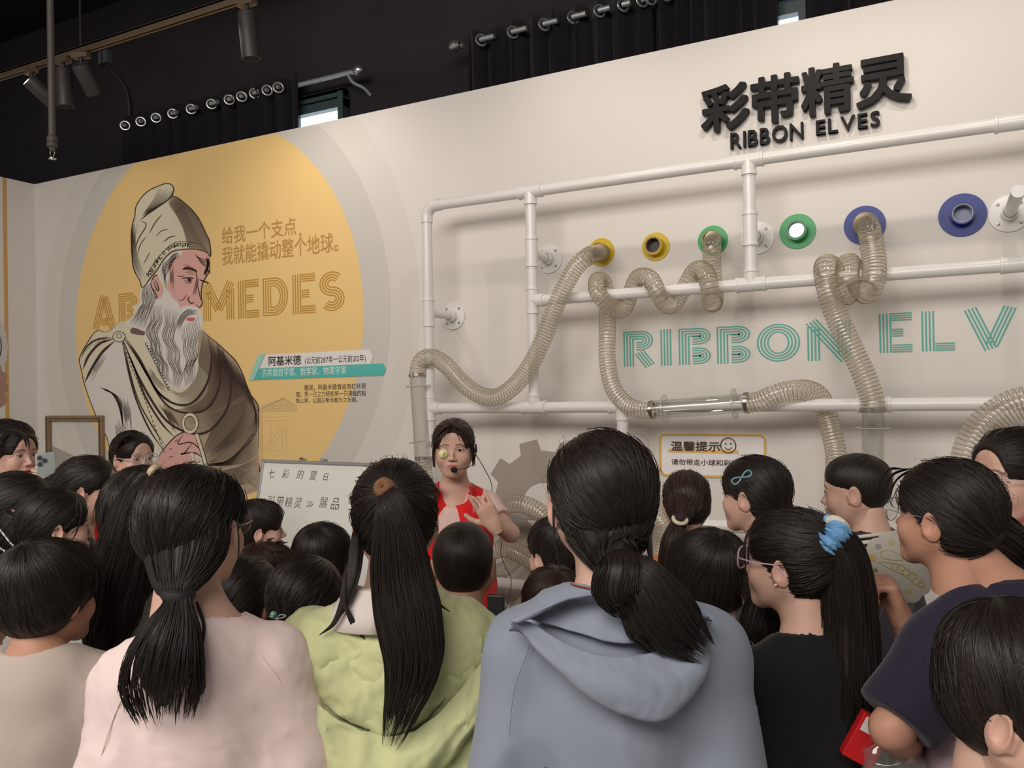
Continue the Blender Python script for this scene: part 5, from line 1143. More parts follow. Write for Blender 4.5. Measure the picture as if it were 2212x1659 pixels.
# ------------------------------------------------------------------ clear ribbed hoses
film = clear_mat('hose_film', (.99, .985, .97), .05, .14, edge=.22, milk=.26, milkc=(.86, .79, .66))
wire = mat('hose_wire', (.36, .29, .18), .35, metal=.3, spec=.6)
clearp = clear_mat('clear_pipe', (.95, .95, .94), .035, .04, edge=.55)
steel = mat('clamp_steel', (.42, .40, .36), .3, metal=.9)
def hose(label, L, R=.043, group='clear ribbed hoses', pitch=.0150, clamps=(), wr=.00125):
    """L: (pixel x, pixel y, plane y) control points"""
    P = resample(crom(np.array([WP(x, y, Y) for x, y, Y in L]), 10), pitch/4); P = P+0
    for _ in range(6): P[1:-1] = P[1:-1]*.5+(P[:-2]+P[2:])*.25
    P = resample(P, pitch/4)
    e = empty('ribbed_hose', tuple(P[0]), 0, label, 'hose', group); Q = P-P[0]; n = len(Q); ph = np.arange(n)/4*2*math.pi
    b = MB(); b.tube(Q, R*(1-.035*(.5-.5*np.cos(ph))), 22, False); b.build('film', film, e)
    Tn = np.gradient(Q, axis=0); Tn /= np.linalg.norm(Tn, axis=1)[:, None]; u = np.cross(Tn[0], (0, 0, 1.0)); u = u if np.linalg.norm(u) > .1 else np.cross(Tn[0], (1.0, 0, 0)); u /= np.linalg.norm(u); U = []
    for i in range(n): u = u-Tn[i]*(u@Tn[i]); u /= np.linalg.norm(u); U.append(u.copy())
    U = np.array(U); Bn = np.cross(Tn, U); m_ = 18; t = np.arange(0, (n-1)/4, 1/m_); ii = t*4
    it = lambda A_: np.stack([np.interp(ii, np.arange(n), A_[:, k_]) for k_ in range(3)], 1)
    C, Uu, Bb = it(Q), it(U), it(Bn); a_ = t*2*math.pi; Hx = C+(Uu*np.cos(a_)[:, None]+Bb*np.sin(a_)[:, None])*(R+.0003)
    b = MB(); b.tube(Hx, wr, 4, True); b.build('wire_coil', wire, e)
    for end in clamps:
        i = 3 if end == 0 else n-4; b = MB(); c = Q[i]; d = Tn[i]; b.lathe([(R+.0025, -.007), (R+.004, -.007), (R+.004, .007), (R+.0025, .007)], c, d, 30)
        s_ = np.array((0, -1.0, 0)); b.tube([c+s_*(R+.008)-d*.010, c+s_*(R+.008)+d*.010], .006, 8); b.build('hose_clamp', steel, e)
    return e
f_, m0, bk = YF-.075, YF, YF+.075
hose('clear ribbed hose sweeping from the left yellow port down to the left clear tube', [(1299, 545, WALL-.02), (1290, 548, WALL-.14), (1272, 553, YF-.03), (1240, 583, YF-.07), (1203, 655, YF-.08), (1172, 735, YF-.08), (1135, 805, YF-.08), (1090, 850, YF-.07), (1050, 858, YF-.07), (1005, 833, YF-.07), (965, 790, YF-.07), (932, 771, YF-.06), (910, 779, YF-.045), (902, 800, YF-.04), (902, 815, YF-.04)], .0415, clamps=(1,))
hose('clear ribbed hose coiled round the middle rail below the green port', [(1540, 520, WALL-.02), (1540, 519, WALL-.16), (1538, 535, YF-.02), (1538, 575, YF+.02), (1543, 620, YF+.045), (1542, 652, YF+.02), (1535, 650, YF-.06), (1532, 615, YF-.085), (1520, 585, YF-.03), (1500, 587, YF+.04), (1478, 622, YF+.08), (1450, 660, YF+.02), (1425, 640, YF-.075), (1405, 603, YF-.06), (1378, 600, YF+.02), (1362, 635, YF+.08), (1345, 668, YF+.02), (1315, 660, YF-.06), (1292, 632, YF-.085), (1290, 607, YF-.03), (1305, 612, YF+.05), (1312, 660, YF+.065), (1312, 720, YF+.0), (1312, 780, YF-.02), (1325, 840, YF-.04), (1358, 877, YF-.05), (1395, 886, YF-.06), (1414, 885, YF-.06)], .0385, clamps=(1,))
hose('clear ribbed hose arching over the lower rail and hanging down behind the crowd', [(1607, 871, YF-.06), (1640, 867, YF-.06), (1680, 850, YF-.06), (1730, 842, YF-.03), (1765, 852, YF+.04), (1783, 885, YF+.08), (1795, 930, YF+.07), (1806, 980, YF+.05), (1806, 1040, YF), (1804, 1090, YF-.03), (1818, 1130, YF-.06), (1840, 1180, YF-.06)], .0415, clamps=(0,))
hose('thick clear ribbed hose looped round the middle rail below the blue port', [(1868, 487, WALL-.02), (1870, 483, WALL-.17), (1878, 500, YF-.03), (1888, 560, YF-.05), (1886, 610, YF-.075), (1870, 632, YF-.045), (1856, 615, YF+.06), (1843, 585, YF+.06), (1832, 570, YF-.01), (1830, 600, YF-.085), (1832, 630, YF-.06), (1825, 632, YF+.04), (1808, 600, YF+.085), (1793, 575, YF+.03), (1783, 578, YF-.06), (1788, 620, YF-.09), (1806, 680, YF-.08), (1836, 745, YF-.075), (1866, 810, YF-.07), (1884, 860, YF-.07), (1886, 892, YF-.07)], .0445, clamps=(1,))
hose('thick clear ribbed hose curving in from the right edge above the girl in glasses', [(2290, 880, YF-.09), (2230, 868, YF-.09), (2180, 880, YF-.09), (2130, 915, YF-.09), (2098, 965, YF-.09), (2086, 1020, YF-.09), (2080, 1090, YF-.09)], .058, pitch=.0165)
hose('clear ribbed hose arching behind the speaker\'s raised elbow', [(1060, 1130, YF-.08), (1085, 1098, YF-.08), (1120, 1088, YF-.08), (1160, 1103, YF-.08), (1195, 1140, YF-.08), (1230, 1200, YF-.08)], .0415)
hose('clear ribbed hose crossing low behind the red vest', [(1060, 1190, YF-.02), (1095, 1186, YF-.03), (1130, 1200, YF-.04), (1165, 1225, YF-.06), (1200, 1265, YF-.06)], .0415)
hose('short clear ribbed hose rising behind the crossing hose', [(1070, 1240, YF+.06), (1100, 1222, YF+.07), (1135, 1185, YF+.08), (1165, 1165, YF+.09)], .040)
hose('clear ribbed hose climbing from the floor beside the battery pack', [(1085, 1350, YF-.08), (1115, 1325, YF-.08), (1145, 1295, YF-.08), (1175, 1275, YF-.08)], .0415)
hose('clear ribbed hose bundled behind the girl with the cream hair tie', [(1405, 1060, YF-.06), (1410, 1100, YF-.08), (1435, 1140, YF-.09), (1425, 1190, YF-.09), (1400, 1230, YF-.09)], .045)
def clear_tube(label, p0, p1, collars, R=.041, Y=None, fr=.078):
    Y = Y or YF-.06; a, b_ = WP(*p0, Y), WP(*p1, Y); e = empty('clear_tube', tuple(a), 0, label, 'tube', 'clear acrylic tubes'); d = (b_-a); L = np.linalg.norm(d); d /= L
    b = MB(); b.lathe([(R, 0), (R, L)], (0, 0, 0), d, 32); b.lathe([(R-.003, L), (R-.003, 0)], (0, 0, 0), d, 32); b.build('wall', clearp, e)
    for t in collars:
        b = MB(); b.lathe([(R, t*L-.006), (fr*.82, t*L-.005), (fr*.82, t*L+.005), (R, t*L+.006)], (0, 0, 0), d, 36); b.build('collar', clearp, e)
        b = MB(); ring(b, d*t*L, d, fr*.82, .0016, 40, 6); b.build('collar_edge', mat('clear_edge', (.62, .61, .58), .2, spec=.6), e)
    for t in (0, 1): b = MB(); ring(b, d*t*L, d, R, .0014, 36, 6); b.build('rim', mat('clear_edge', (.62, .61, .58), .2), e)
clear_tube('clear upright tube at the left end of the pipe frame', (902, 815), (914, 1010), (.10, .72), Y=YF-.04)
clear_tube('clear sideways tube lying along the lower rail', (1414, 885), (1607, 871), (.12, .90))
clear_tube('clear upright tube under the thick looped hose', (1886, 890), (1886, 1060), (.20,), Y=YF-.07)
hose('stub of clear ribbed hose below the left upright tube', [(914, 985, YF-.04), (918, 1040, YF-.04), (925, 1090, YF-.04)], .0415, clamps=(0,))

# ------------------------------------------------------------------ notice sign
a, b2_, c = WP(1424, 936), WP(1655, 936), WP(1424, 1028)
sgn = empty('notice_sign', (a[0], WALL, a[2]), 0, 'white notice with a yellow rounded border and smiley face on the wall', 'sign'); ww, hh_ = b2_[0]-a[0], a[2]-c[2]
def rrect(w_, h_, r, n=8, ins=0.0):
    P = []
    for cx, cy, a0 in ((w_-r, -r, 90), (w_-r, -h_+r, 0), (r, -h_+r, -90), (r, -r, -180)):
        for t in np.radians(np.linspace(a0, a0-90, n)): P.append((cx+(r-ins)*math.cos(t), cy+(r-ins)*math.sin(t)))
    return P
def plate(name, P, y0, y1, m_, parent, inner=None):
    n = len(P); V = [(x, y0, z) for x, z in P]+[(x, y1, z) for x, z in P]; mb = MB()
    if inner:
        V = [(x, y1, z) for x, z in P]+[(x, y1, z) for x, z in inner]; mb.add(V, [(i, (i+1) % n, n+(i+1) % n, n+i) for i in range(n)])
    else: mb.add(V, [(i, (i+1) % n, n+(i+1) % n, n+i) for i in range(n)], [(n, n+i+1, n+i) for i in range(1, n-1)])
    return mb.build(name, m_, parent, smooth=False)
plate('panel', rrect(ww, hh_, .03), 0, -.006, print_mat('notice_white', (.82, .80, .80)), sgn)
plate('border', rrect(ww, hh_, .03, ins=0), 0, -.0068, print_mat('notice_yellow', (.72, .45, .12)), sgn, inner=rrect(ww, hh_, .03, ins=.011))
text_line('headline', '温馨提示', (1449, 975), (1557, 975), (1449, 953), brn, None, off=.020, Y=WALL-.0085).parent = sgn
for o in list(sgn.children):
    if o.name.startswith('headline'): o.location = (-a[0], -WALL, -a[2])
b = MB(); b.box((WP(1444, 977)[0]-a[0], -.0078, WP(1444, 977)[2]-a[2]), (WP(1596, 977)[0]-a[0], -.007, WP(1444, 970)[2]-a[2])); b.build('underline', print_mat('notice_gold', (.78, .50, .14)), sgn, smooth=False)
o = text_line('small_text', '请勿带走小球和彩带管', (1450, 1006), (1613, 1006), (1450, 991), brn, sgn, off=.012, Y=WALL-.0085); o.location = (-a[0], -WALL, -a[2])
sc = WP(1574, 962)-np.array([a[0], WALL, a[2]]); rs = .034; b = MB(); ring(b, (sc[0], -.0095, sc[2]), (0, 1, 0), rs, .0024, 36, 5, sq=.3)
for s_ in (-1, 1): b.lathe([(0, -.0105), (.0038, -.0103), (.0038, -.009)], (sc[0]+s_*.0115, 0, sc[2]+.008), (0, 1, 0), 12)
b.tube([(sc[0]+.018*math.cos(t), -.0098, sc[2]+.018*math.sin(t)) for t in np.linspace(math.pi*1.15, math.pi*1.85, 12)], .0017, 5); b.build('smiley', brn, sgn)

# ------------------------------------------------------------------ whiteboard on a stand
YW = 3.15
pl, pr_, pb = WP(567, 992, YW), WP(905, 992, YW), WP(620, 1212, YW)
tl = math.radians(9); wbd = empty('whiteboard', (pl[0], YW, 0), 0, 'whiteboard with handwritten Chinese lines on a stand before the mural', 'whiteboard'); wbd.rotation_euler = (0, 0, -.04)
Wb = pr_[0]-pl[0]; Hb = .62; z1 = pl[2]; Rb = Matrix.Translation((0, 0, z1))@Matrix.Rotation(-.21, 4, 'X')
Rn = np.array(Rb); alum = mat('aluminium_grey', (.42, .43, .43), .35, metal=.5)
def wbx(name, lo, hi, m_, bev=0):
    o = MB().box(lo, hi, Rn).build(name, m_, wbd, smooth=False)
    if bev: md = o.modifiers.new('b', 'BEVEL'); md.width = bev; md.segments = 3
    return o
wbx('board', (.01, .0, -Hb+.01), (Wb-.01, .014, -.01), mat('board_white', (.80, .83, .78), .22, spec=.5))
for lo, hi in [((0, -.008, -.018), (Wb, .02, 0)), ((0, -.008, -Hb), (Wb, .02, -Hb+.018)), ((0, -.008, -Hb), (.018, .02, 0)), ((Wb-.018, -.008, -Hb), (Wb, .02, 0))]: wbx('frame_edge', lo, hi, alum, .006)
for x in (.26, .40): wbx('clip', (x, -.012, -.006), (x+.022, .022, .012), alum, .002)
wbx('magnet', (.272, -.016, .004), (.282, -.006, .014), mat('red_dot', (.5, .03, .03), .4))
wbx('pen_tray', (.05, -.06, -Hb-.01), (Wb-.05, .0, -Hb+.004), alum, .003)
for x in (.12, Wb-.12): 
    MB().tube([(x, .03, z1-.1), (x, .10, .03)], .014, 10).build('leg', alum, wbd); MB().tube([(x, -.25, .02), (x, .35, .02)], .014, 10).build('foot', alum, wbd)
def board_text(s, x0, z0, size, adv_, m_, name):
    mb = MB(); r = np.random.default_rng(len(s)); x = x0
    for c in s:
        if c == ' ': x += adv_*.5; continue
        if c in '《》':
            for k_ in (0, 1):
                sg_ = 1 if c == '》' else -1; xx = x+k_*size*.35+size*.15
                mb.tube([(xx-sg_*size*.18, -.0015, z0+size*.62), (xx+sg_*size*.18, -.0015, z0+size*.36), (xx-sg_*size*.18, -.0015, z0+size*.10)], .0018, 4)
        else:
            V, T = glyph(c, -.009); s_ = size*r.uniform(.92, 1.05); V2 = np.stack([x+(V[:, 0]+.10*V[:, 1])*s_*.92, np.full(len(V), -.0012), z0+V[:, 1]*s_+r.normal()*.002], 1); mb.add(V2, None, T)
        x += adv_
    mb.V = [v@Rn[:3, :3].T+Rn[:3, 3] for v in mb.V]; return mb.build(name, m_, wbd, smooth=False)
pen = mat('marker_ink', (.06, .065, .03), .5); px2 = lambda n: n/FPX*np.linalg.norm(pl-np.array([0, 0, CZ]))
sz = px2(21); W0 = Wb/338
board_text('七', 19*W0, -px2(37), sz, px2(36), pen, 'handwriting'); board_text('彩', 53*W0, -px2(36), sz, px2(36), pen, 'handwriting'); board_text('的', 88*W0, -px2(36), sz, 0, pen, 'handwriting'); board_text('夏', 118*W0, -px2(37), sz*1.05, 0, pen, 'handwriting'); board_text('日', 148*W0, -px2(37), sz*.85, 0, pen, 'handwriting')
board_text('《', 0*W0+.022, -px2(92), sz, px2(22), pen, 'handwriting'); board_text('彩带精灵', 26*W0, -px2(92), sz*1.08, px2(24.5), pen, 'handwriting'); board_text('》', 122*W0, -px2(92), sz, px2(25), pen, 'handwriting'); board_text('展品', 148*W0, -px2(88), sz*1.2, px2(29), pen, 'handwriting')
# ------------------------------------------------------------------ the crowd, nearest first
PRES = 'speaker'
white_tie = mat('tie_cream', (.66, .60, .46), .7, bump=(300, .4, .001)); tie_brown = mat('tie_brown', (.23, .11, .055), .7, bump=(200, .5, .001)); tie_black = mat('tie_black', (.012, .011, .012), .7)
GL_MET = mat('glasses_rose_metal', (.55, .38, .34), .25, metal=.7); GL_CLR = mat('glasses_clear', (.62, .56, .56), .12, spec=.8); GL_LIL = mat('glasses_lilac', (.58, .42, .55), .3)
SK = lambda d: d
# --- girl in the pale pink sweatshirt, low ponytail
cpink = fabric('cloth_pink', (.80, .645, .62))
d = person('pink', 'girl in a pale pink sweatshirt with a low black ponytail, back turned, left foreground', 408, 1003, 1.45, -36, 'tight', (0, -.085, -.075), s=.955, w=.86, shift=.034, body=-4, shirt=dict(sleeve=1.75, g=.017, loose=.034, neck=.066, neckz=.02, flare=.018, hem=.62, h=.0075), shirtmat=cpink, fly=40, nr=900, wide=1.08, fold=.014, crinkle=.0018, eyes=True, hairh=.004, shirtname='sweatshirt')
tail(d, [(415, 1070, .03), (412, 1130, -.022), (402, 1200, -.062), (390, 1255, -.098), (385, 1285, -.12), (382, 1310, -.135), (372, 1360, -.15), (358, 1420, -.16), (350, 1480, -.16), (352, 1522, -.16)], [.060, .074, .070, .045, .022, .024, .044, .060, .064, .052], 3, .62, 330, 1.0, .035)
tie(d, 386, 1284, -.12, (0.05, .1, 1), .0215, .0055, tie_black, sq=1.6)
scr_lock(d, [(512, 1120, -.03), (516, 1180, -.04), (512, 1230, -.04), (508, 1265, -.04)], .004, .0008); scr_lock(d, [(425, 1300, -.09), (440, 1350, -.10), (436, 1400, -.12), (425, 1440, -.12)], .004, .0006)
glasses(d, GL_MET, (.025, .024), 2.1, label='round thin-rimmed glasses'); finish(d)
# seam lines of the raglan shoulder and a fold at the right underarm are modelled as ridges
def ridge(d, L, r=.0011, material=None, side=-1, name='seam', lift=-.0004):
    """a sewn seam or cord following the garment's surface; L = (x, z) in body space"""
    Q = resample(crom(np.array(L), 8), .01); y = back_y(d, Q[:, 0], Q[:, 1], side); P = np.stack([Q[:, 0], y+side*lift, Q[:, 1]], 1)
    for _ in range(3): P[1:-1, 1] = (P[:-2, 1]+P[2:, 1]+P[1:-1, 1])/3
    mb = MB(); mb.tube(P, r, 5); return mb.build(name, material or d['mat'], d['shirt'])
z = d['zs']; ridge(d, [(.085, z+.02), (.12, z-.03), (.15, z-.11), (.165, z-.18)]); ridge(d, [(-.085, z+.02), (-.12, z-.03), (-.15, z-.11), (-.165, z-.18)])

# --- green jacket
cgreen = fabric('cloth_green', (.56, .59, .32), bs=300)
d = person('green', 'girl in a light green jacket with a long high ponytail, back turned, centre foreground', 851, 990, 1.60, -3, 'tight', (0, -.105, .062), s=.98, w=1.06, shift=-.012, body=0, shirt=dict(sleeve=1.9, g=.022, loose=.05, neck=.070, neckz=.015, flare=.024, hem=.66, h=.0075), shirtmat=cgreen, fly=60, nr=900, wide=1.02, eyes=False, hi=True, fold=.017, crinkle=.005, hairh=.004, shirtname='jacket')
tail(d, [(832, 1052, -.115), (834, 1066, -.145), (846, 1095, -.165), (858, 1160, -.165), (866, 1240, -.16), (880, 1320, -.17), (892, 1400, -.18), (888, 1460, -.18), (868, 1530, -.18)], [.013, .018, .030, .042, .053, .057, .052, .044, .030], 5, .5, 420, 1.0, .075)
tie(d, 833, 1057, -.135, (.05, -.8, .5), 0.0105, .0092, tie_brown, label='wide brown elastic hair tie', sq=2.2)
for L, r0 in [([(768, 1150, -.06), (762, 1230, -.10), (745, 1290, -.12), (722, 1345, -.13), (690, 1372, -.13)], .012), ([(778, 1170, -.06), (770, 1240, -.10), (752, 1300, -.12), (728, 1340, -.13)], .010), ([(752, 1240, -.09), (740, 1290, -.12), (757, 1330, -.13), (790, 1385, -.13)], .007), ([(758, 1200, -.08), (742, 1270, -.12), (756, 1340, -.13), (782, 1378, -.13)], .005),
              ([(925, 1200, -.06), (925, 1260, -.10), (945, 1300, -.12), (972, 1322, -.12)], .006), ([(900, 1200, -.08), (912, 1290, -.13), (925, 1380, -.15), (922, 1450, -.16)], .008)]: scr_lock(d, L, r0, .0008)
# loose hood / collar panels draped over the back
def drape(d, rows, name, thick=.006, nseg=72, noise=.003, seed=0, parent=None, material=None, label=None, edge=False):
    """rows of (x, z, lift) polylines over the back -> one thick cloth panel"""
    R_ = [resample_n(crom(np.array(r), 8), nseg) for r in rows]; R_ = np.array(R_); k_ = len(R_); G = []
    tt = np.linspace(0, k_-1, 26)
    RR = crom(R_.reshape(k_, -1), 16).reshape(-1, nseg, 3) if k_ > 2 else np.array([R_[0]*(1-t)+R_[1]*t for t in np.linspace(0, 1, 26)])
    for row in RR:
        y = back_y(d, row[:, 0], row[:, 1], -1, edge); 
        for _ in range(4): y[1:-1] = (y[:-2]+y[2:]+y[1:-1])/3
        G.append(np.stack([row[:, 0], y-row[:, 2], row[:, 1]], 1))
    G = np.array(G)
    for _ in range(14):
        G[1:-1, :, 1] = (G[:-2, :, 1]+G[2:, :, 1]+2*G[1:-1, :, 1])/4; G[:, 1:-1, 1] = (G[:, :-2, 1]+G[:, 2:, 1]+2*G[:, 1:-1, 1])/4
    w_ = wob(G.reshape(-1, 3)*np.array([1, 1, 1.4]), 30, seed)*noise+(1-2*np.abs(wob(G.reshape(-1, 3), 60, seed+1)))*noise*.6+(1-2*np.abs(wob(G.reshape(-1, 3), 130, seed+2)))*noise*.25; G[..., 1] -= w_.reshape(G.shape[:2])*np.clip(np.sin(np.linspace(0, math.pi, G.shape[1]))*2.5, 0, 1)[None]
    mb = MB(); mb.grid(G[:, ::-1]); o = mb.build(name, material or d['mat'], parent or d['shirt']); md = o.modifiers.new('s', 'SOLIDIFY'); md.thickness = thick; md.offset = 0
    if label: o['label'] = label
    return o
def resample_n(P, n):
    L = np.concatenate([[0], np.cumsum(np.linalg.norm(np.diff(P, axis=0), axis=1))]); s_ = np.linspace(0, L[-1], n); return np.stack([np.interp(s_, L, P[:, k]) for k in range(P.shape[1])], 1)
def bp(d, x, y, lift): 
    """photograph pixel -> (x, z, lift) on the wearer's back"""
    p = d['pix']([(x, y, -.13)])[0]; return (p[0], p[2], lift)
G1_ = [bp(d, x, y, l) for x, y, l in [(608, 1402, .03), (655, 1480, .030), (755, 1552, .030), (870, 1577, .032), (975, 1515, .030), (1050, 1440, .03), (1066, 1385, .03)]]
G2_ = [bp(d, x, y, l) for x, y, l in [(612, 1450, .05), (660, 1545, .055), (750, 1620, .06), (870, 1625, .06), (975, 1575, .055), (1040, 1500, .05), (1062, 1440, .045)]]
G3_ = [bp(d, x, y, l) for x, y, l in [(622, 1510, .045), (668, 1620, .05), (750, 1680, .05), (870, 1680, .05), (970, 1630, .05), (1030, 1560, .045), (1052, 1500, .04)]]
G4_ = [bp(d, x, y, l) for x, y, l in [(640, 1540, .01), (690, 1650, .012), (760, 1712, .012), (870, 1712, .012), (960, 1665, .012), (1015, 1590, .01), (1035, 1530, .01)]]
drape(d, [G1_, G2_, G3_, G4_], 'draped_hood', .006, noise=.0075, seed=3, edge=True)
U0 = [bp(d, x, y, l) for x, y, l in [(625, 1385, .012), (700, 1350, .014), (780, 1330, .014), (870, 1335, .014), (960, 1330, .014), (1040, 1365, .012)]]
U1 = [bp(d, x, y, l) for x, y, l in [(622, 1420, .022), (700, 1430, .022), (790, 1430, .022), (870, 1440, .022), (960, 1425, .022), (1050, 1400, .02)]]
U2 = [bp(d, x, y, l) for x, y, l in [(650, 1485, .014), (755, 1556, .014), (820, 1575, .014), (870, 1582, .014), (920, 1555, .014), (1045, 1445, .014)]]
drape(d, [U0, U1, U2], 'shoulder_cape', .005, noise=.0065, seed=5, edge=True)
z = d['zs']
wcol = fabric('collar_white', (.62, .56, .52)); mb = MB()
for sx in (-1, 1):
    G = []
    for t in np.linspace(0, 1, 9):
        a_ = math.radians(-90+sx*(8+72*t)); G.append([(.060*math.cos(a_)*1.05, -.012+.060*math.sin(a_), z+.104), (.068*math.cos(a_)*1.12, -.014+.074*math.sin(a_), z+.102), (.086*math.cos(a_)*1.22, -.016+.094*math.sin(a_), z+.066), (.100*math.cos(a_)*1.25, -.016+.106*math.sin(a_), z+.036)])
    mb.grid(np.array(G))
o = mb.build('shirt_collar', wcol, d['root']); o['label'] = 'white shirt collar'; md = o.modifiers.new('s', 'SOLIDIFY'); md.thickness = .003
finish(d)

# --- blue grey hooded jacket
cblue = fabric('cloth_blue', (.24, .275, .34), bs=500)
d = person('blue', 'woman in a blue-grey hooded jacket with a low side-swept ponytail, back turned, centre right foreground', 1300, 930, 1.40, 13, 'tight', (.035, -.085, -.06), s=1.0, w=1.10, body=3, shirt=dict(sleeve=1.9, g=.022, loose=.03, neck=.062, neckz=.035, flare=.022, hem=.70, h=.0075), shirtmat=cblue, fly=30, nr=900, wide=1.12, eyes=False, hi=True, fold=.012, hairh=.004, shirtname='hooded_jacket')
tail(d, [(1303, 1020, .04), (1306, 1085, -.018), (1318, 1150, -.050), (1332, 1195, -.080), (1345, 1212, -.11)], [.060, .076, .075, .052, .030], 7, .7, 160, .3, 0)
tail(d, [(1345, 1210, -.12), (1350, 1235, -.15), (1345, 1270, -.155), (1365, 1310, -.15)], [.032, .044, .046, .030], 8, .7, 120, 1, .01)
tail(d, [(1358, 1215, -.14), (1390, 1250, -.165), (1430, 1310, -.17), (1465, 1360, -.165), (1500, 1392, -.16)], [.022, .034, .044, .042, .028], 9, .5, 260, 1.2, .03)
tail(d, [(1352, 1240, -.14), (1375, 1300, -.15), (1400, 1350, -.155), (1420, 1385, -.155)], [.018, .030, .034, .022], 10, .5, 160, 1.2, .03)
for L, r0 in [([(1205, 1020, -.02), (1196, 1100, -.03), (1200, 1180, -.05), (1214, 1250, -.06)], .007), ([(1365, 1230, -.13), (1400, 1240, -.14), (1440, 1290, -.15), (1490, 1345, -.15)], .004), ([(1340, 1300, -.13), (1350, 1350, -.14), (1362, 1385, -.14)], .004)]: scr_lock(d, L, r0, .0008)
for L in ([(1400, 1150, -.06), (1405, 1200, -.07), (1412, 1240, -.08)],): scr_lock(d, L, .014, .004)
H0 = [bp(d, x, y, l) for x, y, l in [(1105, 1342, .012), (1160, 1318, .014), (1230, 1290, .014), (1310, 1280, .014), (1400, 1290, .014), (1480, 1300, .014), (1530, 1318, .006)]]
H1 = [bp(d, x, y, l) for x, y, l in [(1106, 1350, .024), (1190, 1362, .026), (1270, 1375, .026), (1330, 1385, .026), (1410, 1385, .026), (1480, 1365, .026), (1538, 1330, .022)]]
drape(d, [H0, H1], 'hood_lining', .005, noise=.003, seed=8)
K0 = [bp(d, x, y, l) for x, y, l in [(1100, 1340, .030), (1180, 1372, .042), (1250, 1395, .050), (1320, 1405, .052), (1400, 1402, .050), (1480, 1385, .040), (1532, 1338, .010)]]
K1 = [bp(d, x, y, l) for x, y, l in [(1102, 1352, .04), (1180, 1400, .058), (1260, 1440, .070), (1340, 1455, .074), (1430, 1450, .072), (1500, 1415, .050), (1538, 1350, .014)]]
K2 = [bp(d, x, y, l) for x, y, l in [(1106, 1360, .03), (1185, 1418, .054), (1270, 1478, .064), (1360, 1512, .067), (1440, 1512, .067), (1515, 1450, .042), (1542, 1362, .012)]]
K3 = [bp(d, x, y, l) for x, y, l in [(1110, 1362, .012), (1190, 1420, .022), (1275, 1482, .026), (1360, 1520, .028), (1440, 1520, .028), (1512, 1456, .016), (1542, 1368, .004)]]
drape(d, [K0, K1, K2, K3], 'hood', .006, noise=.0035, seed=9)
z = d['zs']; ridge(d, [(.13, z+.01), (.155, z-.06), (.165, z-.13)]); ridge(d, [(-.13, z+.01), (-.155, z-.06), (-.165, z-.13)])
for x0 in (-.115, -.03, .05, .12): ridge(d, [(x0, z-.18), (x0*1.05, z-.30), (x0*1.12, z-.52)], .0075, name='cloth_fold', lift=-.003)
mb = MB(); th = np.linspace(math.radians(200), math.radians(340), 16); mb.tube(np.stack([.066*np.cos(th), -.012+.062*np.sin(th), z+.098+.0*th], 1), .0012, 5); mb.build('necklace', mat('red_cord', (.30, .03, .03), .6), d['root'])
finish(d)

# --- girl with glasses and a blue and cream scrunchie
d = person('scrunch', 'girl in black top with lilac glasses and blue and cream scrunchie, seen from the side', 1712, 1097, 1.60, 68, 'tight', (0, -.105, .035), s=.88, w=1.0, body=38, pitch=.05, shirt=dict(sleeve=1.0, g=.018, loose=.03, neck=.060, neckz=.03, hem=.66), shirtmat=fabric('cloth_black', (.008, .008, .010)), skin=SKINM, fly=50, nr=800, hairh=.004)
tail(d, [(1784, 1152, -.04), (1802, 1166, -.06), (1822, 1200, -.06), (1832, 1270, -.06), (1836, 1360, -.06), (1838, 1450, -.07), (1842, 1530, -.08), (1835, 1600, -.09)], [.022, .034, .042, .048, .052, .054, .048, .022], 11, .7, 380, 1.1, .12)
scb = mat('scrunchie_blue', (.16, .37, .62), .8, bump=(160, .6, .003)); scc = mat('scrunchie_cream', (.66, .66, .52), .8, bump=(160, .6, .003))
c = d['pix']([(1789, 1158, -.055)])[0]; o0 = empty('scrunchie', tuple(c)); o0.parent = d['root']; o0['label'] = 'ruffled blue and cream scrunchie'
ax = d['pix']([(1826, 1190, -.055)])[0]-c; ax /= np.linalg.norm(ax); u_ = np.cross(ax, (0, 0, 1.0)); u_ /= np.linalg.norm(u_); v_ = np.cross(ax, u_)
for q_, (mm, a0) in enumerate([(scb, 0), (scc, 51), (scb, 103), (scc, 154), (scb, 206), (scc, 257), (scb, 309)]):
    G = []
    for t in np.linspace(math.radians(a0-3), math.radians(a0+54), 12):
        rr_ = .013*(1+.22*math.sin(t*19)+.15*math.sin(t*31)); G.append([(math.cos(t)*u_+math.sin(t)*v_)*(.026+rr_*math.cos(p))+ax*rr_*1.55*math.sin(p)+ax*.004*math.sin(t*11) for p in np.linspace(0, 2*math.pi, 13)])
    mb = MB(); mb.grid(np.array(G)); mb.build('ruffle', mm, o0)
glasses(d, GL_LIL, (.026, .0245), 2.6, thick=.0017, label='lilac glasses')
mb = MB(); ring(mb, (-.079*.97, .002, -.041), (0, 0, 1), .0018, .0016); mb.V = [d['tohead'](v) for v in mb.V]; mb.build('ear_stud', mat('pearl', (.8, .76, .72), .15, spec=.8), d['root'])
mb = MB(); mb.lathe([(0, -.0028), (.002, -.002), (.0028, 0), (.002, .002), (0, .0028)], (-.0815, .0, -.038), (1, 0, 0), 12); mb.V = [d['tohead'](v) for v in mb.V]; mb.build('ear_stud', mat('pearl', (.8, .76, .72)), d['root'])
lock(d['hb'], d['tohead'](np.array([(-.052, .078, .065), (-.062, .082, .03), (-.064, .078, -.005), (-.060, .078, -.035)])), .004, .0006, seed=2); lock(d['hb'], d['tohead'](np.array([(-.056, .070, .06), (-.069, .070, .02), (-.070, .068, -.01)])), .004, .0006, seed=3)
finish(d)

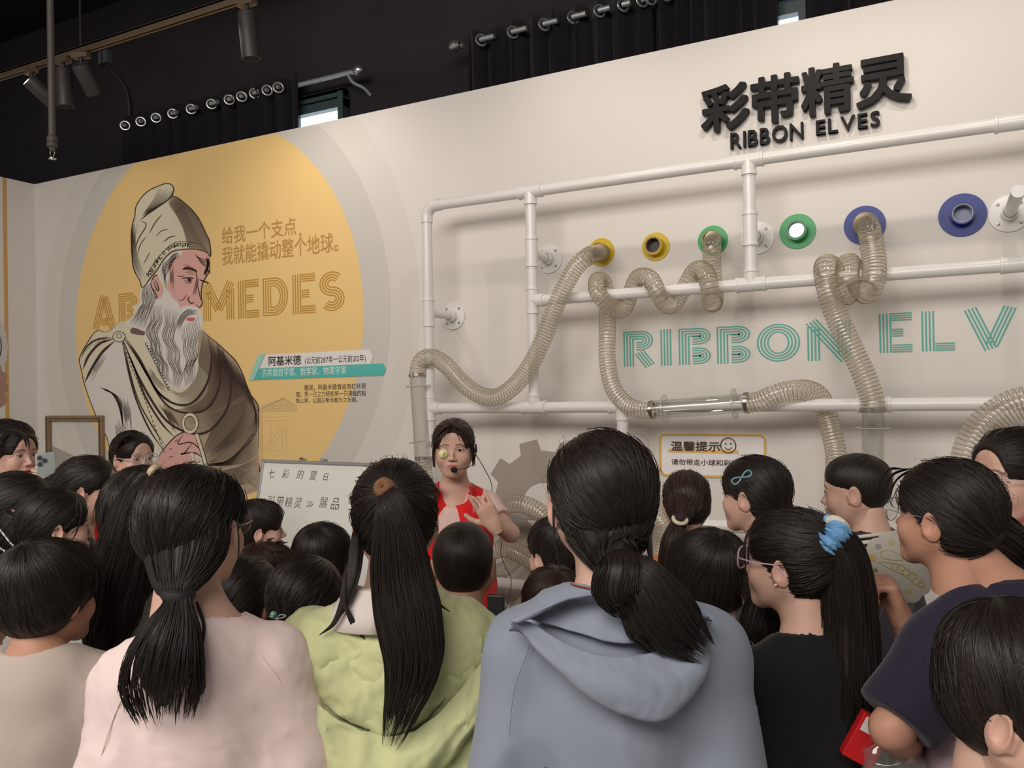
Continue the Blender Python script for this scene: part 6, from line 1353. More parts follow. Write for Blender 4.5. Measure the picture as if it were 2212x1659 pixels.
# --- girl in a navy-sleeved lilac T-shirt holding a fan
clil = fabric('cloth_lilac', (.46, .35, .40)); cnavy = fabric('cloth_navy', (.020, .017, .035))
def arms_fan(k, w, zs, H, P): return {-1: [(-.132*k*w, 0, zs-.035*k), P(1925, 1575, 1.35), P(1985, 1640, 1.52)], 1: [(.132*k*w, 0, zs-.035*k), P(1990, 1500, 1.64), P(1946, 1335, 1.60)]}
d = person('fan', 'large girl in lilac T-shirt with navy sleeves holding a scalloped fan, right foreground', 2044, 993, 1.42, 64, 'tight', (0, -.10, -.03), s=.83, w=.98, shift=.085, ahead=.01, body=38, pitch=.10, drop=.095, arms=arms_fan, poses={1: ('grip', (-.30, .05, .93), (.3, .9, .2))}, shirt=dict(sleeve=.60, g=.016, loose=.05, neck=.066, neckz=.03, flare=.006, hem=.64, h=.0075), shirtmat=clil, skin=SKIND, hair=HAIRM, fly=70, nr=800, hairh=.004, wide=1.05)
# navy raglan sleeves and neck band lie over the lilac body
SFn = d['SF']; k_, zs_, a_ = d['k'], d['zs'], d['arms']
for sd in (-1, 1):
    p0, p1 = np.array(a_[sd][0]), np.array(a_[sd][1]); X = abs(p1[0])+.14; F = Field((min(0, sd*X), -.30, zs_-.30*k_), (max(0, sd*X), .36, zs_+.12), .008)
    e_ = p0+(p1-p0)*.93; F.cap((sd*.085, -.004, zs_+.040*k_), p0+np.array((0, 0, .006)), .048*k_, .068*k_, .02); F.cap(p0, e_, .068*k_, .068*k_, .03); dr = (p1-p0)/np.linalg.norm(p1-p0); F.plane(e_-dr*.006, dr); F.ell((0, .02, zs_+.12), (.066, .068, .09), .004, 's')
    V, Q = F.nets(); V = fold_verts(smooth_verts(V, Q, 2), normals(V, Q), zs_, k_, .003, 4); o = link('sleeve', mesh_np('sleeve', V, Q), d['shirt'], cnavy); o['label'] = 'navy raglan sleeve'
mb = MB(); ring(mb, (0, .004, zs_+.066*k_), (0, .22, 1), .068, .013, 32, 8, sq=1.4); o = mb.build('neck_band', cnavy, d['shirt']); o['label'] = 'navy neck band'
tail(d, [(2118, 1145, -.01), (2155, 1165, -.01), (2188, 1190, .0), (2200, 1230, .0), (2195, 1300, .0), (2185, 1350, .0)], [.045, .046, .040, .036, .030, .012], 12, .8, 200, 1.3, .04)
glasses(d, mat('glasses_silver', (.6, .58, .58), .2, metal=.8), (.026, .025), 2.2, label='thin silver round glasses')
for i_ in range(10): lock(d['hb'], d['tohead'](np.array([(-.02+.006*i_-.03, .07, .09), (-.03+.006*i_-.03, .098+.004*(i_ % 3), .088-.004*i_), (-.035+.006*i_-.03, .115, .06-.006*i_), (-.03+.006*i_-.03, .108, .03-.004*i_)])), .0022, .0005, seed=i_)
finish(d)
# the fan she holds
fc = DP(1937, 1228, 1.68); 
fan = empty('hand_fan', tuple(fc), 0, 'pale scalloped hand fan with yellow doodles and a clear stick, held by the lilac girl', 'fan')
vz = math.atan2(-(fc[0]), fc[1]); fan.rotation_euler = (.05, 0, vz+.1); Rf = .068
P = [((Rf+.0045*abs(math.sin(t*7.5)))*math.cos(t), (Rf+.0045*abs(math.sin(t*7.5)))*math.sin(t)*1.05) for t in np.linspace(0, 2*math.pi, 180, endpoint=False)]
mb = MB(); n_ = len(P); mb.add([(x, -.0012, z) for x, z in P]+[(x, .0012, z) for x, z in P]+[(0, -.0012, 0), (0, .0012, 0)], [(i, (i+1) % n_, n_+(i+1) % n_, n_+i) for i in range(n_)], [(2*n_, (i+1) % n_, i) for i in range(n_)]+[(2*n_+1, n_+i, n_+(i+1) % n_) for i in range(n_)]); mb.build('leaf', mat('fan_plastic', (.52, .50, .44), .4), fan, smooth=False)
dy = mat('fan_yellow', (.52, .40, .13), .6); dg = mat('fan_green', (.45, .45, .22), .6); dbk = mat('fan_brown', (.30, .22, .10), .6)
def doodle(pts, m_, r=.0009, name='doodle'): mb = MB(); mb.tube(crom([(x, -.0016, z) for x, z in pts], 5), r, 5); return mb.build(name, m_, fan)
doodle([(-.028, .022), (-.030, .034), (-.012, .038), (.004, .030), (.012, .020), (-.004, .018), (-.022, .020), (-.028, .022)], dy)
doodle([(-.034, .012), (-.010, -.002), (.012, -.012), (.034, -.030), (.050, -.034)], dg, .0012); doodle([(-.034, .012), (-.018, .012), (.004, .010), (.026, -.004), (.046, -.018), (.050, -.034)], dg)
for cx2, cz2, r2 in [(-.004, .004, .006), (.008, .003, .006), (.016, -.006, .006), (.028, -.014, .006), (.036, -.024, .007), (.044, -.030, .006)]: doodle([(cx2+r2*math.cos(t), cz2+r2*math.sin(t)) for t in np.linspace(0, 6.3, 9)], dy)
for cx2, cz2, r2, m_ in [(-.046, .020, .008, dy), (-.016, -.030, .006, dy), (.002, -.050, .007, dy), (.022, -.046, .006, dg), (-.040, -.006, .005, dbk), (-.030, -.026, .004, dbk), (-.034, .044, .006, mat('fan_grey', (.3, .28, .3), .6)), (-.010, .054, .007, dg)]:
    mb = MB(); mb.lathe([(0, -.0019), (r2, -.0018), (r2, -.0012)], (cx2, 0, cz2), (0, 1, 0), 9); mb.build('sticker', m_, fan)
MB().tube([(-.020, .004, -.045), (-.036, -.006, -.10), (-.052, -.016, -.155)], .0036, 8).build('stick', mat('fan_stick', (.62, .50, .50), .2, spec=.7), fan)

# --- boy at the lower right corner
d = person('corner_boy', 'boy with short black hair and a large ear in the bottom right corner', 2188, 1292, 1.02, -112, 'short', (0, -.05, .10), s=.98, w=1.0, body=-60, shirt=dict(sleeve=.6, g=.014), shirtmat=fabric('cloth_olive', (.18, .12, .08)), skin=SKINM, fly=30, nr=900, hairh=.0045, eyes=True, pitch=-.15); finish(d)
# --- boy at the lower left
d = person('left_boy', 'boy with bowl-cut black hair in a beige T-shirt, back turned, bottom left', 98, 1166, 1.60, -52, 'bob', (0, -.045, .10), s=.865, w=.92, drop=.070, body=-12, shirt=dict(sleeve=.85, g=.018, loose=.04, neck=.062, neckz=.03, flare=.02, hem=.60), shirtmat=fabric('cloth_beige', (.50, .42, .365)), fly=20, nr=700, hairh=.0045, skin=SKIND); finish(d)
# --- girl with pearl strand hair clip
d = person('pearl', 'girl in profile with a string of pearls at her low bun, left edge', 112, 1056, 2.25, -82, 'tight', (0, -.10, -.06), s=.88, w=.80, body=-55, shirt=dict(sleeve=.9, g=.014), shirtmat=fabric('cloth_offwhite', (.50, .46, .42)), fly=20, nr=500)
tail(d, [(50, 1120, -.0), (30, 1150, -.01), (15, 1165, -.01), (0, 1185, -.01), (-15, 1200, -.01)], [.055, .050, .045, .040, .020], 21, .9, 100, 1, .01)
pr2 = mat('pearl', (.8, .76, .72)); strd = empty('pearl_string', tuple(d['pix']([(10, 1160, -.07)])[0])); strd.parent = d['root']; c0 = np.array(strd.location)
pts = resample(crom(d['pix']([(-12, 1130, -.06), (6, 1152, -.075), (22, 1172, -.08), (38, 1190, -.07), (20, 1194, -.08), (-8, 1180, -.08)]), 8), .0062)
for i_, p_ in enumerate(pts): mb = MB(); mb.lathe([(0, -.0030), (.0021, -.0021), (.0030, 0), (.0021, .0021), (0, .0030)], p_-c0, (0, 0, 1), 8); mb.build('bead', pr2 if i_ % 3 else mat('bead_blue', (.35, .45, .55), .2), strd)
for L in ([(172, 1075, -.04), (176, 1110, -.05), (165, 1150, -.05), (150, 1175, -.05)], [(168, 1072, -.04), (165, 1110, -.05), (158, 1140, -.05)]): scr_lock(d, L, .004, .0007)
finish(d)
# --- girl in black T-shirt with sharp profile
d = person('black_tee', 'girl in a black T-shirt with swept-back hair, frowning towards the right', 184, 985, 2.75, -104, 'tight', (0, -.11, -.03), s=.93, w=.9, body=-70, shirt=dict(sleeve=.7, g=.012), shirtmat=fabric('cloth_black', (.01, .01, .011)), fly=24, nr=500)
tail(d, [(128, 1050, .02), (112, 1055, .02), (92, 1060, .03), (70, 1075, .03)], [.050, .042, .034, .02], 22, .9, 70, 1, .02); finish(d)
# --- woman with phone
CRED = fabric('vest_red', (.72, .018, .022), bs=200); 
def arms_phone(k, w, zs, H, P): return {-1: [(-.135*k*w, 0, zs-.02), P(92, 1150, 3.0), P(106, 1062, 2.90)], 1: arms_default(k, w, zs, H)[1]}
d = person('phone_woman', 'woman in a red vest holding up a phone at the left edge', 22, 918, 3.15, -142, 'tight', (0, -.11, .0), s=.95, w=.95, body=-140, shirt=dict(sleeve=.4, g=.016, neck=.07), shirtmat=CRED, fly=10, arms=arms_phone, poses={-1: ('grip', (.05, .0, 1), (.5, .8, 0))}, shirtname='red_vest')
for L in ([(10, 930, -.09), (-8, 960, -.11), (-14, 1000, -.11)], [(24, 926, -.09), (50, 940, -.10), (58, 965, -.09)], [(30, 926, -.08), (58, 945, -.07), (64, 975, -.05)]): scr_lock(d, L, .013, .003)
finish(d)
pc = DP(99, 1004, 2.86); ph = empty('phone', tuple(pc), math.atan2(-(pc[0]), pc[1])+.25, 'phone with a pale marbled case held up by the woman in red', 'phone')
boxo('case', (-.031, -.004, -.052), (.031, .004, .042), mat('phone_case', (.42, .47, .45), .3, noise=(30, .2)), ph, bev=.0035); ph.rotation_euler[1] = -.05
for cx2, cz2 in ((-.019, .026), (-.019, .004), (-.004, .015)): b = MB(); b.lathe([(0, -.0062), (.0075, -.006), (.0085, -.004)], (cx2, 0, cz2), (0, 1, 0), 16); b.build('camera_lens', mat('lens_dark', (.08, .09, .10), .15, spec=.8), ph)
d = person('behind_phone', 'dark-haired person mostly hidden behind the woman with the phone', 16, 905, 3.55, -100, 'short', (0, -.05, .1), s=.97, w=.9, body=-120, shirt=dict(sleeve=.5, g=.014), shirtmat=fabric('cloth_dark', (.05, .05, .06)), fly=6, nr=200); finish(d)
d = person('left_edge', 'girl with pulled-back hair cut by the left edge, bare forehead to the right', 28, 1020, 2.35, -95, 'tight', (0, -.11, -.02), s=.95, w=.85, body=-80, shirt=dict(sleeve=.5, g=.012), shirtmat=fabric('cloth_grey', (.2, .19, .19)), fly=10, nr=300); finish(d)
d = person('striped', 'person in a beige and black striped shirt cut off by the left edge', -55, 1215, 1.95, -20, 'tight', (0, -.10, 0), s=.95, w=.9, body=-20, shirt=dict(sleeve=.9, g=.016), fly=0, nr=100, shirtmat=fabric('stripes', (.40, .33, .24)))
st = MATS['stripes']; nt = st.node_tree; bs_ = nt.nodes['Principled BSDF']; wv = nt.nodes.new('ShaderNodeTexWave'); wv.bands_direction = 'Z'; wv.inputs['Scale'].default_value = 14; tcn = [n for n in nt.nodes if n.type == 'TEX_COORD'][0]; nt.links.new(tcn.outputs['Object'], wv.inputs['Vector'])
rp = nt.nodes.new('ShaderNodeValToRGB'); rp.color_ramp.interpolation = 'CONSTANT'; rp.color_ramp.elements[0].color = (.38, .31, .23, 1); rp.color_ramp.elements[1].color = (.02, .018, .018, 1); rp.color_ramp.elements[1].position = .78; nt.links.new(wv.outputs[0], rp.inputs[0]); nt.links.new(rp.outputs[0], bs_.inputs['Base Color']); finish(d)
# --- girl with glasses in red vest
d = person('red_reader', 'girl in a red vest with square clear glasses looking down before the mural', 282, 930, 3.30, -148, 'tight', (0, -.10, -.02), s=.90, w=.9, body=-150, pitch=-.02, shirt=dict(sleeve=.4, g=.016, neck=.07), shirtmat=CRED, fly=16, wide=.98, shirtname='red_vest', shirtlabel='red volunteer vest')
for L in ([(282, 936, -.10), (262, 955, -.09), (252, 985, -.05), (250, 1010, -.02)], [(278, 936, -.09), (256, 960, -.05), (246, 1000, 0), (246, 1040, .02)], [(300, 934, -.1), (320, 950, -.1), (326, 965, -.10)]): scr_lock(d, L, .013, .003)
glasses(d, GL_CLR, (.027, .021), 3.4, thick=.0018, label='square clear-framed glasses'); finish(d)
# --- girl with the very long hair
d = person('long_hair', 'girl in white with a very long ponytail in a beige clip behind the pink sweatshirt', 300, 1006, 1.93, -30, 'tight', (-.01, -.06, .095), s=1.0, w=.82, body=-20, shirt=dict(sleeve=.8, g=.016, loose=.03), shirtmat=fabric('cloth_ivory', (.55, .56, .53)), fly=16, nr=500, eyes=False)
tail(d, [(338, 1022, -.09), (325, 1030, -.12), (298, 1070, -.13), (278, 1150, -.14), (256, 1240, -.14), (240, 1320, -.15), (222, 1390, -.15), (206, 1435, -.15)], [.022, .032, .040, .056, .064, .062, .044, .016], 25, .55, 420, 1.2, .09)
tail(d, [(290, 1120, -.10), (300, 1200, -.12), (290, 1270, -.13), (268, 1330, -.13)], [.05, .055, .04, .012], 26, .5, 160, 1.2, .06)
tie(d, 334, 1020, -.12, (-.9, -.1, .4), .013, .006, mat('clip_beige', (.42, .35, .22), .4), 'hair_clip', 'beige hair clip', sq=1.4); finish(d)
# --- children before the whiteboard
d = person('profile_boy', 'boy in profile with short black hair in front of the whiteboard', 556, 1078, 2.95, -90, 'short', (0, -.05, .1), s=.84, w=.85, body=-70, shirt=dict(sleeve=.5, g=.012), shirtmat=fabric('cloth_grey', (.2, .19, .19)), fly=6, nr=300); finish(d)
d = person('spiky_boy', 'boy with tousled spiky dark hair just below the boy in profile', 573, 1168, 2.40, -60, 'spiky', (0, -.03, .1), s=.82, w=.85, body=-50, shirt=dict(sleeve=.5, g=.012), shirtmat=fabric('cloth_pale_blue', (.35, .40, .46)), hair=HAIRB, fly=40, nr=500)
for i_ in range(40):
    a0 = i_*2.4; e_ = .3+1.0*((i_*37) % 40)/40; dv = np.array([math.cos(a0)*math.cos(e_), math.sin(a0)*math.cos(e_), math.sin(e_)]); p0 = np.array((0, -.012, .033))+dv*np.array((.082, .10, .088)); lock(d['hb'], d['tohead'](np.array([p0, p0+dv*.010+np.array((0, 0, .004)), p0+dv*.022+np.array((.006*math.sin(i_), .01, -.003))])), .0045, .0006, seed=i_)
finish(d)
d = person('small_girl', 'girl with tied hair and reddish ear low between the pink and green tops', 522, 1203, 2.05, -38, 'tight', (0, -.11, -.02), s=.92, w=.82, body=-30, shirt=dict(sleeve=.6, g=.016), shirtmat=fabric('cloth_pale_blue', (.35, .40, .46)), fly=14, nr=400, skin=SKIND, eyes=False); finish(d)
d = person('board_head', 'dark-haired child facing the lower edge of the whiteboard', 694, 1130, 2.68, -20, 'bob', (0, -.05, .1), s=.97, w=.85, body=-20, shirt=dict(sleeve=.5, g=.012), shirtmat=fabric('cloth_grey', (.2, .19, .19)), fly=40, nr=500, eyes=False); finish(d)
d = person('bead_girl', 'girl with a low ponytail held by a mint bead elastic, left of the green jacket', 656, 1200, 1.92, -20, 'tight', (-.055, -.08, -.06), s=.95, w=.85, body=-20, shirt=dict(sleeve=.6, g=.014), shirtmat=fabric('cloth_plum', (.10, .06, .07)), fly=30, nr=600, wide=1.05, eyes=False)
tail(d, [(625, 1290, -.04), (612, 1325, -.10), (600, 1350, -.11), (585, 1390, -.11), (578, 1430, -.11)], [.055, .028, .030, .036, .02], 28, .8, 140, 1, .02)
te = empty('bead_elastic', tuple(d['pix']([(602, 1338, -.14)])[0])); te.parent = d['root']; te['label'] = 'pale blue elastic with a mint bead'; c0 = np.array(te.location)
mb = MB(); mb.lathe([(0, -.0075), (.0053, -.0053), (.0075, 0), (.0053, .0053), (0, .0075)], d['pix']([(591, 1327, -.145)])[0]-c0, (0, 0, 1), 14); mb.build('bead', mat('mint_bead', (.22, .50, .38), .2, spec=.7), te)
b_el = mat('elastic_pale', (.45, .55, .60), .5)
for L in ([(582, 1331, -.14), (596, 1336, -.145), (612, 1334, -.145), (617, 1330, -.145), (606, 1328, -.145), (596, 1336, -.145)], [(592, 1330, -.145), (602, 1342, -.145), (612, 1350, -.14)], [(594, 1334, -.145), (606, 1348, -.14), (610, 1356, -.14)]): mb = MB(); mb.tube(crom(d['pix'](L), 5)-c0, .0013, 6); mb.build('loop', b_el, te)
finish(d)
# --- boy with buzz cut
d = person('buzz_boy', 'boy with a close-cropped head and ears sticking out in front of the speaker', 998, 1127, 1.97, 0, 'buzz', (0, -.05, .1), s=.93, w=.88, drop=.10, body=0, shirt=dict(sleeve=.6, g=.014, neck=.055), shirtmat=fabric('cloth_white_dim', (.45, .42, .38)), skin=SKIND, fly=0, nr=4, wide=1.03, eyes=False, hi=True)
mb = MB(); ring(mb, (0, .004, d['zs']+.07*d['k']), (0, .2, 1), .060, .009, 32, 8, sq=1.3); o = mb.build('neck_band', MATS['cloth_black'], d['shirt']); o['label'] = 'black neck band'; finish(d)
# --- kids beyond the blue jacket
d = person('peek_boy', 'boy with short hair peeping out behind the blue-grey jacket', 1205, 1112, 2.45, 38, 'short', (0, -.05, .1), s=.93, w=.8, body=20, shirt=dict(sleeve=.5, g=.012), shirtmat=fabric('cloth_lime', (.45, .50, .18)), fly=8, nr=300); finish(d)
d = person('low_head', 'dark tousled head low beside the left shoulder of the blue-grey jacket', 1196, 1221, 2.02, 10, 'short', (0, -.05, .1), s=.90, w=.8, body=10, shirt=dict(sleeve=.5, g=.012), shirtmat=fabric('cloth_lime', (.45, .50, .18)), hair=HAIRB, fly=30, nr=400, eyes=False); finish(d)
d = person('cream_tie', 'girl with brown hair in a low ponytail with a cream tie, below the notice', 1482, 1015, 2.78, 6, 'tight', (-.01, -.095, -.045), s=.95, w=.85, body=6, shirt=dict(sleeve=.6, g=.014), shirtmat=fabric('cloth_orange', (.60, .20, .05)), hair=HAIRB, fly=30, nr=600, eyes=False)
tail(d, [(1478, 1085, -.07), (1472, 1115, -.115), (1466, 1130, -.125), (1455, 1170, -.14), (1445, 1220, -.14), (1438, 1265, -.14)], [.055, .034, .024, .040, .036, .016], 31, .7, 180, 1, .05, mtl=HAIRB); tie(d, 1469, 1122, -.135, (.3, -.4, .8), .021, .0065, white_tie, label='cream hair tie'); finish(d)
d = person('clip_girl', 'girl with a pale blue bow hair clip under the right end of the notice', 1634, 983, 2.40, 62, 'tight', (0, -.10, -.05), s=.97, w=.88, body=40, shirt=dict(sleeve=.6, g=.014), shirtmat=fabric('cloth_grey', (.2, .19, .19)), fly=26, nr=500)
hc = empty('hair_clip', tuple(d['pix']([(1600, 1031, -.085)])[0])); hc.parent = d['root']; hc['label'] = 'pale blue bow hair clip'; c0 = np.array(hc.location); hb_ = mat('clip_blue', (.22, .42, .52), .35)
for sx in (-1, 1):
    dp_ = -.105+.012*(sx < 0); L = [(1602, 1031, dp_), (1602+10*sx-3, 1031-6*sx-5, dp_), (1602+19*sx-2.5, 1031-11*sx-4, dp_), (1602+19*sx+2.5, 1031-11*sx+4, dp_), (1602+10*sx+3, 1031-6*sx+5, dp_), (1602, 1031, dp_)]
    mb = MB(); mb.tube(crom(d['pix'](L), 5)-c0, .0021, 6); mb.build('loop', hb_, hc)
tail(d, [(1680, 1100, .0), (1692, 1130, .02), (1690, 1165, .03)], [.05, .04, .02], 33, .9, 60, 1, .02); finish(d)
d = person('sailor', 'child with bobbed black hair in white T-shirt with blue striped collar', 1530, 1143, 2.02, 38, 'bob', (0, -.05, .1), s=.94, w=.88, body=20, shirt=dict(sleeve=.7, g=.018, loose=.02, neck=.055), shirtmat=fabric('cloth_white_dim2', (.42, .39, .36)), fly=20, nr=600)
for dz_, rr_, mm in ((0, .008, fabric('collar_cream', (.55, .50, .38))), (.012, .0075, mat('stripe_blue', (.02, .05, .35), .6)), (.024, .008, MATS['cloth_white_dim2'])):
    mb = MB(); ring(mb, (0, .002, d['zs']+.052*d['k']+dz_), (0, .2, 1), .074-dz_*.55, rr_, 32, 8, sq=1.0); mb.build('collar_stripe', mm, d['shirt'])
finish(d)
d = person('hidden_pony', 'girl hidden behind the scrunchie girl, only her black ponytail showing at the neck', 1690, 1205, 1.83, 60, 'tight', (0, -.11, -.02), s=.90, w=.78, body=30, shirt=dict(sleeve=.5, g=.012), shirtmat=fabric('cloth_white_dim', (.45, .42, .38)), fly=0, nr=200, eyes=False)
tail(d, [(1655, 1290, -.06), (1645, 1320, -.09), (1640, 1360, -.10), (1645, 1400, -.10)], [.03, .040, .042, .02], 34, .8, 120, 1, .02); finish(d)
d = person('trim_boy', 'boy in a dark jacket with white trim, short hair, facing left near the right side', 1858, 978, 2.52, 80, 'buzz', (0, -.05, .1), s=.99, w=.95, body=48, shirt=dict(sleeve=.9, g=.018, loose=.02, neck=.062), shirtmat=fabric('cloth_charcoal', (.035, .032, .045)), skin=SKINM, fly=0, nr=30, wide=1.0, drop=.085, pitch=-.06)
for r_, dz_, mm in ((.082, -.006, fabric('trim_white', (.6, .58, .50))), (.092, -.016, MATS['cloth_black']), (.100, -.024, MATS['trim_white'])):
    mb = MB(); ring(mb, (0, .004, d['zs']+.060*d['k']+dz_), (0, .25, 1), r_, .006, 36, 8, sq=1.0); mb.build('collar_trim', mm, d['shirt'])
for q_ in (0, .012, .024): ridge(d, [(-.15+q_, d['zs']-.02), (-.165+q_, d['zs']-.12), (-.16+q_, d['zs']-.25)], .0035, MATS['trim_white'] if q_ != .012 else MATS['cloth_black'], name='sleeve_stripe')
finish(d)
d = person('edge_girl', 'girl with clear glasses and red collar at the right edge', 2200, 922, 1.86, 134, 'tight', (0, -.10, .0), s=.95, w=.92, body=100, shirt=dict(sleeve=.6, g=.018, neck=.062), shirtmat=CRED, fly=60, nr=500, skin=SKINM)
glasses(d, GL_CLR, (.026, .022), 2.8, thick=.0014, label='clear-framed glasses'); finish(d)

# ------------------------------------------------------------------ the speaker
def arms_pres(k, w, zs, H, P):
    return {-1: [(-.135*k*w, 0, zs-.02), P(1103, 1152, 3.12), P(1068, 1136, 3.02)], 1: [(.135*k*w, 0, zs-.02), (.17*k, .03, zs-.26*k), (.15*k, .20, zs-.36*k)]}
d = person('speaker', 'young woman in a red volunteer vest and pale pink T-shirt with a headset microphone', 979, 903, 3.22, 176, 'tight', (0, -.10, -.03), s=.965, w=.98, body=178, pitch=-.03, arms=arms_pres, poses={-1: ('gesture', (.42, .10, .86), (.75, .35, -.3))}, shirt=dict(sleeve=.66, g=.008, loose=.010, neck=.068, neckz=.02, flare=.012, hem=.60, h=.007), shirtmat=fabric('cloth_blush', (.70, .50, .46)), fly=16, nr=500, wide=1.04, hair=HAIRB, shirtname='t_shirt', shirtlabel='pale pink T-shirt')
k_, zs_, H_ = d['k'], d['zs'], d['H']; C2 = d
# open vest: shell over the shirt, cut open at the front with a V
F = shirt_field(H_, k_, .98, zs_, d['arms'], 1.0, g=.020, loose=.030, sleeve=0, h=.007, neck=.066, neckz=.02, hem=.60)
F.chain([(.036, .118, zs_+.09), (.036, .118, zs_-.06*k_), (.034, .118, zs_-.22*k_), (.030, .118, zs_-.60*k_)], [.078, .068, .050, .040], .004, 's')
for sd in (-1, 1): F.ell((sd*(.132*k_*.98+.064), 0, zs_-.045), (.058, .14, .10), .008, 's')
V, Q = F.nets(); V = fold_verts(smooth_verts(V, Q, 2), normals(V, Q), zs_, k_, .004, 5)
vest = link('vest', mesh_np('vest', V, Q), d['root'], CRED); vest['label'] = 'open red volunteer vest'; d['SF'] = F
mesh_m = mat('mesh_red', (.60, .02, .025), .6)
nt = mesh_m.node_tree; bs_ = nt.nodes['Principled BSDF']; vo = nt.nodes.new('ShaderNodeTexVoronoi'); vo.inputs['Scale'].default_value = 130; tcn = [n for n in nt.nodes if n.type == 'TEX_COORD'][0]; nt.links.new(tcn.outputs['Object'], vo.inputs['Vector'])
rp = nt.nodes.new('ShaderNodeValToRGB'); rp.color_ramp.elements[0].color = (.55, .28, .25, 1); rp.color_ramp.elements[1].color = (.60, .015, .02, 1); rp.color_ramp.elements[0].position = .30; rp.color_ramp.elements[1].position = .42; nt.links.new(vo.outputs['Distance'], rp.inputs[0]); nt.links.new(rp.outputs[0], bs_.inputs['Base Color'])
for sd in (-1, 1):
    rows = [[(sd*.055, zs_+.085*k_, .002), (sd*.085, zs_+.065*k_, .002), (sd*.125, zs_+.035*k_, .002)], [(sd*.062, zs_+.03*k_, .003), (sd*.095, zs_+.01*k_, .003), (sd*.128, zs_-.01*k_, .003)], [(sd*.075, zs_-.05*k_, .003), (sd*.10, zs_-.04*k_, .003), (sd*.125, zs_-.045*k_, .003)]]
    G = []
    for row in rows:
        q = resample_n(np.array(row), 10); y = back_y(d, q[:, 0], q[:, 1], 1); G.append(np.stack([q[:, 0], y+.003, q[:, 1]], 1))
    G = np.array(G); G = np.array([G[0]*(1-t)*(1-t)+2*G[1]*t*(1-t)+G[2]*t*t for t in np.linspace(0, 1, 8)]); mb = MB(); mb.grid(G if sd > 0 else G[:, ::-1]); o = mb.build('mesh_panel', mesh_m, vest); o['label'] = 'open mesh shoulder panel'; md = o.modifiers.new('s', 'SOLIDIFY'); md.thickness = .002
# gold lettering on the chest
mb = MB(); gx = -.115
for i_, c in enumerate('志愿者'):
    V, T = glyph(c, .01); V = V.copy(); X = -(gx+.028*i_)-V[:, 0]*.024*1+0; Zv = zs_-.165*k_+V[:, 1]*.026
    X = .030-.026*i_-V[:, 0]*.024; X = X-.065; y = back_y(d, X, Zv, 1); mb.add(np.stack([X, y+.004, Zv], 1), None, T[:, ::-1] if False else T)
mb.build('chest_lettering', mat('gold_print', (.62, .42, .06), .5), vest, smooth=False)
for sd in (-1, 1):
    for q_ in range(3): lock(d['hb'], d['tohead'](np.array([(sd*.004, .086-.006*q_, .098+.004*q_), (sd*(.036+.004*q_), .083-.008*q_, .080), (sd*(.064+.003*q_), .058-.01*q_, .036), (sd*(.076+.003*q_), .030-.012*q_, -.015), (sd*(.076+.004*q_), .012-.012*q_, -.075)])), .0125, .003, .32, seed=q_)
    lock(d['hb'], d['tohead'](np.array([(sd*.006, .092, .092), (sd*.024, .101, .060), (sd*.034, .097, .030)])), .0035, .0005, seed=5)
    lock(d['hb'], d['tohead'](np.array([(sd*.010, .092, .090), (sd*.034, .098, .062), (sd*.044, .092, .034)])), .003, .0005, seed=6)
finish(d)
hs = empty('headset', (0, 0, 0)); hs.parent = d['root']; hs['label'] = 'thin black headset microphone'; bk_ = mat('headset_black', (.015, .015, .016), .5)
b = MB(); b.tube(d['tohead'](crom([(-.088, -.02, -.01), (-.088, .0, -.035), (-.080, .045, -.060), (-.055, .082, -.072), (-.018, .108, -.075)])), .0016, 6); b.build('boom', bk_, hs)
b = MB(); b.lathe([(0, -.013), (.008, -.011), (.0115, -.004), (.0115, .004), (.008, .011), (0, .013)], (0, 0, 0), (1, .3, 0), 16); b.V = [d['tohead'](v+np.array((-.008, .108, -.075))) for v in b.V]; b.build('foam_ball', mat('foam_black', (.012, .012, .014), .9, bump=(400, .6, .001)), hs)
b = MB(); b.lathe([(0, -.008), (.014, -.006), (.015, .004), (0, .008)], (0, 0, 0), (1, 0, 0), 16); b.V = [d['tohead'](v+np.array((-.088, -.006, -.008))) for v in b.V]; b.build('ear_pad', bk_, hs)
b = MB(); b.tube(d['tohead'](crom([(.088, .0, .0), (.090, -.03, .01), (.075, -.08, .0), (.0, -.115, -.015), (-.075, -.08, .0), (-.090, -.03, .01), (-.088, .0, .0)])), .002, 6); b.build('neck_wire', bk_, hs)
def cable(L, name): mb = MB(); mb.tube(crom(d['pix'](L), 8), .0016, 6); return mb.build(name, bk_, hs)
cable([(1020, 968, .0), (1030, 985, .0), (1045, 1010, .05), (1060, 1040, .05), (1064, 1066, .03)], 'cable')
cable([(1084, 1168, .02), (1082, 1195, .0), (1092, 1225, -.02), (1104, 1250, -.03), (1100, 1290, -.05), (1092, 1315, -.08), (1078, 1316, -.09), (1083, 1296, -.09), (1088, 1288, -.09), (1074, 1300, -.10)], 'cable')
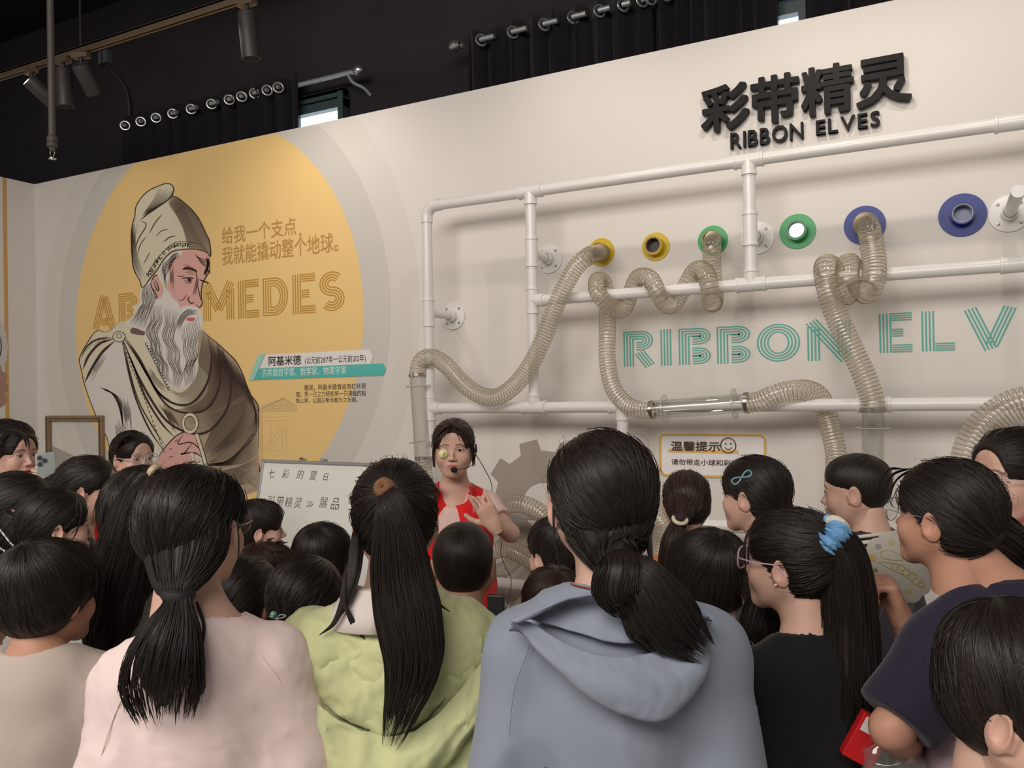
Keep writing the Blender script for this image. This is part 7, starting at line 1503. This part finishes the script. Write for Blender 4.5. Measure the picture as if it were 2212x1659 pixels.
bpk = empty('battery_pack', tuple(DP(1072, 1310, 3.09)), math.atan2(-DP(1072, 1310, 3.09)[0], DP(1072, 1310, 3.09)[1])-.2, 'black battery pack clipped to the hem of the red vest', 'device'); boxo('case', (-.032, -.014, -.045), (.032, .014, .045), bk_, bpk, bev=.005); boxo('clip', (-.012, .014, -.03), (.012, .02, .03), bk_, bpk, bev=.002)
# the light plastic ball floating on the air stream
ballp = DP(958, 981, 2.95); bo = bpy.data.objects.new('ball', None); bl = MB(); th = np.linspace(-math.pi/2, math.pi/2, 17); bl.lathe([(.0185*math.cos(t), .0185*math.sin(t)) for t in th], (0, 0, 0), (0, .3, 1), 28)
bobj = bl.build('ball', mat('ball_yellow', (.80, .74, .36), .35, spec=.4), None); bobj.location = ballp; bobj.rotation_euler = (0, 0, math.atan2(-ballp[0], ballp[1])); tag(bobj, 'small pale yellow plastic ball hovering in front of the speaker\'s cheek', 'ball')
b = MB(); b.tube([(-.002, -.0186, -.006), (0, -.0190, 0), (.001, -.0183, .007)], .0012, 5); b.tube([(.004, -.0184, -.002), (.005, -.0178, .007)], .0009, 5); b.build('ink_mark', mat('ball_ink', (.12, .09, .02), .5), bobj)
# red packet and plastic bag at the lower right
rp_ = DP(1876, 1588, 1.44); e = empty('red_packet', tuple(rp_), math.atan2(-rp_[0], rp_[1])+.3, 'red and white packet behind the elbow of the lilac T-shirt', 'packet'); boxo('box', (-.028, -.010, -.05), (.028, .010, .035), mat('packet_red', (.55, .012, .016), .4), e, bev=.002); boxo('label_panel', (-.022, -.0115, .004), (.010, -.010, .030), mat('packet_white', (.7, .7, .68), .5), e); e.rotation_euler[1] = .5
e = empty('plastic_bag', tuple(DP(1938, 1668, 1.42)), .2, 'crumpled clear plastic bag at the bottom edge behind the lilac T-shirt', 'bag'); F = Field((-.08, -.06, -.12), (.08, .06, .07), .005); F.ell((0, 0, -.02), (.060, .040, .075), 0); V, Q = F.nets(); N = normals(V, Q); V = V+N*((1-2*np.abs(wob(V, 45, 3)))*.012)[:, None]; link('film', mesh_np('film', V, Q), e, clear_mat('bag_film', (.95, .96, .95), .08, .12, edge=.5, milk=.25, milkc=(.7, .75, .72)))
